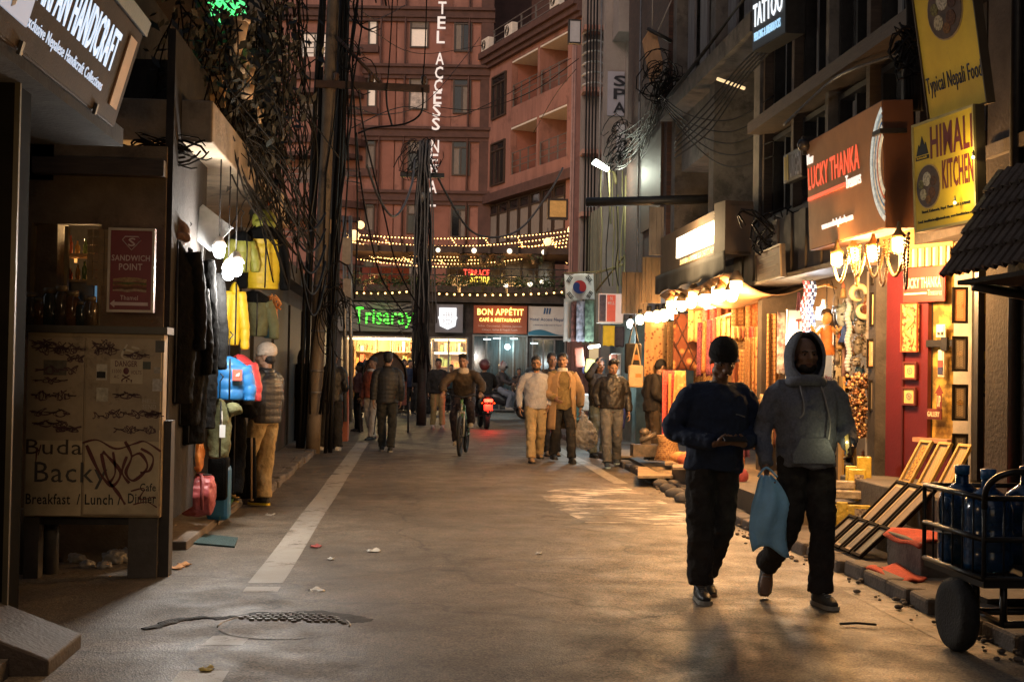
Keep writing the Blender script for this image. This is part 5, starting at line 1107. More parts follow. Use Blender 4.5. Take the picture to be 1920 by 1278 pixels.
hung('small_banner','dark banner hanging right of the small yellow banner','banner',1152,1170,612,650,24.2,mat('dark_banner',(.05,.04,.05),.7,.4,9),1,.01)
hung('small_banner','white banner with a red word at the far money changer','banner',1146,1164,662,705,25.5,mat('white_banner2',(.6,.58,.56),.7,.1),1,.004)
t=thing('tube_light','bright cold tube light over the far bag shop','light',P(1110,650,26));k=MB();k.tube([P(1104,651,26),P(1124,648,25.8)],.03,6);k.build('tube',emis('cold_shop_tube',(.85,.97,1),9),t)
lamp('far_shop_light',P(1112,672,25.4),24,(.8,.97,1),.2)
rs=random.Random(8);fs=thing('market_stall','far stall of hanging bags and clothes under cold light','stall',P(1120,800,26.5))
k=MB();k.box((5.3,28,1.3),(1.6,5,2.6));k.build('back_wall',mat('stall_back',(.10,.14,.13),.8,.5,3),fs)
for i in range(26):
    c=P(rs.uniform(1062,1168),rs.uniform(665,800),rs.uniform(25.2,26.6));w,h=rs.uniform(.15,.3),rs.uniform(.2,.5)
    cc=rs.choice([(.03,.03,.03),(.05,.12,.10),(.35,.3,.08),(.25,.08,.05),(.12,.2,.18),(.5,.48,.45),(.06,.05,.12)]);k=MB();k.box(c,(w,.14,h),rotm('Y',rs.uniform(-.15,.15)));k.build('hanging_bag',mat('bag%s'%str(cc),cc,.8,.3,12),fs,bev=.03)
# ------------------------------------------------------------------ picture shop signs
SB=mat('brown_sign_face',(.36,.165,.062),.65,.10,6,.15,120)
tilt=Vector((-.045,0,1)).normalized()
o_=Vector((3.86,12.25,2.735));LF=frame(o_,(0,-1,0),tilt);lw,lh=2.03,1.06
t,F_=signbox('picture_shop_sign','large brown box sign with coral letters and half a mandala',LF,0,lw,0,lh,.26,SB,mat('brown_sign_side',(.10,.04,.018),.7,.12,6),w0=-.26,bev=.006)
RED=emis('coral_letters',(1,.115,.045),.85,(.75,.10,.05))
WL=emis('white_lit_letters',(1,.93,.85),.75,(.8,.78,.74))
put_text(t,[('LUCKY THANKA',True,.05,1.47,.58,.80)],RED,F_,'red_lettering',d=.005)
k=MB();k.panel(F_,.06,1.12,.475,.51,.001,.02);k.build('underline',RED,t)
k=MB();letters(k,'New',F_,.04,.22,.83,.93,.001,False,d=.01);letters(k,'Treasures',F_,1.12,1.50,.45,.565,.001,False,d=.01);letters(k,'www.newluckythanka.com',F_,.42,1.27,.14,.225,.001,False,d=.01);k.build('white_lettering',WL,t)
def ringpart(par,nm,fr,cu,cv,r0,r1,a0,a1,mt,off,n=24,asp=1.0):
    k=MB();pts=[fr[0]+fr[1]*(cu+r1*asp*math.cos(lerp(a0,a1,i/n)))+fr[2]*(cv+r1*math.sin(lerp(a0,a1,i/n)))+fr[3]*off for i in range(n+1)]
    pts+=[fr[0]+fr[1]*(cu+r0*asp*math.cos(lerp(a1,a0,i/n)))+fr[2]*(cv+r0*math.sin(lerp(a1,a0,i/n)))+fr[3]*off for i in range(n+1)] if r0>0 else []
    k.prism(pts,fr[3]*.004);return k.build(nm,mt,par)
mcu,mcv,a0,a1=2.26,.53,math.radians(121),math.radians(239)
for i,(r0,r1,cc,em_) in enumerate(((.485,.53,(.62,.66,.60),.5),(.45,.485,(.35,.42,.44),.3),(.425,.45,(.7,.55,.35),.4),(.405,.425,(.08,.2,.36),.2),(.375,.405,(.65,.58,.45),.4),(.35,.375,(.55,.13,.06),.3),(.30,.35,(.7,.62,.42),.4))):
    mt=textile_mat('mandala%d'%i,cc,tuple(x*.6 for x in cc),26,'noise');b=mt.node_tree.nodes['Principled BSDF'];b.inputs['Emission Color'].default_value=(*cc,1);b.inputs['Emission Strength'].default_value=em_/2**EXPO*1.2
    aa=max(0,(mcu-lw+.012)/r1);th=math.acos(min(1,aa));ringpart(t,'mandala_ring',F_,mcu,mcv,r0,r1,math.pi-th,math.pi+th,mt,.001)
k=MB();k.panel(F_,-.01,.02,lh-.12,lh+.06,-.10,.04);k.build('bracket',STEEL,t);k=MB();k.panel(F_,lw-.16,lw+.02,lh-.28,lh-.24,-.2,.03);k.build('bracket',STEEL,t)
k=MB();k.lathe([(.02,-.05),(.055,-.03),(.06,.05),(.02,.07)],F_[0]+F_[1]*.05+F_[2]*(lh-.03)+F_[3]*.05,10,rotm('Y',R(90)));k.build('spotlight',STEEL,t)
# lanterns with bead garlands below
LB=emis('lantern_glass_lit',(1,.72,.33),13)
for i,(px,py,X_) in enumerate(((1569,487,3.84),(1600,478,3.95),(1637,474,3.92),(1685,459,3.86))):
    p_=W(px,py,X_);t=thing('lantern',['lit lantern at the far end under the brown sign','second lit lantern from the far end under the brown sign','lit lantern right of centre under the brown sign','nearest and largest lit lantern under the brown sign corner'][i],'lantern',p_,group='lit lanterns under the brown sign')
    k=MB();k.lathe([(.034,-.055),(.05,-.04),(.052,.05),(.04,.055)],p_,14);k.build('glass',LB,t)
    k=MB();k.lathe([(.058,.055),(.06,.075),(.035,.10),(.02,.13),(.008,.19)],p_,14);k.build('cap',mat('brass_cap',(.30,.19,.07),.4,.2,metal=.7),t)
    k=MB();k.lathe([(.02,-.075),(.036,-.066),(.036,-.056)],p_,12);k.build('base_ring',mat('brass_cap',(.30,.19,.07)),t)
    lamp('lantern_light',p_+Vector((-.04,-.10,-.11)),24,(1,.50,.16),.06)
lamp('doorway_light',Vector((4.25,10.9,2.42)),14,(1,.52,.18),.1)
BEAD=mat('wood_beads',(.30,.16,.05),.5,.3,20);BEADD=mat('dark_beads',(.10,.05,.025),.4,.3,20)
def garland(label,a,b,sag,n,r,mt):
    k=MB();pts=sagline(a,b,sag,40)
    for i in range(n):x=i/(n-1)*40;j=min(int(x),39);k.ell(pts[j].lerp(pts[j+1],x-j),r*rs.uniform(.85,1.15),7,5)
    t=thing('bead_garland',label,'garland',a,group='bead garlands under the brown sign');k.build('beads',mt,t,kind='stuff');k=MB();k.tube(pts,.004,4);k.build('string',CABLE,t)
for i,(a,b,sg,mt,lb) in enumerate((((1560,468),(1592,462),.30,BEAD,'pale bead garland hanging in a deep loop under the first lantern'),((1592,462),(1625,458),.26,BEAD,'pale bead garland looped between second and third lanterns'),((1622,460),(1660,452),.28,BEAD,'pale bead garland looped under the third lantern'),((1658,452),(1702,440),.30,BEAD,'pale bead garland looped under the nearest lantern'),((1645,455),(1668,450),.36,BEADD,'dark bead garland hanging deepest between two pale ones'),((1695,442),(1704,438),.42,BEADD,'dark bead strand hanging at the sign corner'),((1603,462),(1612,460),.34,BEAD,'narrow pale strand hanging straight by the second lantern'))):
    garland(lb,W(a[0],a[1],3.82),W(b[0],b[1],3.82),sg,46,.013,mt)
# yellow restaurant signs
YS=mat('yellow_sign',(.50,.33,.012),.6,.10,5,.15,90,dirt=((.30,.19,.02),3,.66));YSD=mat('sign_edge_dark',(.05,.035,.02),.6,.2)
fr,w,h=hangframe((1734,437),(1852,414),(1728,236),9.35,8.55)
t,F_=signbox('restaurant_sign','yellow kitchen signboard with maroon capitals and a round food picture',fr,0,w,0,h,.07,YS,YSD,frame_m=(mat('tin_rim',(.30,.24,.10),.5,.2,metal=.4),.018))
MAR=mat('maroon_print',(.10,.012,.012),.5,.1)
put_text(t,[('HIMALI',True,w*.30,w*.96,h*.64,h*.93),('KITCHEN',True,w*.48,w*.96,h*.34,h*.60)],MAR,F_)
put_text(t,[('Thamel, Kathmandu, Nepal. Phone: +977-1-4700088',False,w*.12,w*.90,h*.155,h*.19),('Email: himalikitchen@hotmail.com, www.himalikitchen.com',False,w*.06,w*.95,h*.07,h*.105)],mat('black_print',(.01,.01,.01)),F_)
def plate(par,F_,cu,cv,r,seed,asp=1.0):
    ringpart(par,'picture_rim',F_,cu,cv,0,r*1.06,0,2*math.pi,mat('plate_rim',(.30,.2,.08),.5,.2),.001,asp=asp)
    ringpart(par,'picture',F_,cu,cv,0,r,0,2*math.pi,mat('food_ground',(.05,.025,.015),.5,.6,20),.006,asp=asp)
    rs=random.Random(seed)
    for i,(x,y,q,cc) in enumerate(((-.05,.35,.34,(.42,.36,.28)),(-.4,-.35,.27,(.36,.30,.20)),(.35,-.35,.28,(.10,.04,.02)),(-.55,.15,.22,(.14,.12,.04)),(.5,.2,.24,(.07,.03,.02)),(.05,-.65,.2,(.16,.07,.02)))):
        ringpart(par,'food',F_,cu+x*r*asp,cv+y*r,0,q*r,0,2*math.pi,textile_mat('food%d'%i,cc,tuple(z*.5 for z in cc),60,'noise'),.010+.0005*i,14,asp)
plate(t,F_,w*.25,h*.40,h*.19,3)
k=MB();mtn=[(.06,.70),(.10,.80),(.12,.77),(.16,.87),(.20,.78),(.22,.81),(.26,.70)];k.prism([F_[0]+F_[1]*(w*x)+F_[2]*(h*y)+F_[3]*.001 for x,y in mtn],F_[3]*.004);k.panel(F_,w*.05,w*.27,h*.655,h*.69,.001,.005);k.build('mountain_emblem',mat('black_print',(.01,.01,.01)),t)
put_text(t,[('himali',False,w*.08,w*.24,h*.665,h*.685)],YS,(F_[0]+F_[3]*.006,*F_[1:]))
fr,w,h=hangframe((1755,226),(1867,192),(1717,-10),9.35,8.55)
h*=1.05
t,F_=signbox('restaurant_sign','tall tilted yellow signboard with a plate picture and slanted words',fr,0,w,0,h,.05,YS,YSD,frame_m=(YSD,.012))
put_text(t,[('Typical Nepali Food',False,w*.04,w*.97,h*.155,h*.31)],mat('navy_print',(.012,.012,.03),.5,0),F_)
plate(t,F_,w*.52,h*.73,h*.20,5,1.12)
lamp('restaurant_sign_lamp',P(1822,292,8.6)+Vector((-.12,-.10,-.02)),1.6,(1,.75,.3),.03)
lamp('restaurant_sign_lamp',P(1790,372,8.75)+Vector((-.12,-.10,0)),1.2,(1,.75,.3),.03)
for i,(px,py,Y_) in enumerate(((1826,300,8.62),(1792,384,8.8))):
    p_=P(px,py,Y_)+Vector((-.05,-.10,0));t=thing('clip_lamp',['small clip lamp glowing on the word himali','small clip lamp glowing under the round food picture'][i],'lamp',p_);k=MB();k.ell(p_,.012,8,6);k.build('bulb',emis('clip_bulb',(1,.75,.3),5),t);k=MB();k.lathe([(.008,.012),(.010,.02),(.004,.05)],p_,8);k.build('shade',STEEL,t)
# tattoo sign and small hidden sign behind the brown one
fr,w,h=hangframe((1411,98),(1474,62),(1410,-30),14.6,13.6)
t,F_=signbox('tattoo_sign','black lightbox with yellow, white and pale blue tattoo lettering',fr,0,w,0,h,.22,mat('black_lightbox',(.010,.010,.011),.35,.1),STEEL,w0=-.22)
put_text(t,[('URGEN',True,w*.22,w*.78,h*.68,h*.92)],emis('yellow_lit',(1,.66,.03),1.0),F_,'yellow_lettering',d=.01)
put_text(t,[('TATTOO',True,w*.05,w*.92,h*.33,h*.66)],emis('white_lit',(.85,.93,1),1.0),F_,'white_lettering',d=.01)
put_text(t,[('PIERCING & DREADLOCKS',False,w*.08,w*.86,h*.13,h*.25)],emis('pale_blue_lit',(.45,.75,1),.8),F_,'blue_lettering',d=.008)
fr,w,h=hangframe((1484,345),(1519,330),(1483,292),13.1,12.4)
t,F_=signbox('tattoo_sign','small dim black sign half hidden behind the brown box sign',fr,0,w,0,h,.08,mat('black_lightbox',(.010,.010,.011)),STEEL)
put_text(t,[('URGEN',True,w*.4,w*1.0,h*.1,h*.85)],mat('dim_print',(.25,.25,.27),.6,0),F_);k=MB();k.panel(F_,w*.08,w*.18,h*.1,h*.9,.001,.006);k.panel(F_,w*.22,w*.30,h*.05,h*.95,.001,.006);k.build('yellow_bars',mat('dim_yellow',(.3,.22,.03),.6,.1),t)
# ------------------------------------------------------------------ picture shop front
SA=Vector((4.50,12.0,0));SBp=Vector((4.94,11.1,0));SF_=frame(SA,SBp-SA)
def on_front(px,py):
    d=ray(px,py);p_=CC+d*((SA-CC).dot(SF_[3])/d.dot(SF_[3]));return (p_-SA).dot(SF_[1]),p_.z
def su(px):
    return on_front(px,650)[0]
def sv(px,py):return on_front(px,py)[1]
front=thing('storefront','maroon and glass picture shop doorway below the lanterns','storefront',SA)
MARP=mat('maroon_paint',(.10,.010,.012),.45,.12,4,.15,50)
k=MB();k.panel(SF_,su(1655),su(1694),.1,sv(1675,510),-.06,.0);k.panel(SF_,su(1695),su(1738),.1,sv(1715,470),-.06,-.012);k.build('door_panel',MARP,front)
k=MB();k.panel(SF_,su(1653)-.02,su(1656),.1,sv(1655,512),-.06,.05);k.build('door_jamb',WOODD,front)
k=MB();k.panel(SF_,su(1692.6),su(1695.4),.1,sv(1694,512),.0,.012);k.build('door_seam',mat('dark_maroon',(.06,.008,.008),.5,.1),front)
GOLDP=textile_mat('gold_landscape',(.62,.40,.08),(.22,.13,.03),9,'noise');b=GOLDP.node_tree.nodes['Principled BSDF']
k=MB();k.panel(SF_,su(1738),su(1789),.55,sv(1760,470),-.11,-.08);k.build('poster_wall',GOLDP,front)
k=MB();k.panel(SF_,su(1739),su(1788),sv(1760,800),sv(1760,470),-.06,-.05);k.build('glass_pane',mat('shop_door_glass',(.04,.04,.03),.03,0,alpha=.10),front)
k=MB();k.panel(SF_,su(1736),su(1790),sv(1760,650),sv(1760,637),-.05,.0);k.panel(SF_,su(1768),su(1779),sv(1770,657),sv(1770,632),.0,.03);k.build('door_lock_bar',STEEL,front)
k=MB();k.panel(SF_,su(1721),su(1786),sv(1760,830),sv(1760,822),-.04,.06);k.build('ledge',mat('pink_ledge',(.5,.25,.15),.6,.2),front)
k=MB();k.panel(SF_,su(1736),su(1790),.1,sv(1760,832),-.05,-.02);k.build('lower_panel',MARP,front)
k=MB();k.panel(SF_,su(1788),su(1822),.1,sv(1800,445),-.06,.0);k.build('pier',mat('grey_pier',(.28,.25,.21),.8,.15,4,.3,40),front)
k=MB();k.panel(SF_,su(1655)-.02,su(1790),sv(1715,470),sv(1715,420),-.05,.04);k.build('head_beam',mat('ochre_beam',(.36,.22,.08),.8,.3,5,.3),front)
k=MB()
for i in range(15):u=lerp(su(1690),su(1788),i/15);k.panel(SF_,u,u+.022,sv(1735,498+i*.2),sv(1735,468),.045,.055+.008*(i%2))
for i in range(15):
    u=lerp(su(1690),su(1788),i/15);kk=MB();kk.panel(SF_,u,u+.03,sv(1735,500),sv(1735,466),.042,.052+.01*(i%2));kk.build('pelmet_strip',mat('orange_strip',(.55,.28,.10),.7,.2),front) if i%2 else kk.build('pelmet_strip',mat('cream_strip',(.6,.48,.3),.7,.2),front)
def wallsign(nm,lb,px0,px1,py0,py1,mt,w0=.02,cat='sign',rim=None,off=.0):
    u0,u1=su(px0),su(px1);pm=(px0+px1)/2;return signbox(nm,lb,SF_,u0,u1,sv(pm,py1),sv(pm,py0),.015,mt,w0=w0+off,cat=cat,frame_m=rim),u0,u1,sv(pm,py1),sv(pm,py0)
(t,F_),u0,u1,v0,v1=wallsign('door_sign','red sign with cream letters across the picture shop door',1697,1775,501,566,mat('red_sign',(.36,.03,.022),.5,.1,5))
CRM=mat('cream_print',(.75,.6,.38),.6,0)
dw=u1-u0;dh=v1-v0
put_text(t,[('LUCKY THANKA',True,u0+dw*.05,u0+dw*.93,v0+dh*.40,v0+dh*.70),('Treasures',True,u0+dw*.62,u0+dw*.95,v0+dh*.18,v0+dh*.34),('NEW',True,u0+dw*.05,u0+dw*.14,v0+dh*.80,v0+dh*.90)],CRM,F_)
k=MB();k.panel(F_,u0+dw*.05,u0+dw*.60,v0+dh*.22,v0+dh*.27,.001,.006);k.build('underline',CRM,t)
# dragon panel: a plain curling band on gold
(t,F_),u0,u1,v0,v1=wallsign('painted_panel','tall gold panel with a coral serpent curling down it',1695,1726,569,660,textile_mat('gold_leafwork',(.55,.36,.12),(.10,.03,.015),28,'noise'),cat='picture',rim=(mat('red_rim',(.5,.08,.03),.5,.1),.01))
k=MB();pts=[F_[0]+F_[1]*((u0+u1)/2+.045*math.sin(q*.75))+F_[2]*lerp(v0+.05,v1-.06,q/14)+F_[3]*.004 for q in range(15)];k.tube(pts,[.006,.012,.018,.022,.024,.026,.026,.026,.026,.025,.024,.022,.022,.024,.014],8,side=SF_[1],r2=.006);k.build('serpent',mat('coral_paint',(.65,.20,.07),.6,.2,30),t)
# framed mandalas: frames facing the street
GOLDF=mat('gold_frame',(.50,.33,.10),.45,.2,20,metal=.2);DKF=mat('dark_frame',(.012,.009,.007),.85,.3,20,spec=.08);GREYMAT=mat('grey_mount',(.13,.105,.08),.8,.2,12)
def picture(lb,fr,w,h,frame_mat,art,mount=None,grp=None,dep=.025,fwid=.022,ring=None):
    t=thing('framed_picture',lb,'picture',fr[0]+fr[1]*w/2,group=grp);q=fwid
    for a in ((0,w,0,q),(0,w,h-q,h),(0,q,q,h-q),(w-q,w,q,h-q)):k=MB();k.panel(fr,*a,0,dep);k.build('frame_bar',frame_mat,t,bev=.003)
    k=MB();k.panel(fr,q,w-q,q,h-q,.0,dep*.45);k.build('mount',mount or GREYMAT,t)
    m_=min(w,h)*.13;k=MB();k.panel(fr,q+m_,w-q-m_,q+m_,h-q-m_,dep*.455,dep*.52);k.build('print',art,t)
    if ring:
        rr=min(w,h)*.5-q-m_;Fq=(fr[0]+fr[3]*(dep*.53),*fr[1:]);ringpart(t,'roundel',Fq,w/2,h/2,rr*.55,rr*.85,0,2*math.pi,ring,.0,20,1.0)
        ringpart(t,'roundel',Fq,w/2,h/2,0,rr*.35,0,2*math.pi,ring,.0,14,1.0)
    return t
ART=[textile_mat('fine_print%d'%i,a,b,60,kd) for i,(a,b,kd) in enumerate((((.12,.09,.06),(.40,.30,.18),'magic'),((.30,.14,.06),(.55,.33,.16),'magic'),((.08,.07,.06),(.30,.25,.18),'magic'),((.45,.28,.07),(.18,.09,.03),'noise')))]
def pic(lb,px0,px1,py0,py1,Y,fm,art,grp=None,yaw=-.25,ring=None,mount=None):
    fr,w,h=facing(px0,px1,py0,py1,Y);fr=frame(fr[0],rotm('Z',yaw)@fr[1]);return picture(lb,fr,w,h,fm,art,mount,grp,ring=ring)
g1='pictures hanging on the pale column';g2='pictures hanging on the grey pier'
pic('dark framed picture at the top of the pale column under the garlands',1632,1650,500,535,12.05,DKF,ART[1],g1)
pic('gold edged picture high on the pale column',1630,1650,548,612,12.05,DKF,ART[0],g1,mount=GOLDF)
pic('dark framed orange mandala in the middle of the pale column',1624,1648,635,690,12.05,DKF,ART[0],g1,ring=ART[2],mount=mat('orange_mount',(.45,.21,.09),.8,.1))
pic('dark framed oval mandala low on the pale column',1628,1650,712,770,12.05,DKF,ART[1],g1,ring=ART[3])
pic('orange mandala panel at the top of the grey pier',1789,1806,455,515,11.0,WOODL,ART[1],g2,ring=ART[3])
pic('orange mandala in a dark frame second from the top of the grey pier',1784,1812,538,606,11.0,DKF,ART[1],g2,ring=ART[1],mount=mat('orange_mount',(.45,.21,.09)))
pic('dark mandala in a black frame in the middle of the grey pier',1784,1812,630,696,11.0,DKF,ART[2],g2,ring=ART[0])
pic('gold mandala in a black frame below the middle of the grey pier',1784,1812,720,788,11.0,DKF,ART[0],g2,ring=ART[3])
pic('dim tall picture at the bottom of the grey pier',1784,1812,812,882,11.0,DKF,ART[2],g2)
(t,F_),u0,u1,v0,v1=wallsign('card_sticker','white payment card sticker on the shop door glass',1757,1774,608,632,mat('white_sticker',(.6,.55,.45),.6,.05),.0)
put_text(t,[('VISA',True,u0+.02,u0+(u1-u0)*.55,v0+.02,v0+.045)],mat('navy_print',(.012,.012,.03)),F_);k=MB();k.panel(F_,u0+(u1-u0)*.62,u1-.015,v0+.018,v0+.048,.001,.004);k.build('logo',mat('black_print',(.01,.01,.01)),t)
(t,F_),u0,u1,v0,v1=wallsign('door_sticker','narrow white door sticker with a red and blue band',1761,1772,656,706,mat('white_sticker',(.6,.55,.45)),.0)
k=MB();k.panel(F_,u0+.006,u1-.006,v0+.02,v0+.09,.001,.004);k.build('blue_band',mat('navy_band',(.03,.03,.08),.6,0),t);k=MB();k.panel(F_,u0+.006,u1-.006,v0+.09,v0+.15,.001,.004);k.build('red_band',mat('red_band',(.4,.05,.04),.6,0),t)
(t,F_),u0,u1,v0,v1=wallsign('gallery_sign','small maroon sign with an arrow pointing up to the gallery',1742,1768,766,786,mat('maroon_sign',(.16,.03,.02),.6,.1),.0)
put_text(t,[('GALLERY',True,u0+.01,u1-.01,v0+.025,v1-.025)],CRM,F_)
k=MB();uc=lerp(u0,u1,.9);k.prism([F_[0]+F_[1]*(uc+x)+F_[2]*(v1+y)+F_[3]*.0 for x,y in ((-.03,.0),(.03,0),(.03,.14),(.05,.14),(0,.22),(-.05,.14),(-.03,.14))],F_[3]*.004);k.build('arrow',mat('maroon_sign',(.16,.03,.02)),t)
k=MB();letters(k,'UP',(F_[0]+F_[3]*.005,*F_[1:]),uc-.02,uc+.02,v1+.02,v1+.12,.001,True);k.build('lettering',CRM,t)
def pic2(lb,px0,px1,py0,py1,fm,art,ring,mount):u0,u1=su(px0),su(px1);v0,v1=sv((px0+px1)/2,py1),sv((px0+px1)/2,py0);return picture(lb,(SA+SF_[1]*u0+Z3*v0+SF_[3]*.012,*SF_[1:]),u1-u0,v1-v0,fm,art,mount,'small square pictures on the maroon door',ring=ring)
DRF=mat('dark_red_frame',(.10,.02,.015),.5,.1);GPR=mat('gold_print',(.62,.45,.16),.7,.15)
pic2('small gold square picture of faint lines on the maroon door',1697,1723,678,712,DRF,GPR,ART[0],GPR)
pic2('small square picture with a round seal lower on the maroon door',1696,1722,725,760,DRF,mat('gold_print2',(.55,.42,.20),.7,.15),ART[2],GPR)
b_=SA+SF_[1]*su(1768)+Z3*sv(1768,582)+SF_[3]*(-.25);bulb('light_bulb',b_,.035,BW,'bare bulb glowing behind the shop door glass',None);lamp('shop_bulb_light',b_+SF_[3]*.1+Vector((-.02,0,-.08)),3,(1,.68,.32),.04)
# dark cabinet with yellow menu to the right of the pier
cbn=thing('menu_cabinet','tall dark glass cabinet with a yellow menu poster beneath the tiled porch','cabinet',P(1850,890,9.7));CF_,cw,ch=facing(1826,1890,510,900,9.75)
k=MB();k.panel(CF_,0,cw,0,ch,-.05,-.02);k.build('back_panel',BLACKW,cbn)
for u in (0,cw*.48,cw*.78,cw-.04):k=MB();k.panel(CF_,u,u+.05,0,ch,-.02,.05);k.build('post',STEEL,cbn)
YM=mat('yellow_menu',(.52,.33,.02),.6,.12,6)
for (a,b) in ((.12,.47),(.63,.77)):
    k=MB();k.panel(CF_,cw*a,cw*b,ch*.42,ch*.98,-.018,-.008);mp_=k.build('menu_poster',YM,cbn)
    k=MB();k.panel(CF_,cw*a+.01,cw*b-.01,ch*.62,ch*.80,-.007,-.003);k.build('photo',mat('menu_photo',(.10,.045,.03),.5,.6,9),mp_)
for cy in (.545,.46):ringpart(cbn,'dish_photo',CF_,cw*.30,ch*cy,0,.055,0,2*math.pi,textile_mat('dish',(.25,.18,.10),(.03,.02,.015),40,'noise'),-.006,16)
k=MB();k.panel(CF_,cw*.12,cw*.47,ch*.06,ch*.40,-.018,-.008);k.build('wood_panel',WOODL,cbn)
# tiled porch roof: every tile its own
po=thing('tiled_porch','small sloping porch roof of dark clay tiles at the right edge','porch roof',(4,8.8,2.1))
TILE=mat('dark_clay_tile',(.055,.040,.032),.75,.35,7,.3,50)
e0,e1_,r0_,r1_=Vector((3.50,8.2,2.17)),Vector((3.50,6.3,2.17)),Vector((3.86,8.2,2.86)),Vector((3.86,6.3,2.86))
tb=None
rows,cols_=5,15
for r_ in range(rows):
    for c_ in range(cols_):
        a=e0.lerp(e1_,(c_+.5)/cols_).lerp(r0_.lerp(r1_,(c_+.5)/cols_),(r_)/rows);b=e0.lerp(e1_,(c_+.5)/cols_).lerp(r0_.lerp(r1_,(c_+.5)/cols_),(r_+1.12)/rows)
        n_=Vector((-.88,0,.46));wv=Vector((0,-.058,0));k=MB();lift=n_*.035
        arc_=lambda p_,up:[p_+wv*s_+n_*(h_+up) for s_,h_ in ((-1,0),(-.6,.035),(0,.05),(.6,.035),(1,0))]
        A_,B_=arc_(a,.03),arc_(b,.0);A2,B2=arc_(a,.015),arc_(b,-.015)
        k.add(A_+B_+A2+B2,[(i,i+1,i+6,i+5) for i in range(4)]+[(i+11,i+10,i+15,i+16) for i in range(4)]+[(i,i+10,i+11,i+1) for i in range(4)]);k.build('tile',TILE,po)
k=MB();k.panel(RFm(3.56),-8.15,-6.3,2.13,2.16,-.84,.0);k.panel(RFm(3.9),-8.15,-6.3,2.16,2.85,-.5,.0);k.build('eave_board',BLACKW,po)
for y in (8.05,6.6):k=MB();k.tube([(4.39,y,2.0),(3.62,y,2.12)],.035,6);k.build('bracket',STEEL,po)
# ------------------------------------------------------------------ craft window
cw_=thing('craft_window','craft shop wall with pale column and dark posts behind the masks','storefront',(4.6,14,0))
k=MB();k.panel(RFm(4.95),-16.0,-12.1,0,2.7,-.2,0);k.build('back_wall',mat('craft_wall',(.10,.07,.045),.8,.4,4),cw_)
fr,w,h=facing(1641,1657,505,950,12.15);k=MB();k.panel(fr,0,w,0,h,-.3,0);k.build('column',mat('cream_column',(.50,.40,.28),.8,.15,5,.3,40),cw_)
fr,w,h=facing(1560,1569,560,900,13.2);k=MB();k.panel(fr,0,w,0,h,-.05,0);k.build('post',WOODD,cw_)
lamp('craft_light',W(1600,548,4.1)+Vector((-.1,-.5,.1)),22,(1,.66,.34),.1)
lamp('craft_light',W(1475,640,4.25),18,(1,.72,.42),.1)
t,F_=signbox('rooftop_sign','white standing signboard with dark red letters behind the hooded man',facing(1472,1560,580,740,14.4)[0],0,facing(1472,1560,580,740,14.4)[1],0,facing(1472,1560,580,740,14.4)[2],.03,mat('white_board',(.55,.53,.50),.6,.08,6),frame_m=(GREYM,.012))
w,h=facing(1472,1560,580,740,14.4)[1:]
put_text(t,[('The',True,w*.19,w*.50,h*.76,h*.88),('Upper',True,w*.09,w*.75,h*.56,h*.68),('live Rooftop',False,w*.45,w*.99,h*.17,h*.24)],mat('dark_red_print',(.20,.025,.02),.6,0),F_)
hung('photo_strip','tall strip of small photos left of the white signboard','poster',1456,1471,585,700,14.8,textile_mat('photo_strip_print',(.52,.44,.34),(.22,.10,.08),10,'noise'),1,.004)
rs=random.Random(9)
for i,(px,cc,lb) in enumerate(((1511,((.60,.10,.08),(.65,.6,.55)),'red and white chequered bead strand over the hooded man'),(1523,((.03,.03,.05),(.6,.6,.62)),'black and white bead strand over the hooded man'))):
    k=MB();mts=[mat('strand%d%d'%(i,j),c,.7,.1) for j,c in enumerate(cc)]
    for j in range(30):
        for q in range(3):k.ell(P(px+q*4-4+3*math.sin(j*.35)-j*.15,528+j*3.6,13.4-.02*q),(.017,.017,.013),6,4,m=(j//2+q)%2)
    t=thing('bead_strand',lb,'bead strand',P(px,640,13.4));k.build('beads',mts,t,kind='stuff');k=MB();k.tube([P(px,524,13.4),P(px-4,636,13.4)],.006,4);k.build('string',CABLE,t)
hung('prayer_flag','pink and white pennant hanging left of the bead strands','flag',1492,1503,548,582,13.8,mat('pink_pennant',(.6,.25,.25),.8,.4,14),1,.01,taper=.6)
# puppets, masks, carved swirl
def puppet(lb,px,py,s,c1,c2,Y,hat=None):
    o=P(px,py,Y);t=thing('puppet',lb,'puppet',o);m1,m2=mat('pup%s'%str(c1),c1,.6,.25,20),mat('pup%s'%str(c2),c2,.7,.3,20)
    k=MB();k.ell(o+Z3*.36*s,(.06*s,.06*s,.075*s));k.ell(o+Vector((0,-.06*s,.355*s)),(.012*s,.016*s,.014*s));k.build('head',m1,t)
    k=MB();k.ell(o+Vector((0,.02*s,.40*s)),(.07*s,.065*s,.06*s));k.tube([o+Vector((.05*s,.02*s,.4*s)),o+Vector((.07*s,.02*s,.22*s))],.025*s,7);k.build('hair',mat('puppet_hair',(.05,.03,.02),.8,.3),t)
    k=MB();k.tube([o+Z3*.28*s,o+Z3*.2*s,o+Z3*.1*s,o+Z3*-.03*s],[.05*s,.065*s,.06*s,.12*s],12);k.build('robe',m2,t)
    for sg in (-1,1):k=MB();k.tube([o+Vector((sg*.05*s,0,.26*s)),o+Vector((sg*.12*s,-.02*s,.18*s)),o+Vector((sg*.16*s,-.03*s,.24*s))],[.025*s,.03*s,.02*s],8);k.ell(o+Vector((sg*.165*s,-.03*s,.26*s)),.022*s,8,6);k.build('arm',m1,t)
    k=MB();k.tube([o+Z3*.43*s,o+Z3*.75*s],.004,4);k.tube([o+Vector((.16*s,-.03*s,.26*s)),o+Vector((.05*s,0,.75*s))],.004,4);k.build('string',CABLE,t)
    return t
puppet('orange robed wooden puppet hanging right of the hooded man',1549,660,1.0,(.55,.30,.10),(.50,.17,.04),13.1)
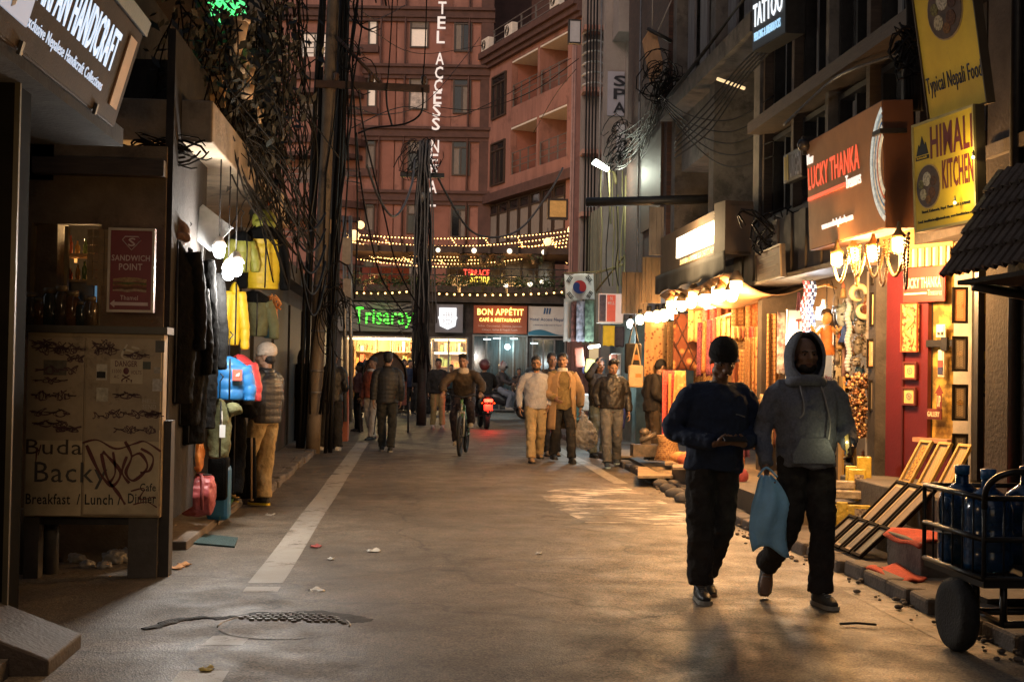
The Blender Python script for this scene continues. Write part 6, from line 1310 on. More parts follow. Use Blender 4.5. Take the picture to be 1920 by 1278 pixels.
puppet('small blue skirted puppet hanging beside the orange puppet',1583,638,.55,(.5,.3,.12),(.04,.08,.25),12.9)
t=thing('bottle','cream glass flask hanging over the orange puppet','bottle',P(1544,598,13.3));k=MB();k.lathe([(.035,0),(.055,.02),(.055,.12),(.03,.16),(.02,.2),(.024,.21)],P(1544,598,13.3),12);k.build('body',mat('cream_glass',(.6,.5,.32),.3,.1),t)
tag(MB().tube([P(1538,590,13.3)-Z3*.05,P(1538,590,13.3)+Z3*.08],.045,10).build('lit_glass',emis('white_glass_glow',(.9,.95,1),3.2)),'bright white glass light between the bead strands and flask','light')
lamp('white_glass_light',P(1538,590,13.3)+Vector((-.1,-.12,0)),5,(.9,.95,1),.05)
t=thing('hanger','orange wooden puppet hanger crossed above the flask','hanger',P(1550,540,13.2));k=MB();k.tube([P(1532,538,13.2),P(1555,533,13.2)],.012,6);k.tube([P(1545,534,13.1),P(1568,540,13.2)],.012,6);k.build('bar',mat('orange_wood',(.5,.24,.06),.6,.2),t)
def mask(lb,px,py,Y,w,h,cc,kind):
    o=P(px,py,Y);t=thing('mask',lb,'mask',o);m_=mat('mask%s'%str(cc),cc,.45,.4,16,.4,40)
    k=MB();k.ell(o,(w,.05,h),14,10);k.ell(o+Vector((0,-.045,-h*.05)),(w*.16,.04,h*.2));k.ell(o+Vector((0,-.03,h*.25)),(w*.7,.035,h*.08));k.ell(o+Vector((0,-.035,-h*.45)),(w*.4,.03,h*.1));k.build('face',m_,t)
    k=MB()
    for sg in (-1,1):k.ell(o+Vector((sg*w*.4,-.045,h*.1)),(w*.2,.015,h*.09))
    k.build('eyes',mat('mask_eye',(.02,.015,.01),.5,0),t)
    k=MB()
    for q in range(5):a=math.pi*(.15+.7*q/4);k.ell(o+Vector((w*1.05*math.cos(a),-.01,h*1.0*math.sin(a))),(w*.24,.04,h*.2))
    k.build('crown',mat('mask%sb'%str(cc),tuple(x*.6 for x in cc),.5,.3,14),t)
mask('silver blue glass mask hanging above the blue skirted puppet',1582,592,12.9,.085,.12,(.30,.36,.36),0)
for i,(px,py,w,h,cc,lb) in enumerate(((1612,612,.06,.08,(.20,.18,.15),'round grey stone mask under the carved swirl'),(1626,628,.045,.07,(.24,.21,.17),'small grey stone mask by the picture column'),(1608,648,.05,.09,(.16,.14,.11),'long grey stone mask over the wooden beads'),(1604,678,.05,.05,(.22,.2,.17),'square pale stone mask lowest in the column'),(1622,655,.045,.08,(.18,.15,.12),'narrow stone mask at the right of the beads'))):mask(lb,px,py,12.6,w,h,cc,1)
t=thing('carved_swirl','large ivory carved swirl ornament on the craft wall','carving',P(1612,566,12.5));k=MB();c=P(1608,566,12.5)
sp1=[c+Vector((.085*math.cos(a)*(1-.05*a),-.02,.085*math.sin(a)*(1-.05*a)+.08)) for a in [q*.35 for q in range(16)]];sp2=[c+Vector((.06+.085*math.cos(-a+1.2)*(1-.06*a),-.02,-.08+.085*math.sin(-a+1.2)*(1-.06*a))) for a in [q*.35 for q in range(18)]]
k.tube(sp1,[.03]*10+[.026,.022,.018,.014,.01,.006],10);k.build('upper_curl',mat('ivory_carving',(.62,.50,.30),.5,.2,14,.3,30),t);k=MB();k.tube(sp2,[.03]*10+[.028,.026,.022,.02,.016,.012,.01,.006],10);k.build('lower_curl',mat('ivory_carving',(.62,.50,.30)),t)
k=MB()
for q in range(22):k.ell(P(1591+2.0*math.sin(q*.9),562+q*6.2,12.75),(.035,.03,.028),8,6)
FG=[mat('figure%d'%i,c,.5,.4,20,.3,50) for i,c in enumerate(((.40,.25,.10),(.16,.13,.10),(.34,.10,.04),(.10,.16,.18),(.50,.42,.30),(.24,.14,.06)))]
for i in range(34):
    c=P(rs.uniform(1566,1640),rs.uniform(545,880),12.9+rs.uniform(-.1,.2));s=rs.uniform(.5,1.1);t2=thing('figurine','small carved figure among the crowded craft display','figurine',c,group='carved figures on the craft wall');k2=MB();k2.tube([c-Z3*.07*s,c-Z3*.03*s,c+Z3*.03*s,c+Z3*.05*s],[.045*s,.04*s,.03*s,.02*s],8);k2.build('torso',FG[i%6],t2);k2=MB();k2.ell(c+Z3*.075*s,(.025*s,.025*s,.03*s),8,6);k2.tube([c+Z3*.09*s,c+Z3*.13*s],[.02*s,.004*s],7);k2.build('head',FG[(i*5+2)%6],t2)
t=thing('silver_garland','silver white scarf string hanging down beside the masks','garland',P(1591,700,12.75));k.build('tufts',mat('silver_tuft',(.55,.58,.62),.6,.2,30),t,kind='stuff')
hung('pink_cloth','faded pink cloth panel behind the silver garland','cloth',1579,1592,640,706,13.0,mat('faded_pink',(.42,.24,.20),.8,.2),1,.01)
for i in range(6):hung('carved_tile',ORD[i]+' pale carved tile from the top in the column beside the dark post','tile',1567,1577,620+i*23,641+i*23,13.05,mat('pale_carved',(.40,.33,.20),.7,.3,20),1,.003,'carved tiles in a column')
bd=thing('bead_curtain','thick tangle of brown wooden beads and tassels','beads',P(1612,800,12.4));k=MB()
for j in range(420):k.ell(P(1610+rs.gauss(0,9),rs.uniform(700,820),12.3+rs.uniform(-.15,.1)),rs.uniform(.010,.020),6,4,m=rs.randrange(3))
k.build('beads',[mat('bead_a',(.30,.13,.05),.4,.3),mat('bead_b',(.12,.05,.02),.4,.3),mat('bead_c',(.50,.32,.14),.4,.3)],bd,kind='stuff')
k=MB()
for j in range(60):p_=P(1610+rs.gauss(0,8),rs.uniform(700,760),12.35);k.tube([p_,p_+Vector((rs.uniform(-.02,.02),-.01,-rs.uniform(.1,.35)))],.005,4)
k.build('tassels',mat('brown_tassel',(.2,.10,.05),.8,.3),bd,kind='stuff')
cab=thing('bracelet_cabinet','narrow ochre cabinet with trays of blue trinkets','cabinet',P(1590,860,12.9));fr,w,h=facing(1577,1603,705,900,12.9)
k=MB();k.panel(fr,0,w,0,h,-.2,-.1);k.build('back',WOODD,cab)
for u in (0,w-.02):k=MB();k.panel(fr,u,u+.025,0,h,-.1,.02);k.build('upright',mat('ochre_wood',(.5,.3,.09),.6,.2),cab)
for q in range(9):
    k=MB();k.panel(fr,.025,w-.022,h*q/9,h*q/9+.012,-.1,.0);sh_=k.build('tray',mat('ochre_wood',(.5,.3,.09)),cab);k=MB()
    for j in range(4):k.ell(fr[0]+fr[1]*(.04+j*(w-.06)/4)+Z3*(h*q/9+.045)-Y3*.01,(.018,.03,.022),7,5)
    k.build('trinkets',[mat('blue_trinket',(.05,.14,.30),.3,.4,14),mat('grey_trinket',(.2,.22,.25),.3,.4,14)][q%2],sh_)
# packets wrapped in yellow film
YF=mat('yellow_film',(.50,.36,.05),.25,.3,12,.5,24,spec=.7)
for i,(a,b,c,d,Y_,lt,lb) in enumerate(((1606,1632,855,930,11.7,.1,'tallest yellow wrapped packet standing by the pale column'),(1585,1612,872,905,11.8,.2,'yellow packet leaning behind the framed photo'),(1590,1622,878,922,11.6,.15,'yellow packet with a small framed photo on its front'),(1563,1600,900,916,11.6,.0,'flat stack top of clear wrapped papers left of the packets'),(1560,1612,918,934,11.5,.0,'flat bundle of clear wrapped papers under the stack top'),(1600,1634,925,938,11.5,.0,'thin yellow packet lying at the ledge end'),(1552,1572,945,1012,11.3,.12,'yellow wrapped packet standing at the left below the ledge'),(1568,1588,940,1008,11.2,.14,'second yellow wrapped packet below the ledge'),(1586,1630,945,975,11.2,.15,'wide yellow packet with a small picture below the ledge'),(1554,1564,968,1012,11.15,.1,'short yellow packet in front of the standing ones'))):
    fr,w,h=facing(a,b,c,d,Y_);fr=frame(fr[0],rotm('Z',-.3)@Vector((1,0,0)),(0,lt,1));t=thing('wrapped_packet',lb,'packet',fr[0],group='film wrapped packets by the craft window')
    k=MB();k.panel(fr,0,w,0,h,-.05,.02);k.build('packet',YF if i not in (3,4) else mat('clear_film',(.40,.33,.24),.25,.4,14,.5,24,spec=.7),t,bev=.012)
    if i in (2,8):k=MB();k.panel(fr,w*.35,w*.85,h*.2,h*.75,.021,.028);k.build('photo',textile_mat('packet_photo',(.35,.28,.2),(.1,.07,.06),40,'noise'),t)
fr,w,h=facing(1556,1640,932,940,11.6);tag(MB().panel(fr,0,w,-.05,.0,-.3,.05).build('shelf_ledge',WOODD),'low dark ledge carrying the yellow packets','shelf')
# leaning frames, steps, mats
def leaning(lb,b0,width,length,up,right,fm,art,grp,mount=None):
    fr=frame(b0,right,up);return picture(lb,fr,width,length,fm,art,mount,grp,.03,.026)
for i in range(4):
    y=10.78-i*.245;leaning('%s frame from the left in the low row leaning by the kerb'%ORD[i].capitalize(),Vector((3.54,y,.085)),.215,.34,(.36,.0,.33),(0,-1,0),DKF,mat('grey_print%d'%i,(.12-.02*(i%2),.105,.09),.7,.35,60),'low row of leaning frames',mat('pale_mount',(.40,.33,.24),.8,.1) if i in (1,2) else None)
for i in range(3):
    y=10.64-i*.28;leaning('%s frame from the left in the upper row of long leaning frames'%ORD[i].capitalize(),Vector((3.80,y,.27)),.25,.50,(.55,-.05,.55),(0,-1,0),DKF,mat('brown_print%d'%i,(.14,.10,.065),.7,.35,60),'upper row of long leaning frames',mat('gold_mount',(.48,.36,.2),.8,.1))
for i in range(3):
    y=10.95-i*.26;leaning(['gold framed panel leaning leftmost against the maroon door','gold framed panel leaning beside it under the pink ledge','gold framed panel mostly hidden by the water cart'][i],Vector((4.28+.06*i,y,.58)),.17,.44,(.42,.0,.66),(.25,-1,0),GOLDF,ART[3] if i==0 else ART[1],'gold framed panels leaning on the doorway')
st=thing('step','concrete doorstep covered with red carpet in front of the picture shop','step',(4,9.7,0))
k=MB();k.bx(3.68,5.2,9.0,9.66,.0,.33);k.bx(4.1,5.2,9.66,12.0,.0,.57);k.bx(3.92,4.1,9.66,11.0,.0,.30);k.build('concrete',CONC,st,bev=.012)
RC=mat('red_carpet',(.42,.06,.03),.95,.25,30,.5,120)
k=MB();k.sheet(lambda u,v:(lerp(3.655,4.6,u),lerp(8.98,9.68,v),.338+.012*math.sin(u*9+v*7)-.05*max(0,.06-u)*16),14,10);k.build('carpet',RC,st,mods=(solid(.012),))
a,b,c,d=G(1622,1064,.1),G(1682,1058,.1),G(1738,1084,.1),G(1692,1094,.08)
k=MB();k.sheet(lambda u,v:a.lerp(b,u).lerp(d.lerp(c,u),v)+Z3*(.012*math.sin(u*8+v*5)),12,10);tag(k.build('door_mat',RC,mods=(solid(.014),)),'red carpet strip spilling over the kerb below the frames','carpet')
a=G(1860,1150,.0);k=MB();k.prism([G(1848,1140,.0),G(1990,1160,.0),G(1990,1120,.16),G(1852,1122,.14)],Vector((.0,.7,0)));tag(k.build('stone_slab',CONC),'tilted concrete slab on the pavement behind the cart','slab')
k=MB();c=P(1548,962,11.8);k.tube([c+Vector((-.1,0,0)),c+Vector((.12,-.02,.01))],.02,6)
# gutter boards and junk at the scarf shop foot
for i,(px0,px1,py0,py1,dz,cc,lb) in enumerate(((1196,1262,878,896,.12,(.30,.22,.13),'pale flat wooden lid lying over the open gutter'),(1247,1290,858,872,.22,(.28,.2,.12),'propped pale plank beside the beanie man'),(1261,1292,874,880,.30,(.3,.22,.14),'short pale board edge beside the propped plank'),(1160,1192,845,858,.14,(.2,.16,.11),'grey board scrap at the far end of the gutter'))):
    a,b,c,d=G(px0,py1,dz),G(px1,py1,dz),G(px1,py0,dz),G(px0,py0,dz);k=MB();k.prism([a,b,c,d],Z3*.03);tag(k.build('plank',mat('plank%d'%i,cc,.8,.3,6,.3,30)),lb,'plank')
tag(MB().prism([G(1172,868,.02),G(1188,868,.02),G(1258,905,.02),G(1236,905,.02)],Z3*.13).build('gutter_rail',STEEL),'dark channel rail along the gutter edge below the wooden lid','rail')
k=MB();c=P(1210,850,19.2);k.box(c+Vector((.0,0,.05)),(.42,.3,.18));k.box(c+Vector((0,0,.22)),(.14,.14,.25));k.tube([c+Vector((-.1,-.1,.2)),c+Vector((.14,-.1,.3))],.04,8);k.ell(c+Vector((-.03,-.05,.33)),(.08,.07,.06));k.build('parts',mat('sewing_machine_parts',(.15,.12,.09),.5,.5,9,metal=.4),thing('repair_machine','small metal machine with pale head on the shop floor','machine',c))
t=thing('crate','brown woven basket stool beneath the rose red runner','basket',P(1255,860,18.4));c=P(1252,862,18.4);k=MB();k.lathe([(.20,0),(.17,.12),(.14,.24),(.17,.36)],c,16);k.build('weave',TX['i'],t)
for i in range(5):k=MB();c=G(1225+14*i,905+9*i,.0);k.ell(c+Z3*.05,(.14,.10,.07),9,6,rotm('Z',i));tag(k.build('stone',CONC),'%s loose stone along the gutter below the scarf shop, counted from the far end'%ORD[i],'stone','loose stones along the gutter')
k=MB();k.bx(3.5,4.6,12.1,17.0,.07,.30);tag(k.build('shop_plinth',mat('shop_plinth',(.10,.075,.05),.8,.3,4)),'low dark plinth along the craft shop behind the walking men','plinth')
rs=random.Random(14)
for i in range(14):
    c=Vector((rs.uniform(3.6,3.95),rs.uniform(14.2,17.8),.36));k=MB();k.ell(c,(rs.uniform(.08,.15),rs.uniform(.08,.14),rs.uniform(.07,.14)),9,7);tag(k.build('cloth_bundle',mat('bundle%d'%(i%4),[(.5,.12,.05),(.55,.25,.08),(.35,.06,.05),(.12,.08,.10)][i%4],.8,.4,14)),'red and orange cloth bundle heaped on the plinth between the two men','bundle','cloth bundles on the plinth')
# ------------------------------------------------------------------ water jug cart
cart=thing('water_cart','black steel hand cart with mesh sides carrying blue water jugs','cart',(3.3,7,0));BS=mat('black_cart_steel',(.018,.017,.016),.4,.3,14,metal=.4)
x0,x1,y0,y1,zb_,zt_=3.07,3.95,6.66,7.46,.45,.88
k=MB();k.bx(x0,x1,y0,y1,zb_-.05,zb_-.01);k.build('platform',BS,cart)
for (a,b) in (((x0,y0,zt_),(x0,y1,zt_)),((x0,y1,zt_),(x1,y1,zt_)),((x0,y0,zt_),(x1,y0,zt_)),((x1,y0,zt_),(x1,y1,zt_)),((x0,y0,.66),(x0,y1,.66)),((x0,y0,.66),(x1,y0,.66)),((x0,y0,zb_),(x0,y1,zb_)),((x0,y0,zb_),(x1,y0,zb_))):k=MB();k.tube([a,b],.016,6);k.build('rail',BS,cart)
for i in range(7):k=MB();y=lerp(y0,y1,i/6);k.tube([(x0,y,zb_),(x0,y,zt_)],.013 if i in (0,6) else .006,6);k.build('bar',BS,cart)
for i in range(1,9):k=MB();x=lerp(x0,x1,i/8);k.tube([(x,y0,zb_),(x,y0,zt_)],.006 if i<8 else .013,6);k.build('bar',BS,cart)
k=MB();k.tube(chain([(x0,y0,zt_-.05),(3.06,y0-.06,zt_+.07),(3.14,y0-.1,1.02),(3.30,y0-.1,1.03),(3.8,y0-.1,1.03)],5),.017,8);k.build('handle',BS,cart)
k=MB();k.tube([(3.20,7.05,.43),(3.20,7.05,.2)],.03,6);k.tube([(3.04,7.05,.205),(4.0,7.05,.205)],.022,6);k.tube([(3.2,6.7,.2),(4.0,6.7,.2)],.022,6);k.tube([(3.2,7.05,.2),(3.2,6.7,.2),(3.2,6.7,.43)],.022,6);k.build('chassis',BS,cart)
wy=6.97
k=MB();ry=rotm('Y',R(90));k.lathe([(.135,-.045),(.185,-.05),(.202,-.025),(.205,0),(.202,.025),(.185,.05),(.135,.045)],(3.06,wy,.205),32,ry);w_=k.build('tyre',mat('tyre_rubber',(.012,.012,.012),.8,.3,14,.4,60),cart)
k=MB();k.lathe([(.02,-.03),(.05,-.03),(.06,-.02),(.132,-.025),(.136,.02),(.06,.02),(.05,.05)],(3.06,wy,.205),24,ry);k.build('rim',mat('rusty_rim',(.07,.05,.04),.5,.4,metal=.5),cart)
BLUEJ=mat('blue_jug_plastic',(.012,.05,.13),.18,.2,4,trans=.35,spec=.6)
for i,(x,y) in enumerate(((3.22,7.28),(3.24,6.98),(3.60,7.25),(3.58,6.93))):
    t=thing('water_jug',['blue water jug in the far left corner of the cart','blue water jug at the left side of the cart in front of another','blue water jug at the back of the cart near the photo edge','nearest blue water jug beneath the cart handle'][i],'water jug',(x,y,zb_),group='water jugs in the cart')
    k=MB();k.lathe([(.12,0),(.135,.02),(.135,.10),(.128,.115),(.135,.13),(.135,.22),(.128,.235),(.135,.25),(.135,.34),(.12,.40),(.06,.445),(.038,.46),(.036,.52)],(x,y,zb_),20);k.build('body',BLUEJ,t)
    k=MB();k.lathe([(.042,.51),(.043,.56),(.03,.565)],(x,y,zb_),14);k.build('cap',mat('blue_cap',(.02,.10,.25),.35,.1),t)
    if i in (0,3):k=MB();k.tube([(x+.1365*math.cos(a),y+.1365*math.sin(a),zb_+.18) for a in [math.pi+.0+q*.12 for q in range(12)]],.002,4,side=Z3,r2=.05);k.build('label',mat('jug_label',(.4,.38,.34),.7,.3,30),t)
# ------------------------------------------------------------------ left side of the street
def LFm(X):return (Vector((X,0,0)),Vector((0,1,0)),Z3.copy(),Vector((1,0,0)))
LX=-2.75
lA=thing('shop_building','black fronted house at the near left under the craft sign','building',(-4,6,0));LF_=LFm(LX)
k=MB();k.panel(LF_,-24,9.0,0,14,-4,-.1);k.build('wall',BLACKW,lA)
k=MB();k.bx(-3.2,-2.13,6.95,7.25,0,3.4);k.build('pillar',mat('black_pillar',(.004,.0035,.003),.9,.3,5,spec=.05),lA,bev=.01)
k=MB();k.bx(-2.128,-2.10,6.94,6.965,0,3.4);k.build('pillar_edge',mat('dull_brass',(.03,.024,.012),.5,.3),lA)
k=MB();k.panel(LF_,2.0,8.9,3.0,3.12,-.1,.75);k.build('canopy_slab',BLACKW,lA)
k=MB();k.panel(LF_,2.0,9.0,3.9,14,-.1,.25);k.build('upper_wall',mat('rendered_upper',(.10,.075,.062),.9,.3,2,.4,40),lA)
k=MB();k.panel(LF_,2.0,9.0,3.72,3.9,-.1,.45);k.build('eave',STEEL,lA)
# wedge shaped step by the pillar
k=MB();k.prism([(-2.25,6.35,0),(-1.72,6.35,0),(-1.72,6.35,.09),(-2.25,6.35,.30)],Vector((0,.62,0)));tag(k.build('ramp',mat('worn_terrazzo',(.045,.034,.028),.7,.35,4,.3,40),bev=.012),'concrete ramp wedge at the foot of the black pillar','ramp')
k=MB();k.bx(-2.6,-1.9,5.4,6.33,0,.10);tag(k.build('stone_slab',CONC),'low concrete slab in the bottom left corner before the ramp','slab')
# craft shop sign
tl=Vector((.28,0,1)).normalized();CFm=frame(Vector((-1.98,5.4,3.06)),(0,1,0),tl);cl,chh=3.12,.64
SBR=mat('bronze_sign_sheet',(.030,.016,.007),.7,.35,3.5,.15,60,spec=.12)
t,F_=signbox('craft_sign','bronze box sign with white lit handicraft lettering at the top left',CFm,0,cl,0,chh,.35,SBR,SBR,w0=-.35,bev=.005)
wl2=emis('cold_lit_letters',(.66,.80,1),1.0,(.05,.05,.06))
put_text(t,[('ARPAN HANDICRAFT',False,1.08,2.66,.27,.52)],wl2,F_,'lit_lettering',d=.006)
put_text(t,[('Exclusive Nepalese Handicraft Collections',False,1.04,2.58,.11,.195)],emis('cold_lit_small',(.62,.75,.95),.75,(.05,.05,.06)),F_,'small_lettering',d=.004)
k=MB();k.panel(F_,.45,1.06,.12,.62,.001,.01);ph=k.build('lit_photo',emis('cold_photo',(.42,.50,.66),.55,(.1,.1,.12)),t)
ringpart(t,'photo_mask',F_,.80,.46,0,.16,0,2*math.pi,mat('photo_dark',(.03,.03,.05),.5,.6,20),.011,asp=.8)
k=MB();k.prism([F_[0]+F_[1]*(.80+x)+F_[2]*(.15+y)+F_[3]*.011 for x,y in ((-.02,.0),(.02,.02),(.06,.22),(-.05,.2))],F_[3]*.003);k.build('photo_handle',mat('photo_brown',(.14,.08,.05),.5,.4,20),t)
for u in (1.05,2.55):k=MB();k.panel(F_,u,u+.035,-.02,.05,.001,.02);k.build('clip',STEEL,t)
k=MB();k.panel(F_,cl-.30,cl-.12,.10,.56,.001,.012);k.build('edge_plate',mat('copper_plate',(.28,.15,.07),.5,.3,6),t)
k=MB();k.panel(CFm,-.1,cl+.05,chh+.002,chh+.10,-.36,.02);k.build('top_flashing',STEEL,t)
lamp('cabinet_fill_light',Vector((-1.78,5.6,1.95)),11,(1,.62,.30),.2)  # unseen lamp added outside the view to brighten the graffiti cabinet
# kiosk wall behind the cabinet
kk_=thing('kiosk','dim snack kiosk wall with shelves of jars behind the graffiti cabinet','kiosk',(-2.4,9.9,0));KF=(Vector((0,9.95,0)),X3.copy(),Z3.copy(),-Y3)
kx=lambda px:P(px,650,9.95).x
kz=lambda py:P(150,py,9.95).z
KW=mat('tan_kiosk_plaster',(.16,.115,.07),.85,.35,3,.4,40,dirt=((.06,.045,.03),2.5,.55))
k=MB();k.panel(KF,kx(185),kx(305),0,kz(270),-.1,0);k.panel(KF,kx(55),kx(185),kz(420),kz(270),-.1,0);k.panel(KF,kx(-60),kx(55),0,kz(270),-.1,0);k.panel(KF,kx(55),kx(185),0,kz(625),-.1,0);k.build('wall',KW,kk_)
k=MB();k.panel(KF,kx(60),kx(305),kz(330),kz(300),-.0,.12);k.build('lintel',WOODD,kk_)
k=MB();k.panel(KF,kx(-60),kx(305),kz(690),4.2,-1.6,-1.5);k.bx(kx(305)-.02,kx(305)+.04,9.98,11.6,.3,4.1);k.build('back_wall',BLACKW,kk_)
for i in range(4):
    for j in range(7):
        k=MB();a=kx(160)+i*.043;b=kz(535)+j*.062;k.panel(KF,a,a+.039,b,b+.057,.0,.012);k.build('tile',mat('ochre_tile',(.20,.135,.06),.45,.25,12),kk_)
k=MB();k.panel(KF,kx(55),kx(300),kz(625),kz(612),-.5,.28);k.build('counter',mat('dark_counter',(.05,.045,.035),.5,.3),kk_)
for px in (57,120,183):k=MB();k.panel(KF,kx(px)-.012,kx(px)+.012,kz(625),kz(425),-.05,.01);k.build('window_post',mat('brass_post',(.20,.14,.06),.4,.3),kk_)
k=MB();k.panel(KF,kx(158),kx(184),kz(595),kz(522),-.3,-.28);k.build('blue_screen',mat('blue_screen',(.05,.12,.2),.6,.3,14,em=(.14,.30,.46),es=.5),kk_)
k=MB();k.panel(KF,kx(90),kx(150),kz(570),kz(525),-.4,-.35);k.build('microwave',mat('steel_box',(.18,.15,.12),.4,.3),kk_)
rs=random.Random(3)
for i,px in enumerate((66,82,100,122,142,160,174)):
    p_=Vector((kx(px),9.95-.12,kz(612)+.0));h=(.26,.22,.30,.32,.28,.20,.24)[i];t=thing('jar','%s storage jar from the left on the kiosk counter'%ORD[i],'jar',p_,group='jars on the kiosk counter')
    k=MB();k.lathe([(.04,0),(.055,.01),(.057,h*.7),(.045,h*.78),(.043,h*.8)],p_,14);k.build('glass',mat('jar%d'%(i%3),[(.06,.045,.03),(.10,.05,.02),(.03,.035,.03)][i%3],.15,.4,20,spec=.6),t);k=MB();k.lathe([(.047,h*.8),(.047,h*.92),(.04,h*.94)],p_,14);k.build('lid',mat('jar_lid',(.12,.09,.05),.4,.2),t)
for i,(px,py,c,es,lb) in enumerate(((76,480,(1,.8,.3),.35,'dim yellow glowing bottle glint in the kiosk window'),(102,475,(1,.5,.15),.6,'small orange glowing glint in the kiosk window'),(152,455,(1,.55,.15),1.0,'orange glowing glint at the right of the kiosk window'))):
    k=MB();k.tube([Vector((kx(px),10.5,kz(py)-.1*(1 if i==0 else .3))),Vector((kx(px),10.5,kz(py)+.1*(1 if i==0 else .3)))],.03 if i==0 else .012,8);tag(k.build('bulb',emis('kiosk_glint%d'%i,c,es*1.4)),lb,'light','glints in the kiosk window')  # window glints drawn as small glowing rods
lamp('kiosk_light',Vector((kx(110),10.6,kz(425))),9.0,(1,.6,.25),.05)
for sh,py in enumerate((470,520)):
    k=MB();k.panel(KF,kx(62),kx(184),kz(py)-.02,kz(py),-.5,-.25);k.build('board',WOODL,kk_)
    for i in range(9):
        p_=Vector((kx(66)+i*.052+rs.uniform(-.006,.006),10.3,kz(py)));h=rs.uniform(.09,.16);t=thing('bottle','small bottle on the %s shelf inside the kiosk window'%('upper','lower')[sh],'bottle',p_,group='bottles on the %s kiosk shelf'%('upper','lower')[sh])
        k=MB();k.lathe([(.018,0),(.02,h*.6),(.008,h*.8),(.008,h)],p_,10);k.build('glass',mat('kiosk_bottle%d'%(i%4),[(.30,.15,.03),(.10,.18,.06),(.35,.28,.15),(.30,.05,.03)][i%4],.25,.2,spec=.6),t)
# sandwich sign
fr,w,h=facing(203,290,428,585,9.6);fr=frame(fr[0],X3,(.03,0,1))
t,F_=signbox('sandwich_sign','tall maroon sandwich sign with a white frame and arrow',fr,0,w,0,h,.04,mat('maroon_sandwich',(.19,.022,.03),.5,.15,5),frame_m=(mat('cream_tin_frame',(.50,.42,.32),.5,.2),.018))
pw=mat('pale_pink_letters',(.60,.46,.42),.6,.05)
put_text(t,[('SANDWICH',True,w*.08,w*.90,h*.61,h*.68),('POINT',True,w*.24,w*.74,h*.50,h*.58),('Thamel',False,w*.28,w*.66,h*.145,h*.20)],pw,F_)
k=MB();ar=[(.06,.10),(.16,.145),(.16,.12),(.88,.12),(.88,.08),(.16,.08),(.16,.055)];k.prism([F_[0]+F_[1]*(w*x)+F_[2]*(h*y)+F_[3]*.001 for x,y in ar],F_[3]*.004);k.build('arrow',pw,t)
k=MB();dia=[(.30,.86),(.36,.90),(.64,.90),(.70,.86),(.50,.74)];q=[F_[0]+F_[1]*(w*x)+F_[2]*(h*y)+F_[3]*.004 for x,y in dia];k.tube(q+[q[0]],.004,5);letters(k,'S',F_,w*.43,w*.58,h*.785,h*.885,.001,True);k.build('shield_emblem',pw,t)
for i,(y,hh,cc) in enumerate(((.245,.035,(.35,.24,.15)),(.275,.03,(.12,.05,.02)),(.31,.03,(.25,.12,.04)),(.335,.02,(.10,.12,.03)),(.36,.055,(.34,.20,.09)))):
    k=MB();n=14;k.prism([F_[0]+F_[1]*(w*(.12+.72*j/n))+F_[2]*(h*(y+.006*math.sin(j*.8)))+F_[3]*.002*(1+i*.4) for j in range(n+1)]+[F_[0]+F_[1]*(w*(.12+.72*j/n))+F_[2]*(h*(y+hh*(.6+.4*math.sin(math.pi*j/n))))+F_[3]*.002*(1+i*.4) for j in range(n,-1,-1)],F_[3]*.003);k.build('sandwich_layer',mat('layer%d'%i,cc,.7,.5,40),t)
# ------------------------------------------------------------------ electrical cabinet
EC=thing('electrical_cabinet','tan two door electrical cabinet covered in graffiti and stickers','electrical cabinet',(-2.35,9.2,.47))
c0=P(44,968,9.15);c1=P(300,962,9.15);c2=P(55,622,9.15);EF=frame(c0,X3,(c2-c0));ew=(c1-c0).length;eh=(c2-c0).length
CABM=mat('tan_cabinet_paint',(.32,.245,.15),.55,.20,4,.12,30,dirt=((.10,.07,.04),2.6,.57))
k=MB();k.panel(EF,0,ew,0,eh,-.14,0);k.build('body',CABM,EC,bev=.006)
mid_=ew*.428
for a,b in ((.012,mid_-.006),(mid_+.006,ew-.012)):k=MB();k.panel(EF,a,b,.014,eh-.03,.0005,.018);d_=k.build('door',CABM,EC,bev=.004);
k=MB();k.panel(EF,-.03,ew+.03,eh,eh+.05,-.2,.05);k.build('top_plate',mat('dark_counter',(.05,.045,.035)),EC)
EFf=(EF[0]+EF[3]*.0185,*EF[1:]);ep=lambda px,py:((px-44)/256*ew,(965-py)/345*eh)
def epatch(nm,x0,x1,y0,y1,mt,off=.0005,d=.002):u0,v0=ep(x0,y1);u1,v1=ep(x1,y0);k=MB();k.panel(EFf,u0,u1,v0,v1,off,off+d);return k.build(nm,mt,EC)
epatch('lower_panel',48,152,822,962,mat('cream_old_paint',(.44,.35,.21),.6,.25,5));epatch('lower_panel',157,297,822,958,mat('cream_old_paint',(.44,.35,.21)))
def etext(t,b,x0,x1,y0,y1,mt,off=.003):u0,v0=ep(x0,y1);u1,v1=ep(x1,y0);k=MB();letters(k,t,EFf,u0,u1,v0,v1,off,b,d=.001);return k.build('lettering',mt,EC)
BK=mat('black_print',(.01,.01,.01))
etext('Buda',False,47,152,820,848,mat('brown_print',(.035,.022,.014),.6,0));etext('Breakfast',True,49,132,921,941,BK);etext('/ Lunch /',True,144,227,921,941,BK);etext('Dinner',True,240,293,919,938,BK);etext('Cafe',True,262,292,900,915,BK)
etext('Backy',False,64,200,862,912,mat('marker_grey',(.05,.045,.04),.6,0))
dp=epatch('danger_plate',201,262,668,714,mat('cream_plate',(.42,.34,.22),.5,.12,8),.001,.004);MR=mat('danger_maroon',(.09,.015,.02),.6,0)
etext('DANGER',True,210,252,671,682,MR,.006);etext('11000',True,205,222,687,694,MR,.006);etext('VOLTS',True,240,260,689,696,MR,.006);etext('AC',True,208,218,698,704,MR,.006);etext('!!!',False,222,243,706,712,MR,.006)
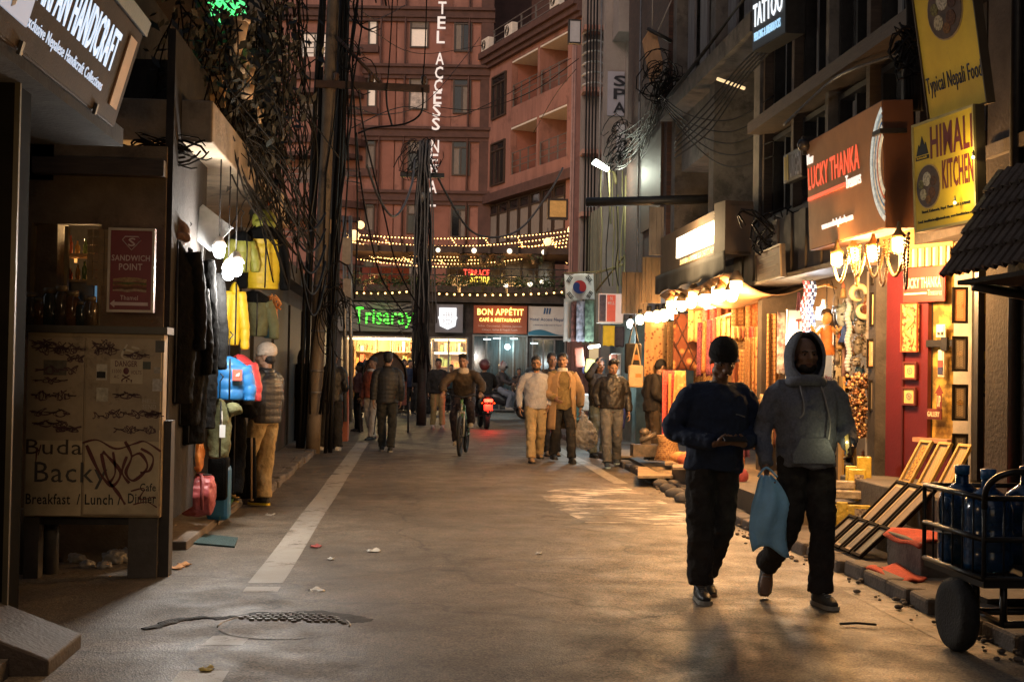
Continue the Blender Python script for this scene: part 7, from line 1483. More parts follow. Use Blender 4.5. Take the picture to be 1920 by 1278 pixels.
k=MB();u,v=ep(231,690);k.ell(EFf[0]+EFf[1]*u+EFf[2]*v+EFf[3]*.006,(.020,.003,.024),10,6);k.build('skull',MR,EC)
k=MB()
for sg in (-1,1):k.tube([EFf[0]+EFf[1]*(u-.025)+EFf[2]*(v-.045-.015*sg)+EFf[3]*.007,EFf[0]+EFf[1]*(u+.025)+EFf[2]*(v-.045+.015*sg)+EFf[3]*.007],.004,5)
k.build('crossed_bones',MR,EC)
for (x0,x1,y0,y1,cc,nm) in ((175,195,678,708,(.45,.40,.30),'sticker'),(176,198,722,748,(.40,.36,.26),'sticker'),(281,299,704,727,(.42,.38,.32),'sticker'),(76,119,672,700,(.10,.085,.06),'name_plate'),(285,302,632,654,(.04,.04,.04),'sticker'),(262,277,672,686,(.03,.04,.03),'sticker'),(283,296,682,694,(.30,.26,.2),'sticker')):epatch(nm,x0,x1,y0,y1,mat('stick%s'%str(cc),cc,.5,.35,30),.001)
etext('HELL',True,263,289,742,750,mat('pale_print2',(.36,.31,.24),.6,0));etext('SEND',True,263,289,752,761,mat('pale_print2',(.36,.31,.24)))
k=MB();u,v=ep(184,700);k.panel(EFf,u-.03,u+.03,v-.015,v+.03,.0035,.0045);k.build('sticker_print',BK,EC)
def scrawl(nm,pts,r,mt,off=.004,flat=.25,closed=False):
    k=MB();q=[]
    for px,py in pts:u,v=ep(px,py);q.append(EFf[0]+EFf[1]*u+EFf[2]*v+EFf[3]*off)
    k.tube(chain(q,5),r,6,side=EFf[1],r2=.0015);return k.build(nm,mt,EC)
def ribbon(k,pts,w,off=.003):
    q=chain([Vector((*ep(px,py),0)) for px,py in pts],6);L_,Rr=[],[]
    for i in range(len(q)):
        t_=(q[min(i+1,len(q)-1)]-q[max(i-1,0)]).normalized();nn=Vector((-t_.y,t_.x,0));ww=w*(.75+.25*math.sin(i*.7))
        L_.append(q[i]+nn*ww);Rr.append(q[i]-nn*ww)
    P3=lambda p_:EFf[0]+EFf[1]*p_.x+EFf[2]*p_.y+EFf[3]*off
    n=len(q);k.add([P3(p_) for p_ in L_]+[P3(p_) for p_ in Rr],[(i,i+1,n+i+1,n+i) for i in range(n-1)])
RS=mat('red_spray',(.085,.012,.010),.55,.3,20);k=MB()
for pts,w in (([(152,826),(180,820),(215,836),(250,826),(270,822),(300,840)],.008),([(160,830),(185,880),(210,905),(225,880),(200,850),(190,842)],.014),([(188,845),(200,890),(222,920),(235,940)],.013),([(232,822),(245,850),(235,880),(250,895),(275,870),(262,845),(245,850)],.012),([(236,850),(228,880),(242,900)],.011),([(262,835),(285,850),(280,875),(262,880)],.010),([(210,842),(215,880),(205,900)],.010),([(245,915),(270,910),(262,930),(290,925)],.006),([(250,940),(275,935),(295,945)],.005),([(68,835),(66,862)],.006),([(75,830),(70,850)],.005)):ribbon(k,pts,w,.0045)
k.build('spray_tag',RS,EC,kind='stuff')
k=MB();rs=random.Random(2)
for (x,y,w,h,n) in ((60,650,60,26,9),(95,650,55,22,8),(60,690,80,18,8),(52,640,40,14,6),(120,668,30,16,6),(165,640,35,16,6),(210,735,45,14,7),(170,775,30,14,5),(230,660,40,16,6),(270,770,25,14,5),(100,800,45,12,7),(55,738,80,20,9),(55,770,70,16,8),(60,790,60,14,8),(170,650,40,24,7),(200,770,90,18,10),(210,800,80,16,9),(60,710,60,14,6)):
    for q in range(2):
        f=rs.uniform(.5,1.6);a=rs.uniform(2,10);nn=n*4;pts=[(x+w*i/nn+a*math.sin(i*f*1.5),y+h*.5*math.cos(i*f)*(.5+.5*math.sin(i*.37+x))) for i in range(nn+1)];ribbon(k,pts,.0042-.0012*q,.0042+.001*q)
k.build('marker_tags',mat('dark_marker',(.075,.032,.036),.6,.3,20),EC,kind='stuff')
k=MB()
for pts in ([(225,650),(245,655),(238,668),(222,662),(232,640)],[(240,645),(255,648)]):ribbon(k,pts,.008,.004)
k.build('paint_splash',mat('cream_splash',(.50,.43,.30),.6,.1),EC,kind='stuff')
# legs, pipes and rubbish below
for a,b in ((.0,.10),(ew-.22,ew-.02)):k=MB();k.panel(EF,a,b,-(c0.z-0)+.0,-.005,-.14,-.02);k.build('leg',mat('dark_pedestal',(.075,.065,.055),.85,.35,4,.3),EC)
k=MB()
k.panel(EF,.02,ew-.02,-.06,-.004,-.4,-.06);k.build('base_frame',STEEL,EC)
for i,(px,r_) in enumerate(((72,.05),(98,.055),(125,.05))):k=MB();x=(px-774)/FPX*9.4;k.tube([(x,9.4,0),(x,9.4,.47)],r_,10);tag(k.build('conduit_pipe',mat('grey_conduit',(.09,.085,.08),.6,.3)),'%s thick grey conduit from the left beneath the graffiti cabinet'%ORD[i],'pipe','conduits beneath the cabinet')
rs=random.Random(6)
for i,(px,py,q) in enumerate(((145,1055,.06),(165,1066,.05),(195,1068,.05),(215,1058,.08),(240,1055,.09))):
    g=G(px,py);k=MB();k.ell(g+Z3*q*.6,(q*1.3,q,q*.8),10,7,rotm('Z',i));tag(k.build('litter_bag',mat('pale_plastic_bag',(.22,.21,.20),.4,.3,20),mods=(remesh(.012,1,.05,.04),)),'%s crumpled pale bag from the left beneath the graffiti cabinet'%ORD[i],'litter','crumpled bags beneath the cabinet')
k=MB();a=P(320,1060,9.3);k.bx(-1.80,-1.69,9.22,9.36,0,1.12);tag(k.build('post',mat('dark_post',(.03,.024,.02),.7,.4,4)),'dark square post right of the graffiti cabinet','post')
k=MB();k.tube([(-1.83,9.2,0),(-1.835,9.2,.55),(-1.82,9.22,1.1)],.018,8);tag(k.build('pipe',STEEL),'thin grey pipe climbing between cabinet and dark post','pipe')
# ------------------------------------------------------------------ houses further along on the left
lB=thing('shop_building','dark house with a concrete canopy and planted balcony over the jacket shop','building',(-4,13,0))
k=MB();k.panel(LF_,9.95,17.0,2.9,14,-4,-.0);k.panel(LF_,9.95,17.0,0,2.9,-4,-1.2);k.build('wall',BLACKW,lB)
k=MB();k.panel(LF_,10.1,16.9,5.3,5.42,.0,.75);k.build('balcony_floor',WOODD,lB)
for i in range(6):window(lB,LF_,10.3+i*1.1,11.2+i*1.1,5.6,7.6,.0,STEEL,panes=2)
a,b=P(398,248,10.6),P(476,384,15.2)
k=MB();
pts=[Vector((-1.72,10.4,3.30)),Vector((-1.66,16.4,3.30))]
k.add([(-2.75,10.3,3.28),(-1.62,10.3,3.28),(-1.62,16.6,3.28),(-2.75,16.6,3.28),(-2.75,10.3,3.62),(-1.62,10.3,3.62),(-1.62,16.6,3.62),(-2.75,16.6,3.62)],[(0,1,2,3),(7,6,5,4),(0,4,5,1),(1,5,6,2),(2,6,7,3),(3,7,4,0)]);k.build('concrete_canopy',mat('cracked_concrete',(.24,.185,.125),.85,.35,3,.5,30,dirt=((.10,.075,.05),2,.55)),lB,bev=.015)
k=MB();k.bx(-2.9,-2.72,10.0,10.3,0,3.3);k.build('pier',KW,lB)
k=MB();fr=frame(P(345,420,11.2),(1,-.2,-.75),(.5,.3,.8));k.panel(fr,0,.34,-.05,.24,0,.015);k.panel(fr,-.28,-.02,-.05,.18,-.03,-.01);k.build('metal_sheet',mat('bare_tin_sheet',(.45,.47,.48),.35,.3,6,metal=.5),lB)
lC=thing('shuttered_building','dark grey plain wall beyond the jacket shop behind the poles','building',(-4,22,0));k=MB();LC=LFm(-2.25)
k.panel(LC,17.0,20,0,12,-4,0);k.panel(LC,20,36,0,3.3,-4,0);k.build('wall',mat('dark_grey_render',(.055,.052,.050),.9,.25,2,.3,30),lC)
for i in range(6):k=MB();k.panel(LC,18+i*2.6,20.2+i*2.6,.1,2.6,.002,.05);s_=k.build('shutter',mat('grey_shutter',(.045,.043,.042),.6,.3,4,stretch=(1,1,12)),lC)
for z in (2.9,):k=MB();k.panel(LC,17.05,36,z,z+.25,.0,.3);k.build('ledge',mat('dark_grey_render',(.055,.052,.050)),lC)
window(lC,LC,17.6,19.2,3.6,5.4,.0,STEEL,panes=2)
# hanging greenery and pots on the balcony
VINE=mat('dry_vine',(.012,.009,.006),.9,.5,20,spec=.1)
for i,(px,py,Y_,r,n,dr,lb) in enumerate(((395,40,11.5,(.55,.5,.5),420,.5,'dark leafy plant spilling from the top left balcony'),(470,80,12.5,(.5,.5,.6),420,.7,'bushy dark plant below the green lit leaves'),(508,160,13.5,(.25,.4,.5),300,.5,'hanging creeper trailing beside the brown pipes'),(500,25,12.8,(.35,.4,.4),260,.4,'leafy clump near the green lights at the top'),(500,270,13.6,(.14,.3,.4),120,.7,'long trailing creeper ending over the yellow jackets'))):
    c=P(px,py,Y_);t=thing('hanging_plant',lb,'plant',c);k=MB();leaf_cloud(k,c,r,n,.11,90+i,dr);k.build('leaves',mat('night_leaf%d'%(i%2),[(.004,.006,.003),(.006,.006,.003)][i%2],.6,.5,9),t,kind='stuff')
    k=MB();rs=random.Random(i)
    for j in range(26):a=c+Vector((rs.gauss(0,r[0]*.5),rs.gauss(0,.2),rs.uniform(-.2,.3)));k.tube(chain([a,a+Vector((rs.gauss(0,.12),rs.gauss(0,.1),-.3-dr*.3)),a+Vector((rs.gauss(0,.2),rs.gauss(0,.1),-.6-dr*.8))],4),.007,4)
    k.build('stems',VINE,t,kind='stuff')
for i,(px,py) in enumerate(((411,8),(436,12))):k=MB();leaf_cloud(k,P(px,py,11.8),(.06,.06,.10),26,.10,7+i);tag(k.build('lit_leaves',emis('green_lit_leaf',(.15,1,.35),.9)),['left clump of leaves glowing green at the top','right clump of leaves glowing green at the top'][i],'lit plant','green glowing leaves')  # green light is put into these leaves as emission
for i,(x0,y0,x1,y1,cc,lb) in enumerate(((348,118,402,186,(.15,.095,.05),'large square clay planter box on the left balcony edge'),(395,150,428,205,(.44,.28,.13),'small tilted tan flower pot hanging by the planter'),(440,40,462,105,(.42,.27,.14),'upper tan clay pipe stump lit from below'))):
    fr,w,h=facing(x0,x1,y0,y1,11.6);fr=frame(fr[0],(1,.25,-.12*(1 if i!=1 else-2)),(-.1 if i!=1 else .35,0,1));t=thing('flower_pot',lb,'flower pot',fr[0]);m_=mat('pot%d'%i,cc,.8,.25,5,.3,30)
    k=MB()
    if i==2:k.tube([fr[0],fr[0]+fr[2]*h*.5,fr[0]+fr[2]*h],[.05,.075,.085],12)
    else:k.add([fr[0]+fr[1]*(w*x)+fr[2]*(h*y)-fr[3]*z for x,y,z in ((.08,0,.04),(.92,0,.04),(.92,0,.22),(.08,0,.22),(0,1,0),(1,1,0),(1,1,.26),(0,1,.26))],[(3,2,1,0),(4,5,6,7),(0,1,5,4),(1,2,6,5),(2,3,7,6),(3,0,4,7)])
    k.build('pot',m_,t,bev=.012);k=MB()
    if i==2:k.lathe([(.085,0),(.10,.0),(.10,.035),(.085,.04)],fr[0]+fr[2]*h*.98,14)
    else:k.panel(fr,-.02,w+.02,h-.03,h+.02,-.27,.02)
    k.build('rim',m_,t,bev=.006)
ps=thing('hanging_pipes','lit tan bamboo stumps and bracket hanging under the balcony plants','ornament',P(455,150,12));
for (x0,y0,x1,y1,r_) in ((466,95,456,140,.055),(470,125,458,165,.05),(463,160,462,185,.07)):k=MB();k.tube([P(x0,y0,12),P(x1,y1,12)],[r_,r_*.8],10);k.build('stump',mat('lit_bamboo',(.45,.29,.15),.7,.3,7),ps)
k=MB();k.tube(chain([P(440,100,11.9),P(425,160,11.9),P(402,240,11.9)],4),.012,6);k.build('stick',mat('lit_bamboo',(.45,.29,.15)),ps)
dc=thing('deer_ornament','small pale carved deer shape hanging among the creepers','ornament',P(482,215,13));k=MB()
k.tube([P(476,205,13),P(484,212,13),P(486,222,13)],[.05,.07,.045],8);k.ell(P(479,200,12.95),(.045,.06,.04));
for x,y in ((473,195),(486,196)):k.tube([P(479,200,12.95),P(x,y,12.95)],.015,5)
for x in (478,487):k.tube([P(484,215,13),P(x,232,13)],.018,5)
k.build('figure',mat('pale_wood_figure',(.55,.38,.22),.7,.2),dc)
# cable thicket on the left
ls=[]
for i in range(14):
    x=crs.uniform(500,575);ls.append([P(x+crs.gauss(0,7)+j*crs.uniform(-2,3),-10+j*52,17) for j in range(10)])
cable_mass('thicket of thin black wires hanging left of the tan pole',ls,.007)
for i in range(9):x=498+i*8;cable('dark drop cable hanging between the balcony plants and the tan pole',chain([P(x,-20,15.5),P(x+crs.uniform(-25,35),130,15.8),P(x+crs.uniform(-30,40),280,16),P(x+crs.uniform(-30,50),420,16.2)],5),crs.uniform(.008,.016),group='drop cables left of the tan pole')
ls=[]
for i in range(24):
    a=P(crs.uniform(385,470),crs.uniform(225,290),11.5+crs.uniform(0,1));ls.append(chain([a,a+Vector((crs.uniform(.05,.3),.3,-.2+crs.gauss(0,.1))),a+Vector((crs.uniform(.2,.5),.8,-.6+crs.gauss(0,.12))),a+Vector((crs.uniform(.3,.6),1.4,-1.05+crs.gauss(0,.1)))],4))
for i in range(26):
    c=P(crs.uniform(270,340),crs.uniform(265,300),10.2);a=crs.uniform(.04,.2);ls.append([c+Vector((a*1.5*math.cos(q),crs.uniform(-.04,.04),a*.5*math.sin(q*1.2+i))) for q in [j*math.pi/5 for j in range(9)]])
cable_mass('brown tangle of wires draped along the concrete canopy edge',ls,.008,VINE)
for i in range(5):cable('dark cable arcing from the gray wall to the tan pole',sagline(P(540+6*i,395+i*25,19),P(610,400+i*30,21.8),.3+.1*i),.02,group='cables arcing to the tan pole')
for i in range(7):k=MB();c=P(478+crs.uniform(-6,6),330+i*14,14.4);k.ell(c,(.06,.05,.10),8,6);
og=thing('orange_garland','hanging rust orange tassel garland under the creepers','garland',P(492,380,14.3));k=MB()
for i in range(120):c=P(492+crs.gauss(0,7),crs.uniform(318,400),14.3+crs.uniform(-.1,.1));k.tube([c,c+Vector((crs.uniform(-.03,.03),0,-.10))],.016,5)
k.build('tassels',mat('rust_tassel',(.34,.085,.02),.8,.4,20),og,kind='stuff')
og=thing('orange_garland','bright orange tangle of cords below the hanging yellow jacket','garland',P(505,570,14.6));k=MB()
for i in range(40):c=P(507+crs.gauss(0,5),crs.uniform(550,580),14.6+crs.uniform(-.05,.05));k.tube(chain([c,c+Vector((crs.uniform(-.06,.06),0,-.06)),c+Vector((crs.uniform(-.06,.06),0,-.12))],3),.010,5)
k.build('cords',mat('orange_cord',(.62,.24,.06),.7,.2),og,kind='stuff')
# ------------------------------------------------------------------ jacket shop
CB=emis('cold_led_bulb',(.86,.94,1),14)
for i,(px,py,Y_,q,lb) in enumerate(((411,468,11.1,.052,'upper left cold white bulb in the jacket shop'),(428,510,11.2,.052,'lower left cold white bulb in the jacket shop'),(442,500,11.0,.060,'right and largest cold white bulb in the jacket shop'))):
    p_=P(px,py,Y_);bulb('light_bulb',p_,q,CB,lb,'cold bulbs in the jacket shop',cap=True,cord=.8,capm=WHITEP);lamp('cold_bulb_light',p_+Vector((.07,-.10,-.13)),27,(1,.94,.86),.06)
def garment(label,cat,c,w,h,mt,yaw=0.0,sleeve=.9,quilt=False,yoke=None,hood=None,dep=.11,zipm=None,group=None,res=.012,spread=.12,trim=None,hanger=True):
    """an empty jacket on a hanger: a flattened trunk, two hanging sleeves, collar"""
    M_=Matrix.Translation(c)@Matrix.Rotation(yaw,4,'Z');t=thing('hanging_jacket',label,cat,c,group=group);TT=lambda mb:setattr(mb,'v',[tuple(M_@Vector(v)) for v in mb.v])
    n=44;pts=[Vector((0,0,-h*i/n)) for i in range(n+1)];prof=[lerp(.16,.92,min(1,i/n*4.5)**.8)*w*.5*(1+.16*math.sin(i/n*3)-.10*(i/n)) for i in range(n+1)];dp_=[dep*(.55+.45*min(1,i/n*5)) for i in range(n+1)]
    if quilt:prof=[p_+.010*abs(math.sin(math.pi*h*i/n/.10))**.5-.006 for i,p_ in enumerate(prof)];dp_=[p_+.014*abs(math.sin(math.pi*h*i/n/.10))**.5 for i,p_ in enumerate(dp_)]
    k=MB();k.tube(pts,prof,18,side=X3,r2=dp_);TT(k);k.build('trunk',mt,t,mods=(remesh(res,1 if quilt else 3,0 if quilt else .03,.09),))
    for sg in (-1,1):
        m=34;sp=[Vector((sg*(w*.36+(spread*w+.05)*min(1,i/m*1.5)),-.01-.03*i/m,-.07-.03*(1-min(1,i/m*3))-sleeve*h*i/m)) for i in range(m+1)];sr=[lerp(.08,.050,i/m)*min(1,.6+w*1.4) for i in range(m+1)]
        if quilt:sr=[r_+.010*abs(math.sin(math.pi*sleeve*h*i/m/.10))**.5-.005 for i,r_ in enumerate(sr)]
        k=MB();k.tube(sp,sr,12,side=X3);TT(k);k.build('sleeve',yoke if (yoke and quilt=='two') else mt,t,mods=(remesh(res,1 if quilt else 3,0 if quilt else .025,.08),))
    if yoke:k=MB();k.tube([Vector((0,0,.015)),Vector((0,0,-h*.10)),Vector((0,0,-h*.24))],[w*.17,w*.475,w*.50],18,side=X3,r2=[dep*.7,dep*1.05,dep*1.18]);TT(k);k.build('yoke',yoke,t,mods=(remesh(res,2),))
    if hood:k=MB();k.ell((0,.03,.05),(.13,.09,.12));k.tube([(-.10,-.05,0),(0,-.09,.02),(.10,-.05,0)],.04,8);TT(k);k.build('hood',hood,t,mods=(remesh(res,3,.02,.06),))
    k=MB();k.tube([Vector((0,-dep*1.12,-.02)),Vector((0,-dep*1.28,-h*.5)),Vector((0,-dep*1.15,-h*.99))],.008,6);TT(k);k.build('zip',zipm or STEEL,t)
    if hanger:k=MB();k.tube([Vector((0,0,.0)),Vector((0,0,.16)),Vector((.03,0,.2)),Vector((0,0,.23))],.006,6);TT(k);k.build('hanger_hook',STEEL,t)
    return t,M_
BLKJ=mat('black_jacket_cloth',(.004,.004,.004),.95,.3,9,.3,60,spec=.1);DGR=mat('charcoal_coat_cloth',(.007,.0065,.006),.95,.3,9,.3,60,spec=.1);YEL=mat('yellow_down',(.50,.33,.008),.55,.10,9,.2,40);YGR=mat('lime_down',(.22,.22,.03),.55,.12,9);BLUD=mat('blue_down',(.015,.13,.34),.5,.12,9);REDD=mat('red_down',(.45,.035,.04),.5,.12,9);OLV=mat('olive_cloth',(.09,.09,.035),.8,.25,9,.3,50)
garment('long charcoal coat hanging nearest the sandwich sign','jacket',P(328,448,10.3),.38,1.30,DGR,.35,.62,spread=.04,hood=mat('brown_fur',(.10,.05,.03),.9,.5,40),dep=.12)
garment('long black coat hanging in the middle of the dark coats','jacket',P(352,465,10.8),.40,1.62,BLKJ,.4,.60,spread=.04,dep=.14)
garment('black coat nearest the cold bulbs','jacket',P(380,490,11.3),.32,1.45,BLKJ,.5,.6,spread=.04,dep=.13)
garment('black parka with a grey tag hanging right of the coats','jacket',P(342,520,10.6),.38,1.2,DGR,.2,.6,spread=.04,dep=.13)
garment('lime green puffer jacket half hidden over the cold bulbs','jacket',P(452,436,13.0),.20,.40,YGR,.6,.8,quilt=True,yoke=BLKJ)
garment('big yellow puffer jacket with black shoulders hanging highest','jacket',P(496,422,13.3),.36,.66,YEL,.25,.9,quilt='two',yoke=BLKJ,hood=YGR,spread=.10)
garment('yellow puffer jacket hanging below the cold bulbs','jacket',P(440,528,12.6),.13,.62,YEL,.35,.95,quilt=True,spread=.05,dep=.07)
garment('black and olive jacket hanging behind the lower yellow jacket','jacket',P(476,548,13.6),.34,.46,OLV,.4,.9,yoke=BLKJ)
garment('blue puffer sleeve jacket behind the beanie shopper','jacket',P(483,592,14.3),.13,.19,BLUD,.3,.9,quilt=True,spread=.1)
jb,M_=garment('blue puffer jacket with a red chest patch beside the shopper','jacket',P(430,668,12.0),.34,.40,BLUD,.2,.85,quilt=True,spread=.05)
k=MB();k.box(M_@Vector((.065,-.165,-.17)),(.085,.012,.10),Matrix.Rotation(.2,3,'Z'));pt=k.build('chest_patch',mat('red_patch',(.55,.07,.04),.6,.1),jb)
k=MB()
for r_ in (.012,.022,.032):k.tube([M_@Vector((.065+.02-r_*math.cos(a)*1.0,-.174,-.185+r_*math.sin(a))) for a in [q*math.pi/10 for q in range(6)]],.0035,5)
k.build('quarter_dome_logo',mat('white_print',(.75,.7,.65)),pt)
garment('crimson puffer jacket hanging behind the blue one','jacket',P(450,664,12.6),.28,.40,REDD,-.2,.95,quilt=True,spread=.10)
garment('purple puffer jacket edge left of the blue one','jacket',P(415,668,12.2),.22,.38,mat('purple_down',(.18,.03,.22),.5,.1),.3,.8,quilt=True,spread=.05)
t,M_=garment('olive trousers with a white price tag hanging by the bags','garment',P(412,748,11.6),.22,.52,OLV,.3,.1,dep=.07);k=MB();k.box(P(417,808,11.4),(.05,.004,.11));tg=k.build('price_tag',mat('white_tag',(.7,.7,.68),.6,.05),t);k=MB();k.tube([P(417,796,11.4),P(416,770,11.45)],.003,4);k.build('tag_string',WHITEP,tg)
garment('black trousers hanging between the olive pair and the shopper','garment',P(440,750,12.6),.24,.9,BLKJ,.2,.1,dep=.06)
hs_=thing('hanging_clothes','dark trousers and coat hems hanging behind the shopper legs','clothes',P(455,930,13.2));
for i,(px,m_) in enumerate(((450,BLKJ),(458,DGR),(466,BLKJ),(472,mat('tan_lining',(.30,.19,.10),.8,.2)))):k=MB();a,b=P(px,820,13.3),P(px,926+i*4,13.3);k.tube([a,a.lerp(b,.5),b],[.07,.08,.085] if i<3 else [.02,.02,.02],10,side=X3,r2=.04);k.build('hem',m_,hs_)
# bags below
def duffel(lb,px0,px1,py0,py1,Y_,mt,strap,disp=.03):
    fr,w,h=facing(px0,px1,py0,py1,Y_);t=thing('duffel_bag',lb,'bag',fr[0]);c=fr[0]+fr[1]*w/2+Z3*h/2;k=MB()
    k.tube([c-X3*w*.48,c-X3*w*.4,c,c+X3*w*.4,c+X3*w*.48],[h*.30,h*.47,h*.52,h*.47,h*.30],16,side=Z3,r2=[.10,.16,.18,.16,.10]);k.build('body',mt,t,mods=(remesh(.010,3,disp,.08),))
    for sx_ in (-.22,.22):k=MB();k.tube(chain([c+Vector((sx_*w,-.15,-h*.3)),c+Vector((sx_*w,-.195,0)),c+Vector((sx_*w,-.16,h*.36)),c+Vector((sx_*w*.6,-.10,h*.52))],4),.014,6,side=X3,r2=.006);k.build('strap',strap,t)
    k=MB();k.tube([c+Vector((-w*.4,-.05,h*.5)),c+Vector((w*.4,-.05,h*.5))],.008,6);k.build('zip',STEEL,t)
duffel('orange duffel bag stacked on the red one by the dark post',338,381,820,884,11.4,mat('orange_nylon',(.55,.19,.03),.5,.15,8,.2,30),STEEL)
duffel('large rose red duffel bag at the bottom of the stack',336,403,888,967,11.4,mat('rose_nylon',(.30,.05,.05),.5,.15,8,.2,30),mat('rose_strap',(.22,.04,.04),.6,.1))
t=thing('backpack','tall blue and black backpack standing behind the red duffel bag','bag',P(410,975,12.1));k=MB();fr,w,h=facing(386,428,850,975,12.1);k.panel(fr,0,w,0,h*.82,-.2,.02);k.build('body',mat('blue_nylon',(.02,.13,.26),.5,.2,8),t,bev=.04);k=MB();k.panel(fr,w*.05,w*.95,h*.30,h*.98,-.14,.05);k.build('pocket',BLKJ,t,bev=.04)
k=MB();a,b,c,d=G(412,972,.10),G(440,935,.10),G(450,905,.10),G(420,940,.10);k.prism([a,b,c,d],Z3*.02);tag(k.build('doormat',mat('green_turf_mat',(.05,.17,.07),.95,.3,60,.6,160)),'green turf mat along the step edge of the jacket shop','mat')
a,b,c,d=G(340,1018,.012),G(440,1027,.012),G(446,1010,.012),G(352,1000,.012);k=MB();k.prism([a,b,c,d],Z3*.016);tag(k.build('doormat',mat('teal_mat',(.025,.055,.055),.9,.3,40,.6,120)),'dark teal mat lying flat on the pavement edge','mat')
a,b,c,d=G(333,1052,.004),G(366,1050,.004),G(385,1020,.004),G(335,990,.004);k=MB();k.prism([a,b,c,d],Z3*.006);tag(k.build('marble_slab',mat('pale_stone_slab',(.42,.39,.33),.6,.2,6)),'pale stone slab beside the dark post below the bags','slab')
k=MB();k.bx(-2.75,-1.80,10.6,14.2,.0,.085);tag(k.build('shop_step',mat('worn_step',(.13,.10,.075),.85,.35,5,.4,40),bev=.01),'low worn concrete step in front of the jacket shop','step')
# ------------------------------------------------------------------ the people in the street
def floor_at(px,py):g=G(px,py);return Vector((g.x,g.y,zroad(g.x,g.y) if-1.7<g.x<3.4 else .10))
NAVY=mat('navy_sweater',(.014,.025,.058),.9,.25,30,.4,160);HEATH=mat('heather_grey_blue',(.135,.15,.185),.92,.25,60,.35,160)
BLK=mat('black_trousers',(.028,.026,.025),.9,.35,8,.3,60,spec=.15);CHARC=mat('charcoal_trousers',(.036,.033,.031),.9,.35,8,.3,60,spec=.15)
SHOED=mat('dark_shoe',(.015,.015,.015),.5,.2);SOLEW=mat('pale_sole',(.30,.28,.24),.7,.2,14);SHOEB=mat('tan_shoe',(.24,.16,.09),.6,.25);SOLED=mat('dark_sole',(.02,.02,.02),.8,.2)
KHAKI=mat('khaki_cloth',(.33,.23,.10),.85,.2,7,.3,60);DENIM=mat('washed_denim',(.085,.085,.085),.85,.5,7,.3,60)
LEATH=mat('black_leather',(.014,.012,.011),.5,.3,12,.3,50);CAMEL=mat('camel_wool',(.32,.20,.10),.9,.15,12,.3,90);KNIT=mat('olive_knit',(.19,.13,.05),.9,.25,50,.5,120)
# -- man with the black beanie looking at his phone
fA=floor_at(1340,1133);fA.y=8.45;fA.x=G(1340,1133).x
skA=SKIN_D()
rA,TA,pA_,HA=person('man in a black beanie and navy sweater looking at his phone',fA,.10,1.73,dict(pelvis=(.0,0,.94),waist=(.02,.0,1.08),chest=(.03,-.01,1.28),neck=(.035,-.02,1.455),shl=(-.175,.0,1.405),shr=(.235,.0,1.40),ell=(-.275,.03,1.13),elr=(.30,.02,1.12),wrl=(-.075,-.235,1.065),wrr=(.125,-.235,1.065),
    hpl=(-.09,0,.93),hpr=(.09,0,.93),knl=(-.10,-.05,.50),knr=(.085,.05,.50),anl=(-.085,-.03,.09),anr=(.045,.26,.12)),.007,(-.12,.42,.05),skA,NAVY,CHARC,SHOED,SOLEW,None,mat('black_beanie_knit',(.011,.010,.010),.95,.3,60,.6,140),toplen=-.06,toes=(-.10,.05),footpitch=(0,.35),wide=1.10,belly=.02,trouser_w=1.16,cuff=.03,
    hands=dict(l=dict(d=(.72,-.40,.10),palm=(.2,.2,1),side=1,curl=.55),r=dict(d=(-.72,-.40,.10),palm=(-.2,.2,1),side=-1,curl=.55)))
k=MB();n0=TA(.035,-.02,1.455);k.tube([n0+Vector((.075*math.cos(a),.07*math.sin(a),.035+.02*math.cos(a))) for a in [math.pi*.75+i*math.pi/12 for i in range(8)]],.007,8);k.build('shirt_collar',mat('pale_collar',(.35,.33,.30),.8,.05),rA)
k=MB();k.box(HA(.062,-.085,1.665),(.003,.003,.003));c=HA(.075,-.092,1.672)
for a in (0,1.05,2.1):k.tube([c+Vector((.012*math.cos(a),-.006,.014*math.sin(a))),c-Vector((.012*math.cos(a),.006,.014*math.sin(a)))],.0028,5)
k.build('beanie_emblem',WHITEP,rA)
k=MB();c=TA(.13,-.16,1.25);k.tube([c+Vector((-.03,-.012,.01)),c+Vector((0,-.016,.004)),c+Vector((.03,-.012,-.008))],.005,6);k.build('chest_logo',mat('dim_logo',(.10,.12,.14),.7,0),rA)
ph=thing('phone','black phone held in both hands by the beanie man','phone',TA(.03,-.36,1.10));k=MB();k.box(TA(.025,-.36,1.105),(.15,.075,.012),rotm('X',.35));k.build('case',mat('black_plastic',(.01,.01,.01),.35,0),ph,bev=.004);k=MB();k.box(TA(.025,-.357,1.1105),(.135,.062,.002),rotm('X',.35));k.build('screen',mat('dark_screen',(.01,.01,.012),.1,0),ph)
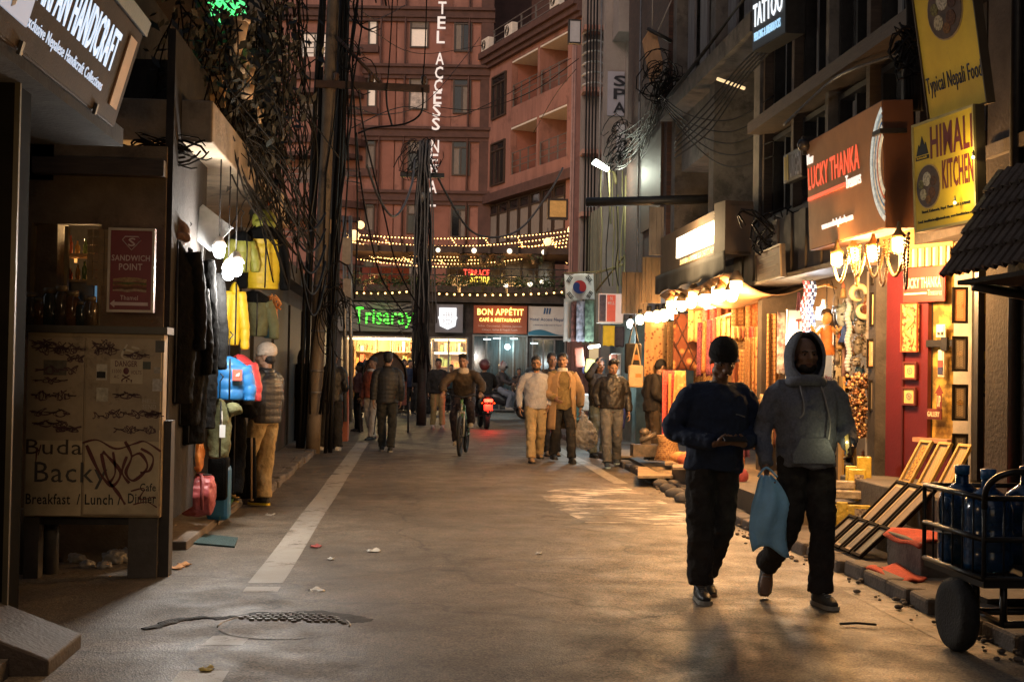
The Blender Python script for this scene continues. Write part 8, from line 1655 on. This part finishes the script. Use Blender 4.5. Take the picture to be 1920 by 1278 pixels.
# -- hooded man with the blue bag
fB=floor_at(1500,1135);fB.y=8.35;fB.x=G(1512,1135).x
rB,TB,pB_,HB=person('man in a grey blue hoodie with the hood up carrying a bag',fB,-.02,1.77,dict(pelvis=(.0,0,.94),waist=(.0,.0,1.08),chest=(-.01,.0,1.28),neck=(-.02,.0,1.455),shl=(-.205,.01,1.405),shr=(.19,.01,1.405),ell=(-.285,.05,1.13),elr=(.275,.03,1.15),wrl=(-.285,-.06,.905),wrr=(.215,-.20,1.045),
    hpl=(-.09,0,.93),hpr=(.09,0,.93),knl=(-.125,-.03,.515),knr=(.085,-.08,.50),anl=(-.185,.26,.22),anr=(.085,-.06,.088)),.007,(.04,-.06,.0),skA,HEATH,BLK,mat('grey_trainer',(.05,.05,.048),.7,.3),SOLEW,None,hood=HEATH,hoodup=True,toplen=-.04,toes=(-.25,.22),footpitch=(.9,0),wide=1.06,belly=.025,trouser_w=1.10,beard=True,
    hands=dict(l=dict(d=(.05,-.15,-1),palm=(1,0,0),side=-1,curl=.9),r=dict(d=(-.05,-.75,-.15),palm=(-1,0,.1),side=1,curl=.5)))
k=MB()
k.tube(chain([TB(-.085,-.125,1.43),TB(-.075,-.165,1.35),TB(-.075,-.175,1.26),TB(-.10,-.175,1.225)],5),.006,6);k.build('drawstring',mat('pale_cord',(.25,.25,.26),.8,.1),rB)
k=MB();k.tube(chain([TB(.055,-.125,1.43),TB(.075,-.165,1.33),TB(.10,-.178,1.20),TB(.09,-.178,1.09)],5),.006,6);k.build('drawstring',mat('pale_cord',(.25,.25,.26)),rB)
k=MB();k.prism([TB(x,-.155-.0*z,z) for x,z in ((-.14,.93),(.14,.93),(.14,.99),(.09,1.10),(-.09,1.10),(-.14,.99))],Vector((0,-.012,0)));k.build('front_pocket',HEATH,rB,bev=.006)
bgp=TB(-.285,-.10,.80);bag=thing('shopping_bag','sky blue cloth shopping bag hanging from the hooded man hand','bag',bgp);BLB=mat('sky_blue_bag',(.26,.55,.85),.6,.15,7,.3,40)
k=MB();
def bagf(u,v):
    w=lerp(.035,.125,min(1,v*2.6)**.7);x=(u-.5)*2*w;th=(.012+.04*math.sin(math.pi*min(1,v*1.1)))*math.cos((u-.5)*math.pi);return bgp+Vector((x+.05*v-.01+.02*math.sin(v*6),-th-.012*math.sin(u*13+v*4),.05-.50*v+.04*math.sin(u*5)*v*v))
def bagb(u,v):
    w=lerp(.035,.125,min(1,v*2.6)**.7);x=(u-.5)*2*w;th=(.012+.04*math.sin(math.pi*min(1,v*1.1)))*math.cos((u-.5)*math.pi);return bgp+Vector((x+.05*v-.01+.02*math.sin(v*6),th+.01*math.sin(u*11+v*4),.05-.50*v+.04*math.sin(u*5)*v*v))
k.sheet(bagf,14,14);k.sheet(bagb,14,14);k.build('body',BLB,bag,mods=(solid(.003),))
k=MB();k.tube(chain([bgp+Vector((-.07,-.02,.04)),bgp+Vector((-.015,-.02,.10)),bgp+Vector((.06,-.02,.04))],5),.008,6);k.build('handle',BLB,bag)
w_=thing('wallet_phone','lit phone in a cover held at the hooded man side','phone',TB(.205,-.32,1.06));k=MB();k.box(TB(.18,-.30,1.06),(.012,.075,.14),rotm('X',-.3));k.build('cover',mat('tan_cover',(.30,.22,.07),.6,.2),w_,bev=.003)
k=MB();k.ell(TB(.168,-.31,1.08),.006,8,6);k.build('torch_led',emis('phone_torch',(1,.95,.6),12),w_)
lamp('phone_torch_light',TB(.12,-.27,1.07),.10,(1,.88,.45),.01)
# -- shopper in the puffer jacket with a white beanie, seen from behind
fC=Vector((-1.55,13.75,.03));WB_=mat('cream_beanie',(.60,.50,.40),.95,.12,50,.5,120)
PUF=mat('black_puffer',(.026,.024,.023),.42,.25,9,.2,40)
person('shopper in a black puffer jacket, cream beanie and tan trousers',fC,R(238),1.70,dict(anl=(-.05,-.04,.09),knl=(-.09,-.06,.50),anr=(.22,-.26,.12),knr=(.15,-.14,.50),hpr=(.10,0,.92),wrl=(-.16,-.30,1.12),ell=(-.26,-.06,1.10),wrr=(.10,-.32,1.12),elr=(.25,-.08,1.10)),.009,(.25,.05,0),None,PUF,KHAKI,mat('black_suede',(.02,.018,.016),.8,.2),mat('yellow_sole',(.66,.46,.02),.6,.1),'short',WB_,topkind='jacket',quilt=True,collar=PUF,trouser_w=1.25,wide=1.08,toplen=-.02)
# -- left group
person('man in black with a small white back logo standing by the pole',Vector((P(620,845,23.0).x,23.0,.0)),R(172),1.80,dict(wrl=(-.12,-.30,1.05),wrr=(.12,-.30,1.05),anr=(.17,.0,.09),knr=(.13,-.02,.5),anl=(-.12,.02,.09)),.012,(0,.3,0),SKIN_D(),LEATH,BLK,mat('white_trainer',(.5,.46,.4),.7,.1),SOLEW,'short',topkind='jacket',collar=LEATH,toplen=-.06,trouser_w=1.2)
person('shadowed figure half hidden left of the tan pole',Vector((P(565,850,24.5).x,24.5,.1)),R(150),1.72,None,.014,(0,.1,0),SKIN_D(),BLK,BLK,SHOED,SOLED,'long',topkind='jacket',toplen=-.10)
person('woman with tied back hair in a dusty pink top',Vector((P(672,800,30).x,30,.0)),R(-70),1.62,dict(wrl=(-.12,-.22,1.08),ell=(-.22,0,1.12)),.012,(0,.05,0),SKIN_D(),mat('dusty_pink',(.30,.13,.11),.85,.15,8),BLK,SHOED,SOLED,'long',toplen=.06,wide=.95)
person('man in a rust top and white trousers behind the walking man',Vector((P(697,828,26.5).x,26.5,.0)),R(-40),1.72,dict(anl=(-.05,.10,.09),anr=(.09,-.12,.09),knr=(.09,-.08,.5)),.012,(0,.1,0),SKIN_D(),mat('rust_fleece',(.28,.07,.035),.85,.2,8),mat('cream_trousers',(.50,.42,.33),.85,.1,8),SHOED,SOLED,'short',scarf=mat('white_scarf',(.55,.52,.5),.9,.1),topkind='jacket',stripe=BLK)
person('man in a black jacket walking away up the street',floor_at(724,850),R(184),1.76,dict(anl=(-.07,.08,.09),anr=(.06,-.24,.09),knr=(.08,-.14,.5),wrl=(-.24,-.06,.9),wrr=(.24,.02,.9)),.010,(0,.0,0),None,mat('black_down',(.016,.016,.017),.6,.25,9),mat('dark_camo',(.018,.018,.016),.85,.6,9),SHOED,SOLEW,'short',topkind='jacket',quilt=True,collar=BLK,toplen=-.08)
# -- far pedestrians, each told apart by clothes
FAR=[
 (820,805,'young man in a black jacket and khaki trousers with folded sleeves',0,1.72,BLK,KHAKI,'short','jacket',dict(wrr=(.10,-.22,1.08),anl=(-.12,.02,.09),anr=(.12,-.06,.09)),mat('pale_trainer',(.42,.36,.3),.7,.1)),
 (768,778,'man in a navy coat with hands in pockets by the pizza shop',R(20),1.72,NAVY,BLK,'short','jacket',None,SHOED),
 (788,780,'dark bearded man standing in front of the cafe pole',R(-20),1.74,BLK,BLK,'short','jacket',None,SHOED),
 (803,776,'short person with a headscarf behind the khaki trousered man',0,1.58,mat('brown_coat',(.07,.045,.03),.8,.2),BLK,None,'jacket',None,SHOED),
 (780,776,'person with a blue striped carrier bag facing the shop',R(175),1.70,CHARC,BLK,'short','jacket',None,mat('white_trainer',(.5,.46,.4))),
 (908,775,'person with folded arms before the dark glass shopfront',R(10),1.66,CHARC,BLK,'short','jacket',None,SHOED),
 (955,772,'tall man standing before the dark glass under the cafe sign',0,1.82,BLK,BLK,'short','jacket',None,SHOED),
 (985,772,'man in a rust hooded jacket in the far crowd',R(15),1.70,mat('rust_fleece',(.28,.07,.035)),BLK,'short','jacket',None,SHOED),
 (999,774,'shadowed man just left of the grey hoodie man',R(5),1.78,BLK,BLK,'short','jacket',None,SHOED),
 (742,778,'slim dark figure just right of the rickshaw hood',R(160),1.66,BLK,BLK,'short','jacket',None,SHOED),
 (683,779,'dark figure between the pink topped woman and the rickshaw',R(170),1.70,mat('dull_green_jacket',(.03,.045,.03),.8,.2),BLK,'short','jacket',None,SHOED),
 (845,774,'short dark figure behind the cyclist shoulder',R(-10),1.62,mat('dark_teal_jacket',(.015,.04,.045),.8,.2),BLK,'short','jacket',None,SHOED),
 (920,771,'dark figure behind the scooter rider',R(25),1.75,BLK,BLK,'short','jacket',None,SHOED),
 (935,772,'woman with long hair before the orange cafe sign shopfront',R(-15),1.62,mat('plum_coat',(.06,.03,.05),.8,.2),BLK,'long','jacket',None,SHOED),
 (757,776,'man in a grey jacket in the doorway of the green sign shop',R(30),1.74,mat('grey_jacket',(.10,.10,.10),.8,.2),BLK,'short','jacket',None,SHOED),
 (870,773,'woman in an ochre shawl by the lit pizza window',R(-30),1.60,mat('ochre_shawl',(.25,.15,.05),.85,.2),BLK,'bun','jacket',None,SHOED),
 (1030,774,'man in a blue jacket at the end of the hotel banner',R(10),1.72,mat('dull_blue_jacket',(.03,.05,.09),.8,.2),BLK,'short','jacket',None,SHOED),
 (972,778,'child sized figure in front of the rust hooded man',0,1.45,mat('brown_coat',(.07,.045,.03)),BLK,'short','jacket',None,SHOED)]
for (px,py,lb,fa,h,tp,bt,hr,kd,ps_,sh) in FAR:
    f=floor_at(px,py);person(lb,f,fa,h,ps_,.016,(0,.08,0),None,tp,bt,sh,SOLEW,hr,None if hr else mat('brown_headscarf',(.10,.07,.05),.9,.2),topkind=kd,toplen=-.06)
cb=G(794,772,0);t=thing('carrier_bag','blue and white plastic carrier bag in the far crowd','bag',cb+Z3*.2);k=MB();k.tube([cb+Z3*.18+Vector((0,-.3,0)),cb+Z3*.3+Vector((0,-.3,0)),cb+Z3*.55+Vector((0,-.3,0)),cb+Z3*.8+Vector((0,-.3,0))],[.20,.26,.16,.04],12);k.build('bag',mat('blue_white_plastic',(.10,.24,.42),.4,.7,7),t)
# -- grey hoodie man, coat man and neighbours
fD=floor_at(1003,868)
HG=mat('light_grey_hoodie',(.33,.33,.36),.92,.15,60,.35,140)
rD,TD,_,HD=person('smiling bearded man in a pale grey hoodie and khaki chinos',fD,.12,1.72,dict(shl=(-.20,.0,1.41),shr=(.20,.02,1.40),ell=(-.285,.05,1.14),wrl=(-.285,-.04,.90),elr=(.26,.04,1.14),wrr=(.20,-.05,.93),anl=(-.12,-.24,.09),knl=(-.12,-.20,.5),anr=(.12,.24,.13),knr=(.10,.04,.5)),.009,(-.25,.05,-.05),None,HG,mat('gold_chino',(.32,.235,.12),.85,.2,7,.3,60),SHOEB,SOLED,'short',hood=HG,beard=True,glasses=True,toplen=-.05,trouser_w=1.05,wide=1.08)
fE=floor_at(1052,868)
rE,TE,_,HE=person('moustached man in a camel overcoat carrying a plastic sack',fE,.10,1.78,dict(ell=(-.27,.0,1.14),wrl=(-.16,-.16,1.03),elr=(.30,.03,1.12),wrr=(.295,-.03,.88),anl=(-.085,.22,.12),knl=(-.09,.02,.5),anr=(.12,-.22,.09),knr=(.11,-.18,.5)),.009,(-.35,.0,0),None,KNIT,BLK,SHOED,SOLED,'short',coat=CAMEL,collar=mat('white_shirt',(.5,.46,.4),.8,.05),toplen=-.08,wide=1.02,belly=.02)
k=MB();k.ell(HE(0,-.105,1.578),(.028,.010,.006),10,6);k.build('moustache',HAIR(),rE)
sk=TE(.335,-.06,.80);t=thing('plastic_sack','bulging clear plastic sack of brown goods held by the coat man','bag',sk-Z3*.55);SACK=mat('clear_sack',(.60,.52,.42),.25,.35,9,.6,22,alpha=.5,spec=.7)
k=MB();k.tube([sk+Z3*.02,sk-Z3*.05,sk-Z3*.16+X3*.02,sk-Z3*.32+X3*.05,sk-Z3*.46+X3*.06,sk-Z3*.56+X3*.05,sk-Z3*.60+X3*.05],[.03,.045,.11,.185,.20,.14,.03],18,side=X3,r2=[.03,.04,.09,.15,.16,.12,.03]);k.build('skin',SACK,t,mods=(remesh(.012,2,.05,.06),))
k=MB();k.ell(sk-Z3*.42+X3*.06,(.16,.12,.14),14,10);k.build('contents',mat('brown_goods',(.12,.07,.035),.8,.5,14),t)
person('man walking hidden behind the hoodie man and the coat man',Vector((P(1032,860,22.5).x,22.5,0)),.05,1.82,dict(anl=(-.07,-.05,.09)),.011,(0,0,0),SKIN_D(),CHARC,BLK,SHOEB,SOLED,'short',topkind='jacket')
fF=floor_at(1145,876)
rF,TF,_,HF_=person('young man in a black leather jacket and washed jeans',fF,-.05,1.70,dict(ell=(-.27,.06,1.16),wrl=(-.19,.0,.98),elr=(.26,.04,1.13),wrr=(.28,-.03,.89),anl=(-.09,-.26,.09),knl=(-.10,-.20,.5),anr=(.11,.22,.12),knr=(.10,.02,.5)),.009,(.12,.32,.06),None,LEATH,DENIM,mat('navy_trainer',(.02,.035,.06),.6,.3),mat('pale_blue_sole',(.25,.33,.36),.6,.1),'quiff',topkind='jacket',collar=LEATH,toplen=.02,trouser_w=1.06,wide=1.04)
person('person in dark clothes raising an arm behind the leather jacket man',Vector((P(1122,860,22.3).x,22.3,0)),.3,1.74,dict(ell=(-.26,-.12,1.46),wrl=(-.12,-.12,1.66)),.012,(0,.1,0),SKIN_D(),BLK,mat('grey_green_jeans',(.10,.12,.11),.85,.3),SHOED,SOLED,'long',topkind='jacket')
person('stallkeeper in a brown hooded coat leaning at the scarf stall',Vector((P(1222,855,20.2).x,20.2,.12)),R(100),1.62,dict(wrl=(-.14,-.26,1.0),wrr=(.14,-.26,1.0),neck=(0,-.10,1.43),chest=(0,-.04,1.28)),.011,(.2,.35,0),None,mat('dark_brown_coat',(.030,.022,.016),.85,.3,8),mat('brown_trousers',(.085,.055,.03),.85,.3,8,.3,50),SHOED,SOLED,'short',hood=mat('dark_brown_coat',(.030,.022,.016)),topkind='jacket',toplen=-.10,trouser_w=1.15)
# ------------------------------------------------------------------ bicycle and its rider
bY=floor_at(862,858);bx_,by_=bY.x,bY.y;bz_=zroad(bx_,by_)
by=thing('bicycle','green mountain bicycle ridden towards the camera','bicycle',(bx_,by_,bz_),R(-6));BM=Matrix.Translation((bx_,by_,bz_))@Matrix.Rotation(R(-8),4,'Z');b_=lambda x,y,z:BM@Vector((x,y,z));RB=BM.to_3x3()
GRN=mat('green_frame_paint',(.10,.22,.08),.35,.2,20,spec=.6)
fw_,rw_=-.0,1.05;rwz=.34
for nm,y in (('front',fw_),('rear',rw_)):
    w=thing('wheel','','',(0,0,0)) if False else None
    k=MB();n=32;ring=[b_(0,y+.315*math.cos(i*2*math.pi/n),rwz+.315*math.sin(i*2*math.pi/n)) for i in range(n+1)];k.tube(ring,.030,8,side=RB@X3,caps=False);ty=k.build('tyre',mat('tyre_rubber',(.012,.012,.012)),by)
    k=MB();k.tube([b_(0,y+.28*math.cos(i*2*math.pi/n),rwz+.28*math.sin(i*2*math.pi/n)) for i in range(n+1)],.012,6,side=RB@X3,caps=False);k.build('rim',STEEL,ty)
    k=MB();
    for i in range(14):a=i*2*math.pi/14;k.tube([b_(.02*(1 if i%2 else-1),y,rwz),b_(0,y+.28*math.cos(a),rwz+.28*math.sin(a))],.0022,4)
    k.build('spokes',GREYM,ty);k=MB();k.tube([b_(-.05,y,rwz),b_(.05,y,rwz)],.022,10);k.build('hub',STEEL,ty)
k=MB()
for a,c,r_ in (((0,.20,.84),(0,.62,.30),.022),((0,.20,.90),(0,.70,.82),.019),((0,.70,.86),(0,.62,.30),.018)):k.tube([b_(*a),b_(*c)],r_,8)
for sg in (-1,1):k.tube([b_(0,.70,.78),b_(sg*.055,1.05,.34)],.010,6);k.tube([b_(sg*.03,.62,.30),b_(sg*.055,1.05,.34)],.011,6)
k.tube([b_(0,.17,.96),b_(0,.22,.78)],.026,10);k.build('frame',GRN,by)
k=MB()
for sg in (-1,1):k.tube([b_(sg*.055,0,.34),b_(sg*.055,.07,.60),b_(sg*.05,.12,.74)],[.014,.018,.017],8)
k.tube([b_(-.06,.12,.74),b_(.06,.12,.74)],.022,8);k.tube([b_(0,.12,.74),b_(0,.19,.92)],.018,8);k.build('fork',mat('pale_fork',(.32,.30,.24),.35,.2,metal=.3),by)
k=MB();k.tube(chain([b_(-.34,.20,1.04),b_(-.18,.14,1.03),b_(0,.10,1.0),b_(.18,.14,1.03),b_(.34,.20,1.04)],4),.013,8);k.tube([b_(0,.18,.96),b_(0,.10,1.0)],.018,8);k.build('handlebar',STEEL,by)
for sg in (-1,1):k=MB();k.tube([b_(sg*.25,.165,1.035),b_(sg*.36,.21,1.045)],.018,8);k.build('grip',mat('black_plastic',(.01,.01,.01)),by)
k=MB();k.tube([b_(0,.58,.94),b_(0,.72,.95),b_(0,.82,.96)],[.03,.07,.075],10,side=RB@X3,r2=[.025,.03,.03]);k.tube([b_(0,.70,.82),b_(0,.70,.93)],.014,8);k.build('saddle',mat('black_plastic',(.01,.01,.01)),by)
k=MB();k.tube([b_(-.06,.62,.30),b_(-.06,.58,.14)],.010,6);k.tube([b_(.06,.62,.30),b_(.06,.66,.46)],.010,6);k.box(b_(-.11,.58,.14),(.09,.06,.02));k.box(b_(.11,.66,.46),(.09,.06,.02));k.lathe([(.09,-.006),(.09,.006)],b_(.05,.62,.30),18,RB@rotm('Y',R(90)));k.build('crank',STEEL,by)
rd=person('young cyclist in a brown jacket with a pale fleece collar',(bx_,by_,bz_),R(-8),1.75,dict(pelvis=(0,.70,1.01),waist=(0,.62,1.14),chest=(0,.46,1.30),neck=(0,.36,1.44),shl=(-.185,.38,1.40),shr=(.185,.38,1.40),ell=(-.34,.26,1.20),elr=(.34,.26,1.20),wrl=(-.315,.20,1.075),wrr=(.315,.20,1.075),
    hpl=(-.09,.68,.99),hpr=(.09,.68,.99),knl=(-.15,.36,.66),knr=(.14,.28,.84),anl=(-.125,.58,.23),anr=(.125,.66,.55)),.010,(-.1,.12,0),None,mat('brown_bomber',(.060,.038,.020),.8,.25,9,.3,50),mat('dark_plum_trousers',(.030,.018,.018),.85,.2),mat('tan_trainer',(.40,.30,.18),.7,.2),SOLEW,'quiff',topkind='jacket',collar=mat('pale_fleece',(.52,.42,.30),.95,.2,60,.6,120),toplen=.02,hands=dict(l=dict(d=(-.1,-1,-.35),palm=(0,-.3,-1),side=-1,curl=1.0),r=dict(d=(.1,-1,-.35),palm=(0,-.3,-1),side=1,curl=1.0)))
# ------------------------------------------------------------------ scooter with a red tail light and the motorcycle behind
def scooter(lb,x,y,face,cc,tail,lit=True):
    M_=Matrix.Translation((x,y,zroad(x,y)))@Matrix.Rotation(face,4,'Z');s_=lambda a,b,c:M_@Vector((a,b,c));R_=M_.to_3x3();t=thing('motorcycle',lb,'motorcycle',(x,y,0),face);body=mat('scooter_%s'%str(cc),cc,.3,.2,9,spec=.6)
    for yy in (-.62,.66):k=MB();k.lathe([(.15,-.05),(.22,-.055),(.25,-.03),(.255,0),(.25,.03),(.22,.055),(.15,.05)],s_(0,yy,.255),24,R_@rotm('Y',R(90)));w_=k.build('tyre',mat('tyre_rubber',(.012,.012,.012)),t);k=MB();k.lathe([(.03,-.05),(.14,-.035),(.152,.03),(.03,.05)],s_(0,yy,.255),18,R_@rotm('Y',R(90)));k.build('rim',GREYM,w_)
    k=MB();k.tube([s_(0,.78,.66),s_(0,.60,.70),s_(0,.2,.62),s_(0,.0,.52),s_(0,-.05,.40)],[.07,.15,.17,.13,.08],14,side=R_@X3,r2=[.06,.15,.2,.15,.08]);k.build('body',body,t)
    k=MB();k.tube([s_(0,-.62,.255),s_(0,-.50,.70),s_(0,-.44,1.02)],[.035,.04,.03],8);k.build('fork',STEEL,t);k=MB();k.tube([s_(0,-.62,.40),s_(0,-.50,.72),s_(0,-.42,.98)],[.12,.2,.16],14,side=R_@X3,r2=[.08,.08,.09]);k.build('front_shield',body,t)
    k=MB();k.bx(-.15,.15,-.45,.1,.30,.34);k.v=[tuple(M_@Vector(v)) for v in k.v];k.build('footboard',STEEL,t)
    k=MB();k.tube([s_(0,.85,.82),s_(0,.6,.84),s_(0,.25,.80),s_(0,.0,.76)],[.08,.15,.15,.09],12,side=R_@X3,r2=[.03,.05,.06,.04]);k.build('seat',mat('black_plastic',(.01,.01,.01)),t)
    k=MB();k.tube(chain([s_(-.33,-.30,1.06),s_(-.15,-.42,1.04),s_(.15,-.42,1.04),s_(.33,-.30,1.06)],4),.014,8);k.build('handlebar',STEEL,t)
    for sg in (-1,1):k=MB();k.tube([s_(sg*.25,-.40,1.04),s_(sg*.28,-.42,1.22)],.006,5);k.ell(s_(sg*.30,-.41,1.27),(.06,.015,.04));k.build('mirror',STEEL,t)
    if lit:
        k=MB();k.tube([s_(-.10,.90,.72),s_(0,.925,.73),s_(.10,.90,.72)],.042,10);k.build('tail_light',emis('red_tail_lit',(1,.045,.02),9),t)
        k=MB();k.box(s_(0,.93,.55),(.22,.012,.15),R_);pl=k.build('number_plate',mat('plate_red',(.45,.05,.03),.5,.2,em=(1,.06,.03),es=.5),t);lamp('tail_lamp_light',s_(0,1.06,.64),7,(1,.06,.03),.05)
        k=MB();k.tube([s_(.08,.72,.42),s_(0,.92,.42),s_(-.08,.72,.42)],.05,8);k.build('mudguard',STEEL,t)
        for sg in (-1,1):k=MB();k.ell(s_(sg*.16,.88,.66),(.03,.04,.025));k.build('indicator',mat('amber_lens',(.5,.2,.02),.3,0),t)
    else:k=MB();k.ell(s_(0,-.56,.86),(.07,.06,.07));k.build('headlight',mat('dark_glass_lens',(.2,.2,.2),.1,0),t)
    return t,s_
sf=floor_at(906,803)
scooter('black scooter with a glowing red tail light riding away',sf.x,sf.y,R(184),(.02,.018,.018),True)
SIT=lambda dy=0:dict(pelvis=(0,.20+dy,.90),waist=(0,.20+dy,1.04),chest=(0,.14+dy,1.24),neck=(0,.08+dy,1.42),shl=(-.185,.10+dy,1.37),shr=(.185,.10+dy,1.37),ell=(-.30,-.06+dy,1.16),elr=(.30,-.06+dy,1.16),wrl=(-.30,-.30+dy,1.08),wrr=(.30,-.30+dy,1.08),hpl=(-.09,.18+dy,.89),hpr=(.09,.18+dy,.89),knl=(-.2,-.24+dy,.72),knr=(.2,-.24+dy,.72),anl=(-.17,-.16+dy,.36),anr=(.17,-.16+dy,.36))
def helmet(root,Hf,m1,m2):
    k=MB();k.ell(Hf(0,.0,1.66),(.135,.15,.145),18,12);k.build('helmet',m1,root);k=MB();k.ell(Hf(0,-.055,1.635),(.115,.11,.065),14,8);k.build('visor',mat('dark_glass_lens2',(.02,.02,.02),.1,0,spec=.8),root)
    k=MB();k.tube([Hf(.137*math.cos(a)*1.0,.0+.0,1.66+.147*math.sin(a)) for a in [i*math.pi/8 for i in range(9)]],.02,6);k.build('helmet_stripe',m2,root)
rr=person('scooter rider in a dark jacket seen from behind by the red light',(sf.x,sf.y,zroad(sf.x,sf.y)),R(184),1.72,SIT(),.013,(0,0,0),None,BLK,BLK,SHOED,SOLED,None,topkind='jacket');helmet(rr[0],rr[3],mat('maroon_helmet',(.10,.03,.03),.25,.3,spec=.7),GREYM)
mf=floor_at(945,785);scooter('dark motorcycle crossing at the end of the street',mf.x,mf.y,R(70),(.03,.03,.035),False,False)
rr=person('motorcyclist in a patterned helmet and pale jeans crossing the street',(mf.x,mf.y,zroad(mf.x,mf.y)),R(70),1.72,SIT(),.013,(0,0,0),None,mat('grey_brown_jacket',(.05,.042,.04),.7,.3),mat('pale_jeans',(.22,.25,.30),.85,.2),mat('white_trainer',(.5,.46,.4)),SOLEW,None,topkind='jacket');helmet(rr[0],rr[3],mat('red_white_helmet',(.45,.40,.38),.25,.2,spec=.7),mat('helmet_red',(.25,.05,.04),.3,0))
mf2=floor_at(838,778);scooter('parked dark motorcycle behind the khaki trousered man',mf2.x,mf2.y,R(80),(.025,.025,.025),False,False)
# tarpaulin covered rickshaw hood beyond the walking man
hc=P(722,700,29.5);t=thing('rickshaw','parked cycle rickshaw with a big rounded brown hood','rickshaw',(hc.x,29.5,0));HM_=mat('brown_hood_cloth',(.055,.035,.026),.7,.3,7,.4,20)
def hoodf(u,v):a=lerp(-.15,math.pi+.15,u);rr_=lerp(.50,.42,v*v);return Vector((hc.x+rr_*math.cos(a)*1.0,29.1+1.0*v,1.28+.58*math.sin(a)*(1-.15*v)+.012*math.sin(u*60)))
k=MB();k.sheet(hoodf,40,10);k.build('hood',HM_,t,mods=(solid(.02),));k=MB();k.ell((hc.x,29.2,1.3),(.48,.05,.55),16,10);k.build('hood_back',HM_,t)
for q in range(4):k=MB();k.tube([hoodf(i/14,q/3)+Z3*.01 for i in range(15)],.016,5);k.build('hoop',STEEL,t)
k=MB();k.box((hc.x,29.6,.72),(1.0,.7,.12));k.box((hc.x,29.95,1.0),(1.0,.1,.5));k.build('seat',mat('maroon_vinyl',(.12,.02,.02),.4,.2),t)
for sg in (-1,1):
    k=MB();n=24;k.tube([(hc.x+sg*.55,29.6+.33*math.cos(i*2*math.pi/n),.35+.33*math.sin(i*2*math.pi/n)) for i in range(n+1)],.022,6,side=X3,caps=False);k.build('wheel',mat('tyre_rubber',(.012,.012,.012)),t)
k=MB();k.box((hc.x,29.6,.5),(1.1,.06,.06));k.tube([(hc.x,29.2,.55),(hc.x,28.3,.5)],.03,6);k.build('axle',STEEL,t)
# low roadside board in front of the poles, and an advert board
k=MB();k.box(P(648,765,25)+Vector((0,0,.0)),(.12,.5,1.25));tag(k.build('board',mat('salmon_edge_board',(.40,.13,.08),.6,.2)),'tall thin board with a salmon edge standing behind the man in black','board')
fr,w,h=facing(657,668,645,670,44);
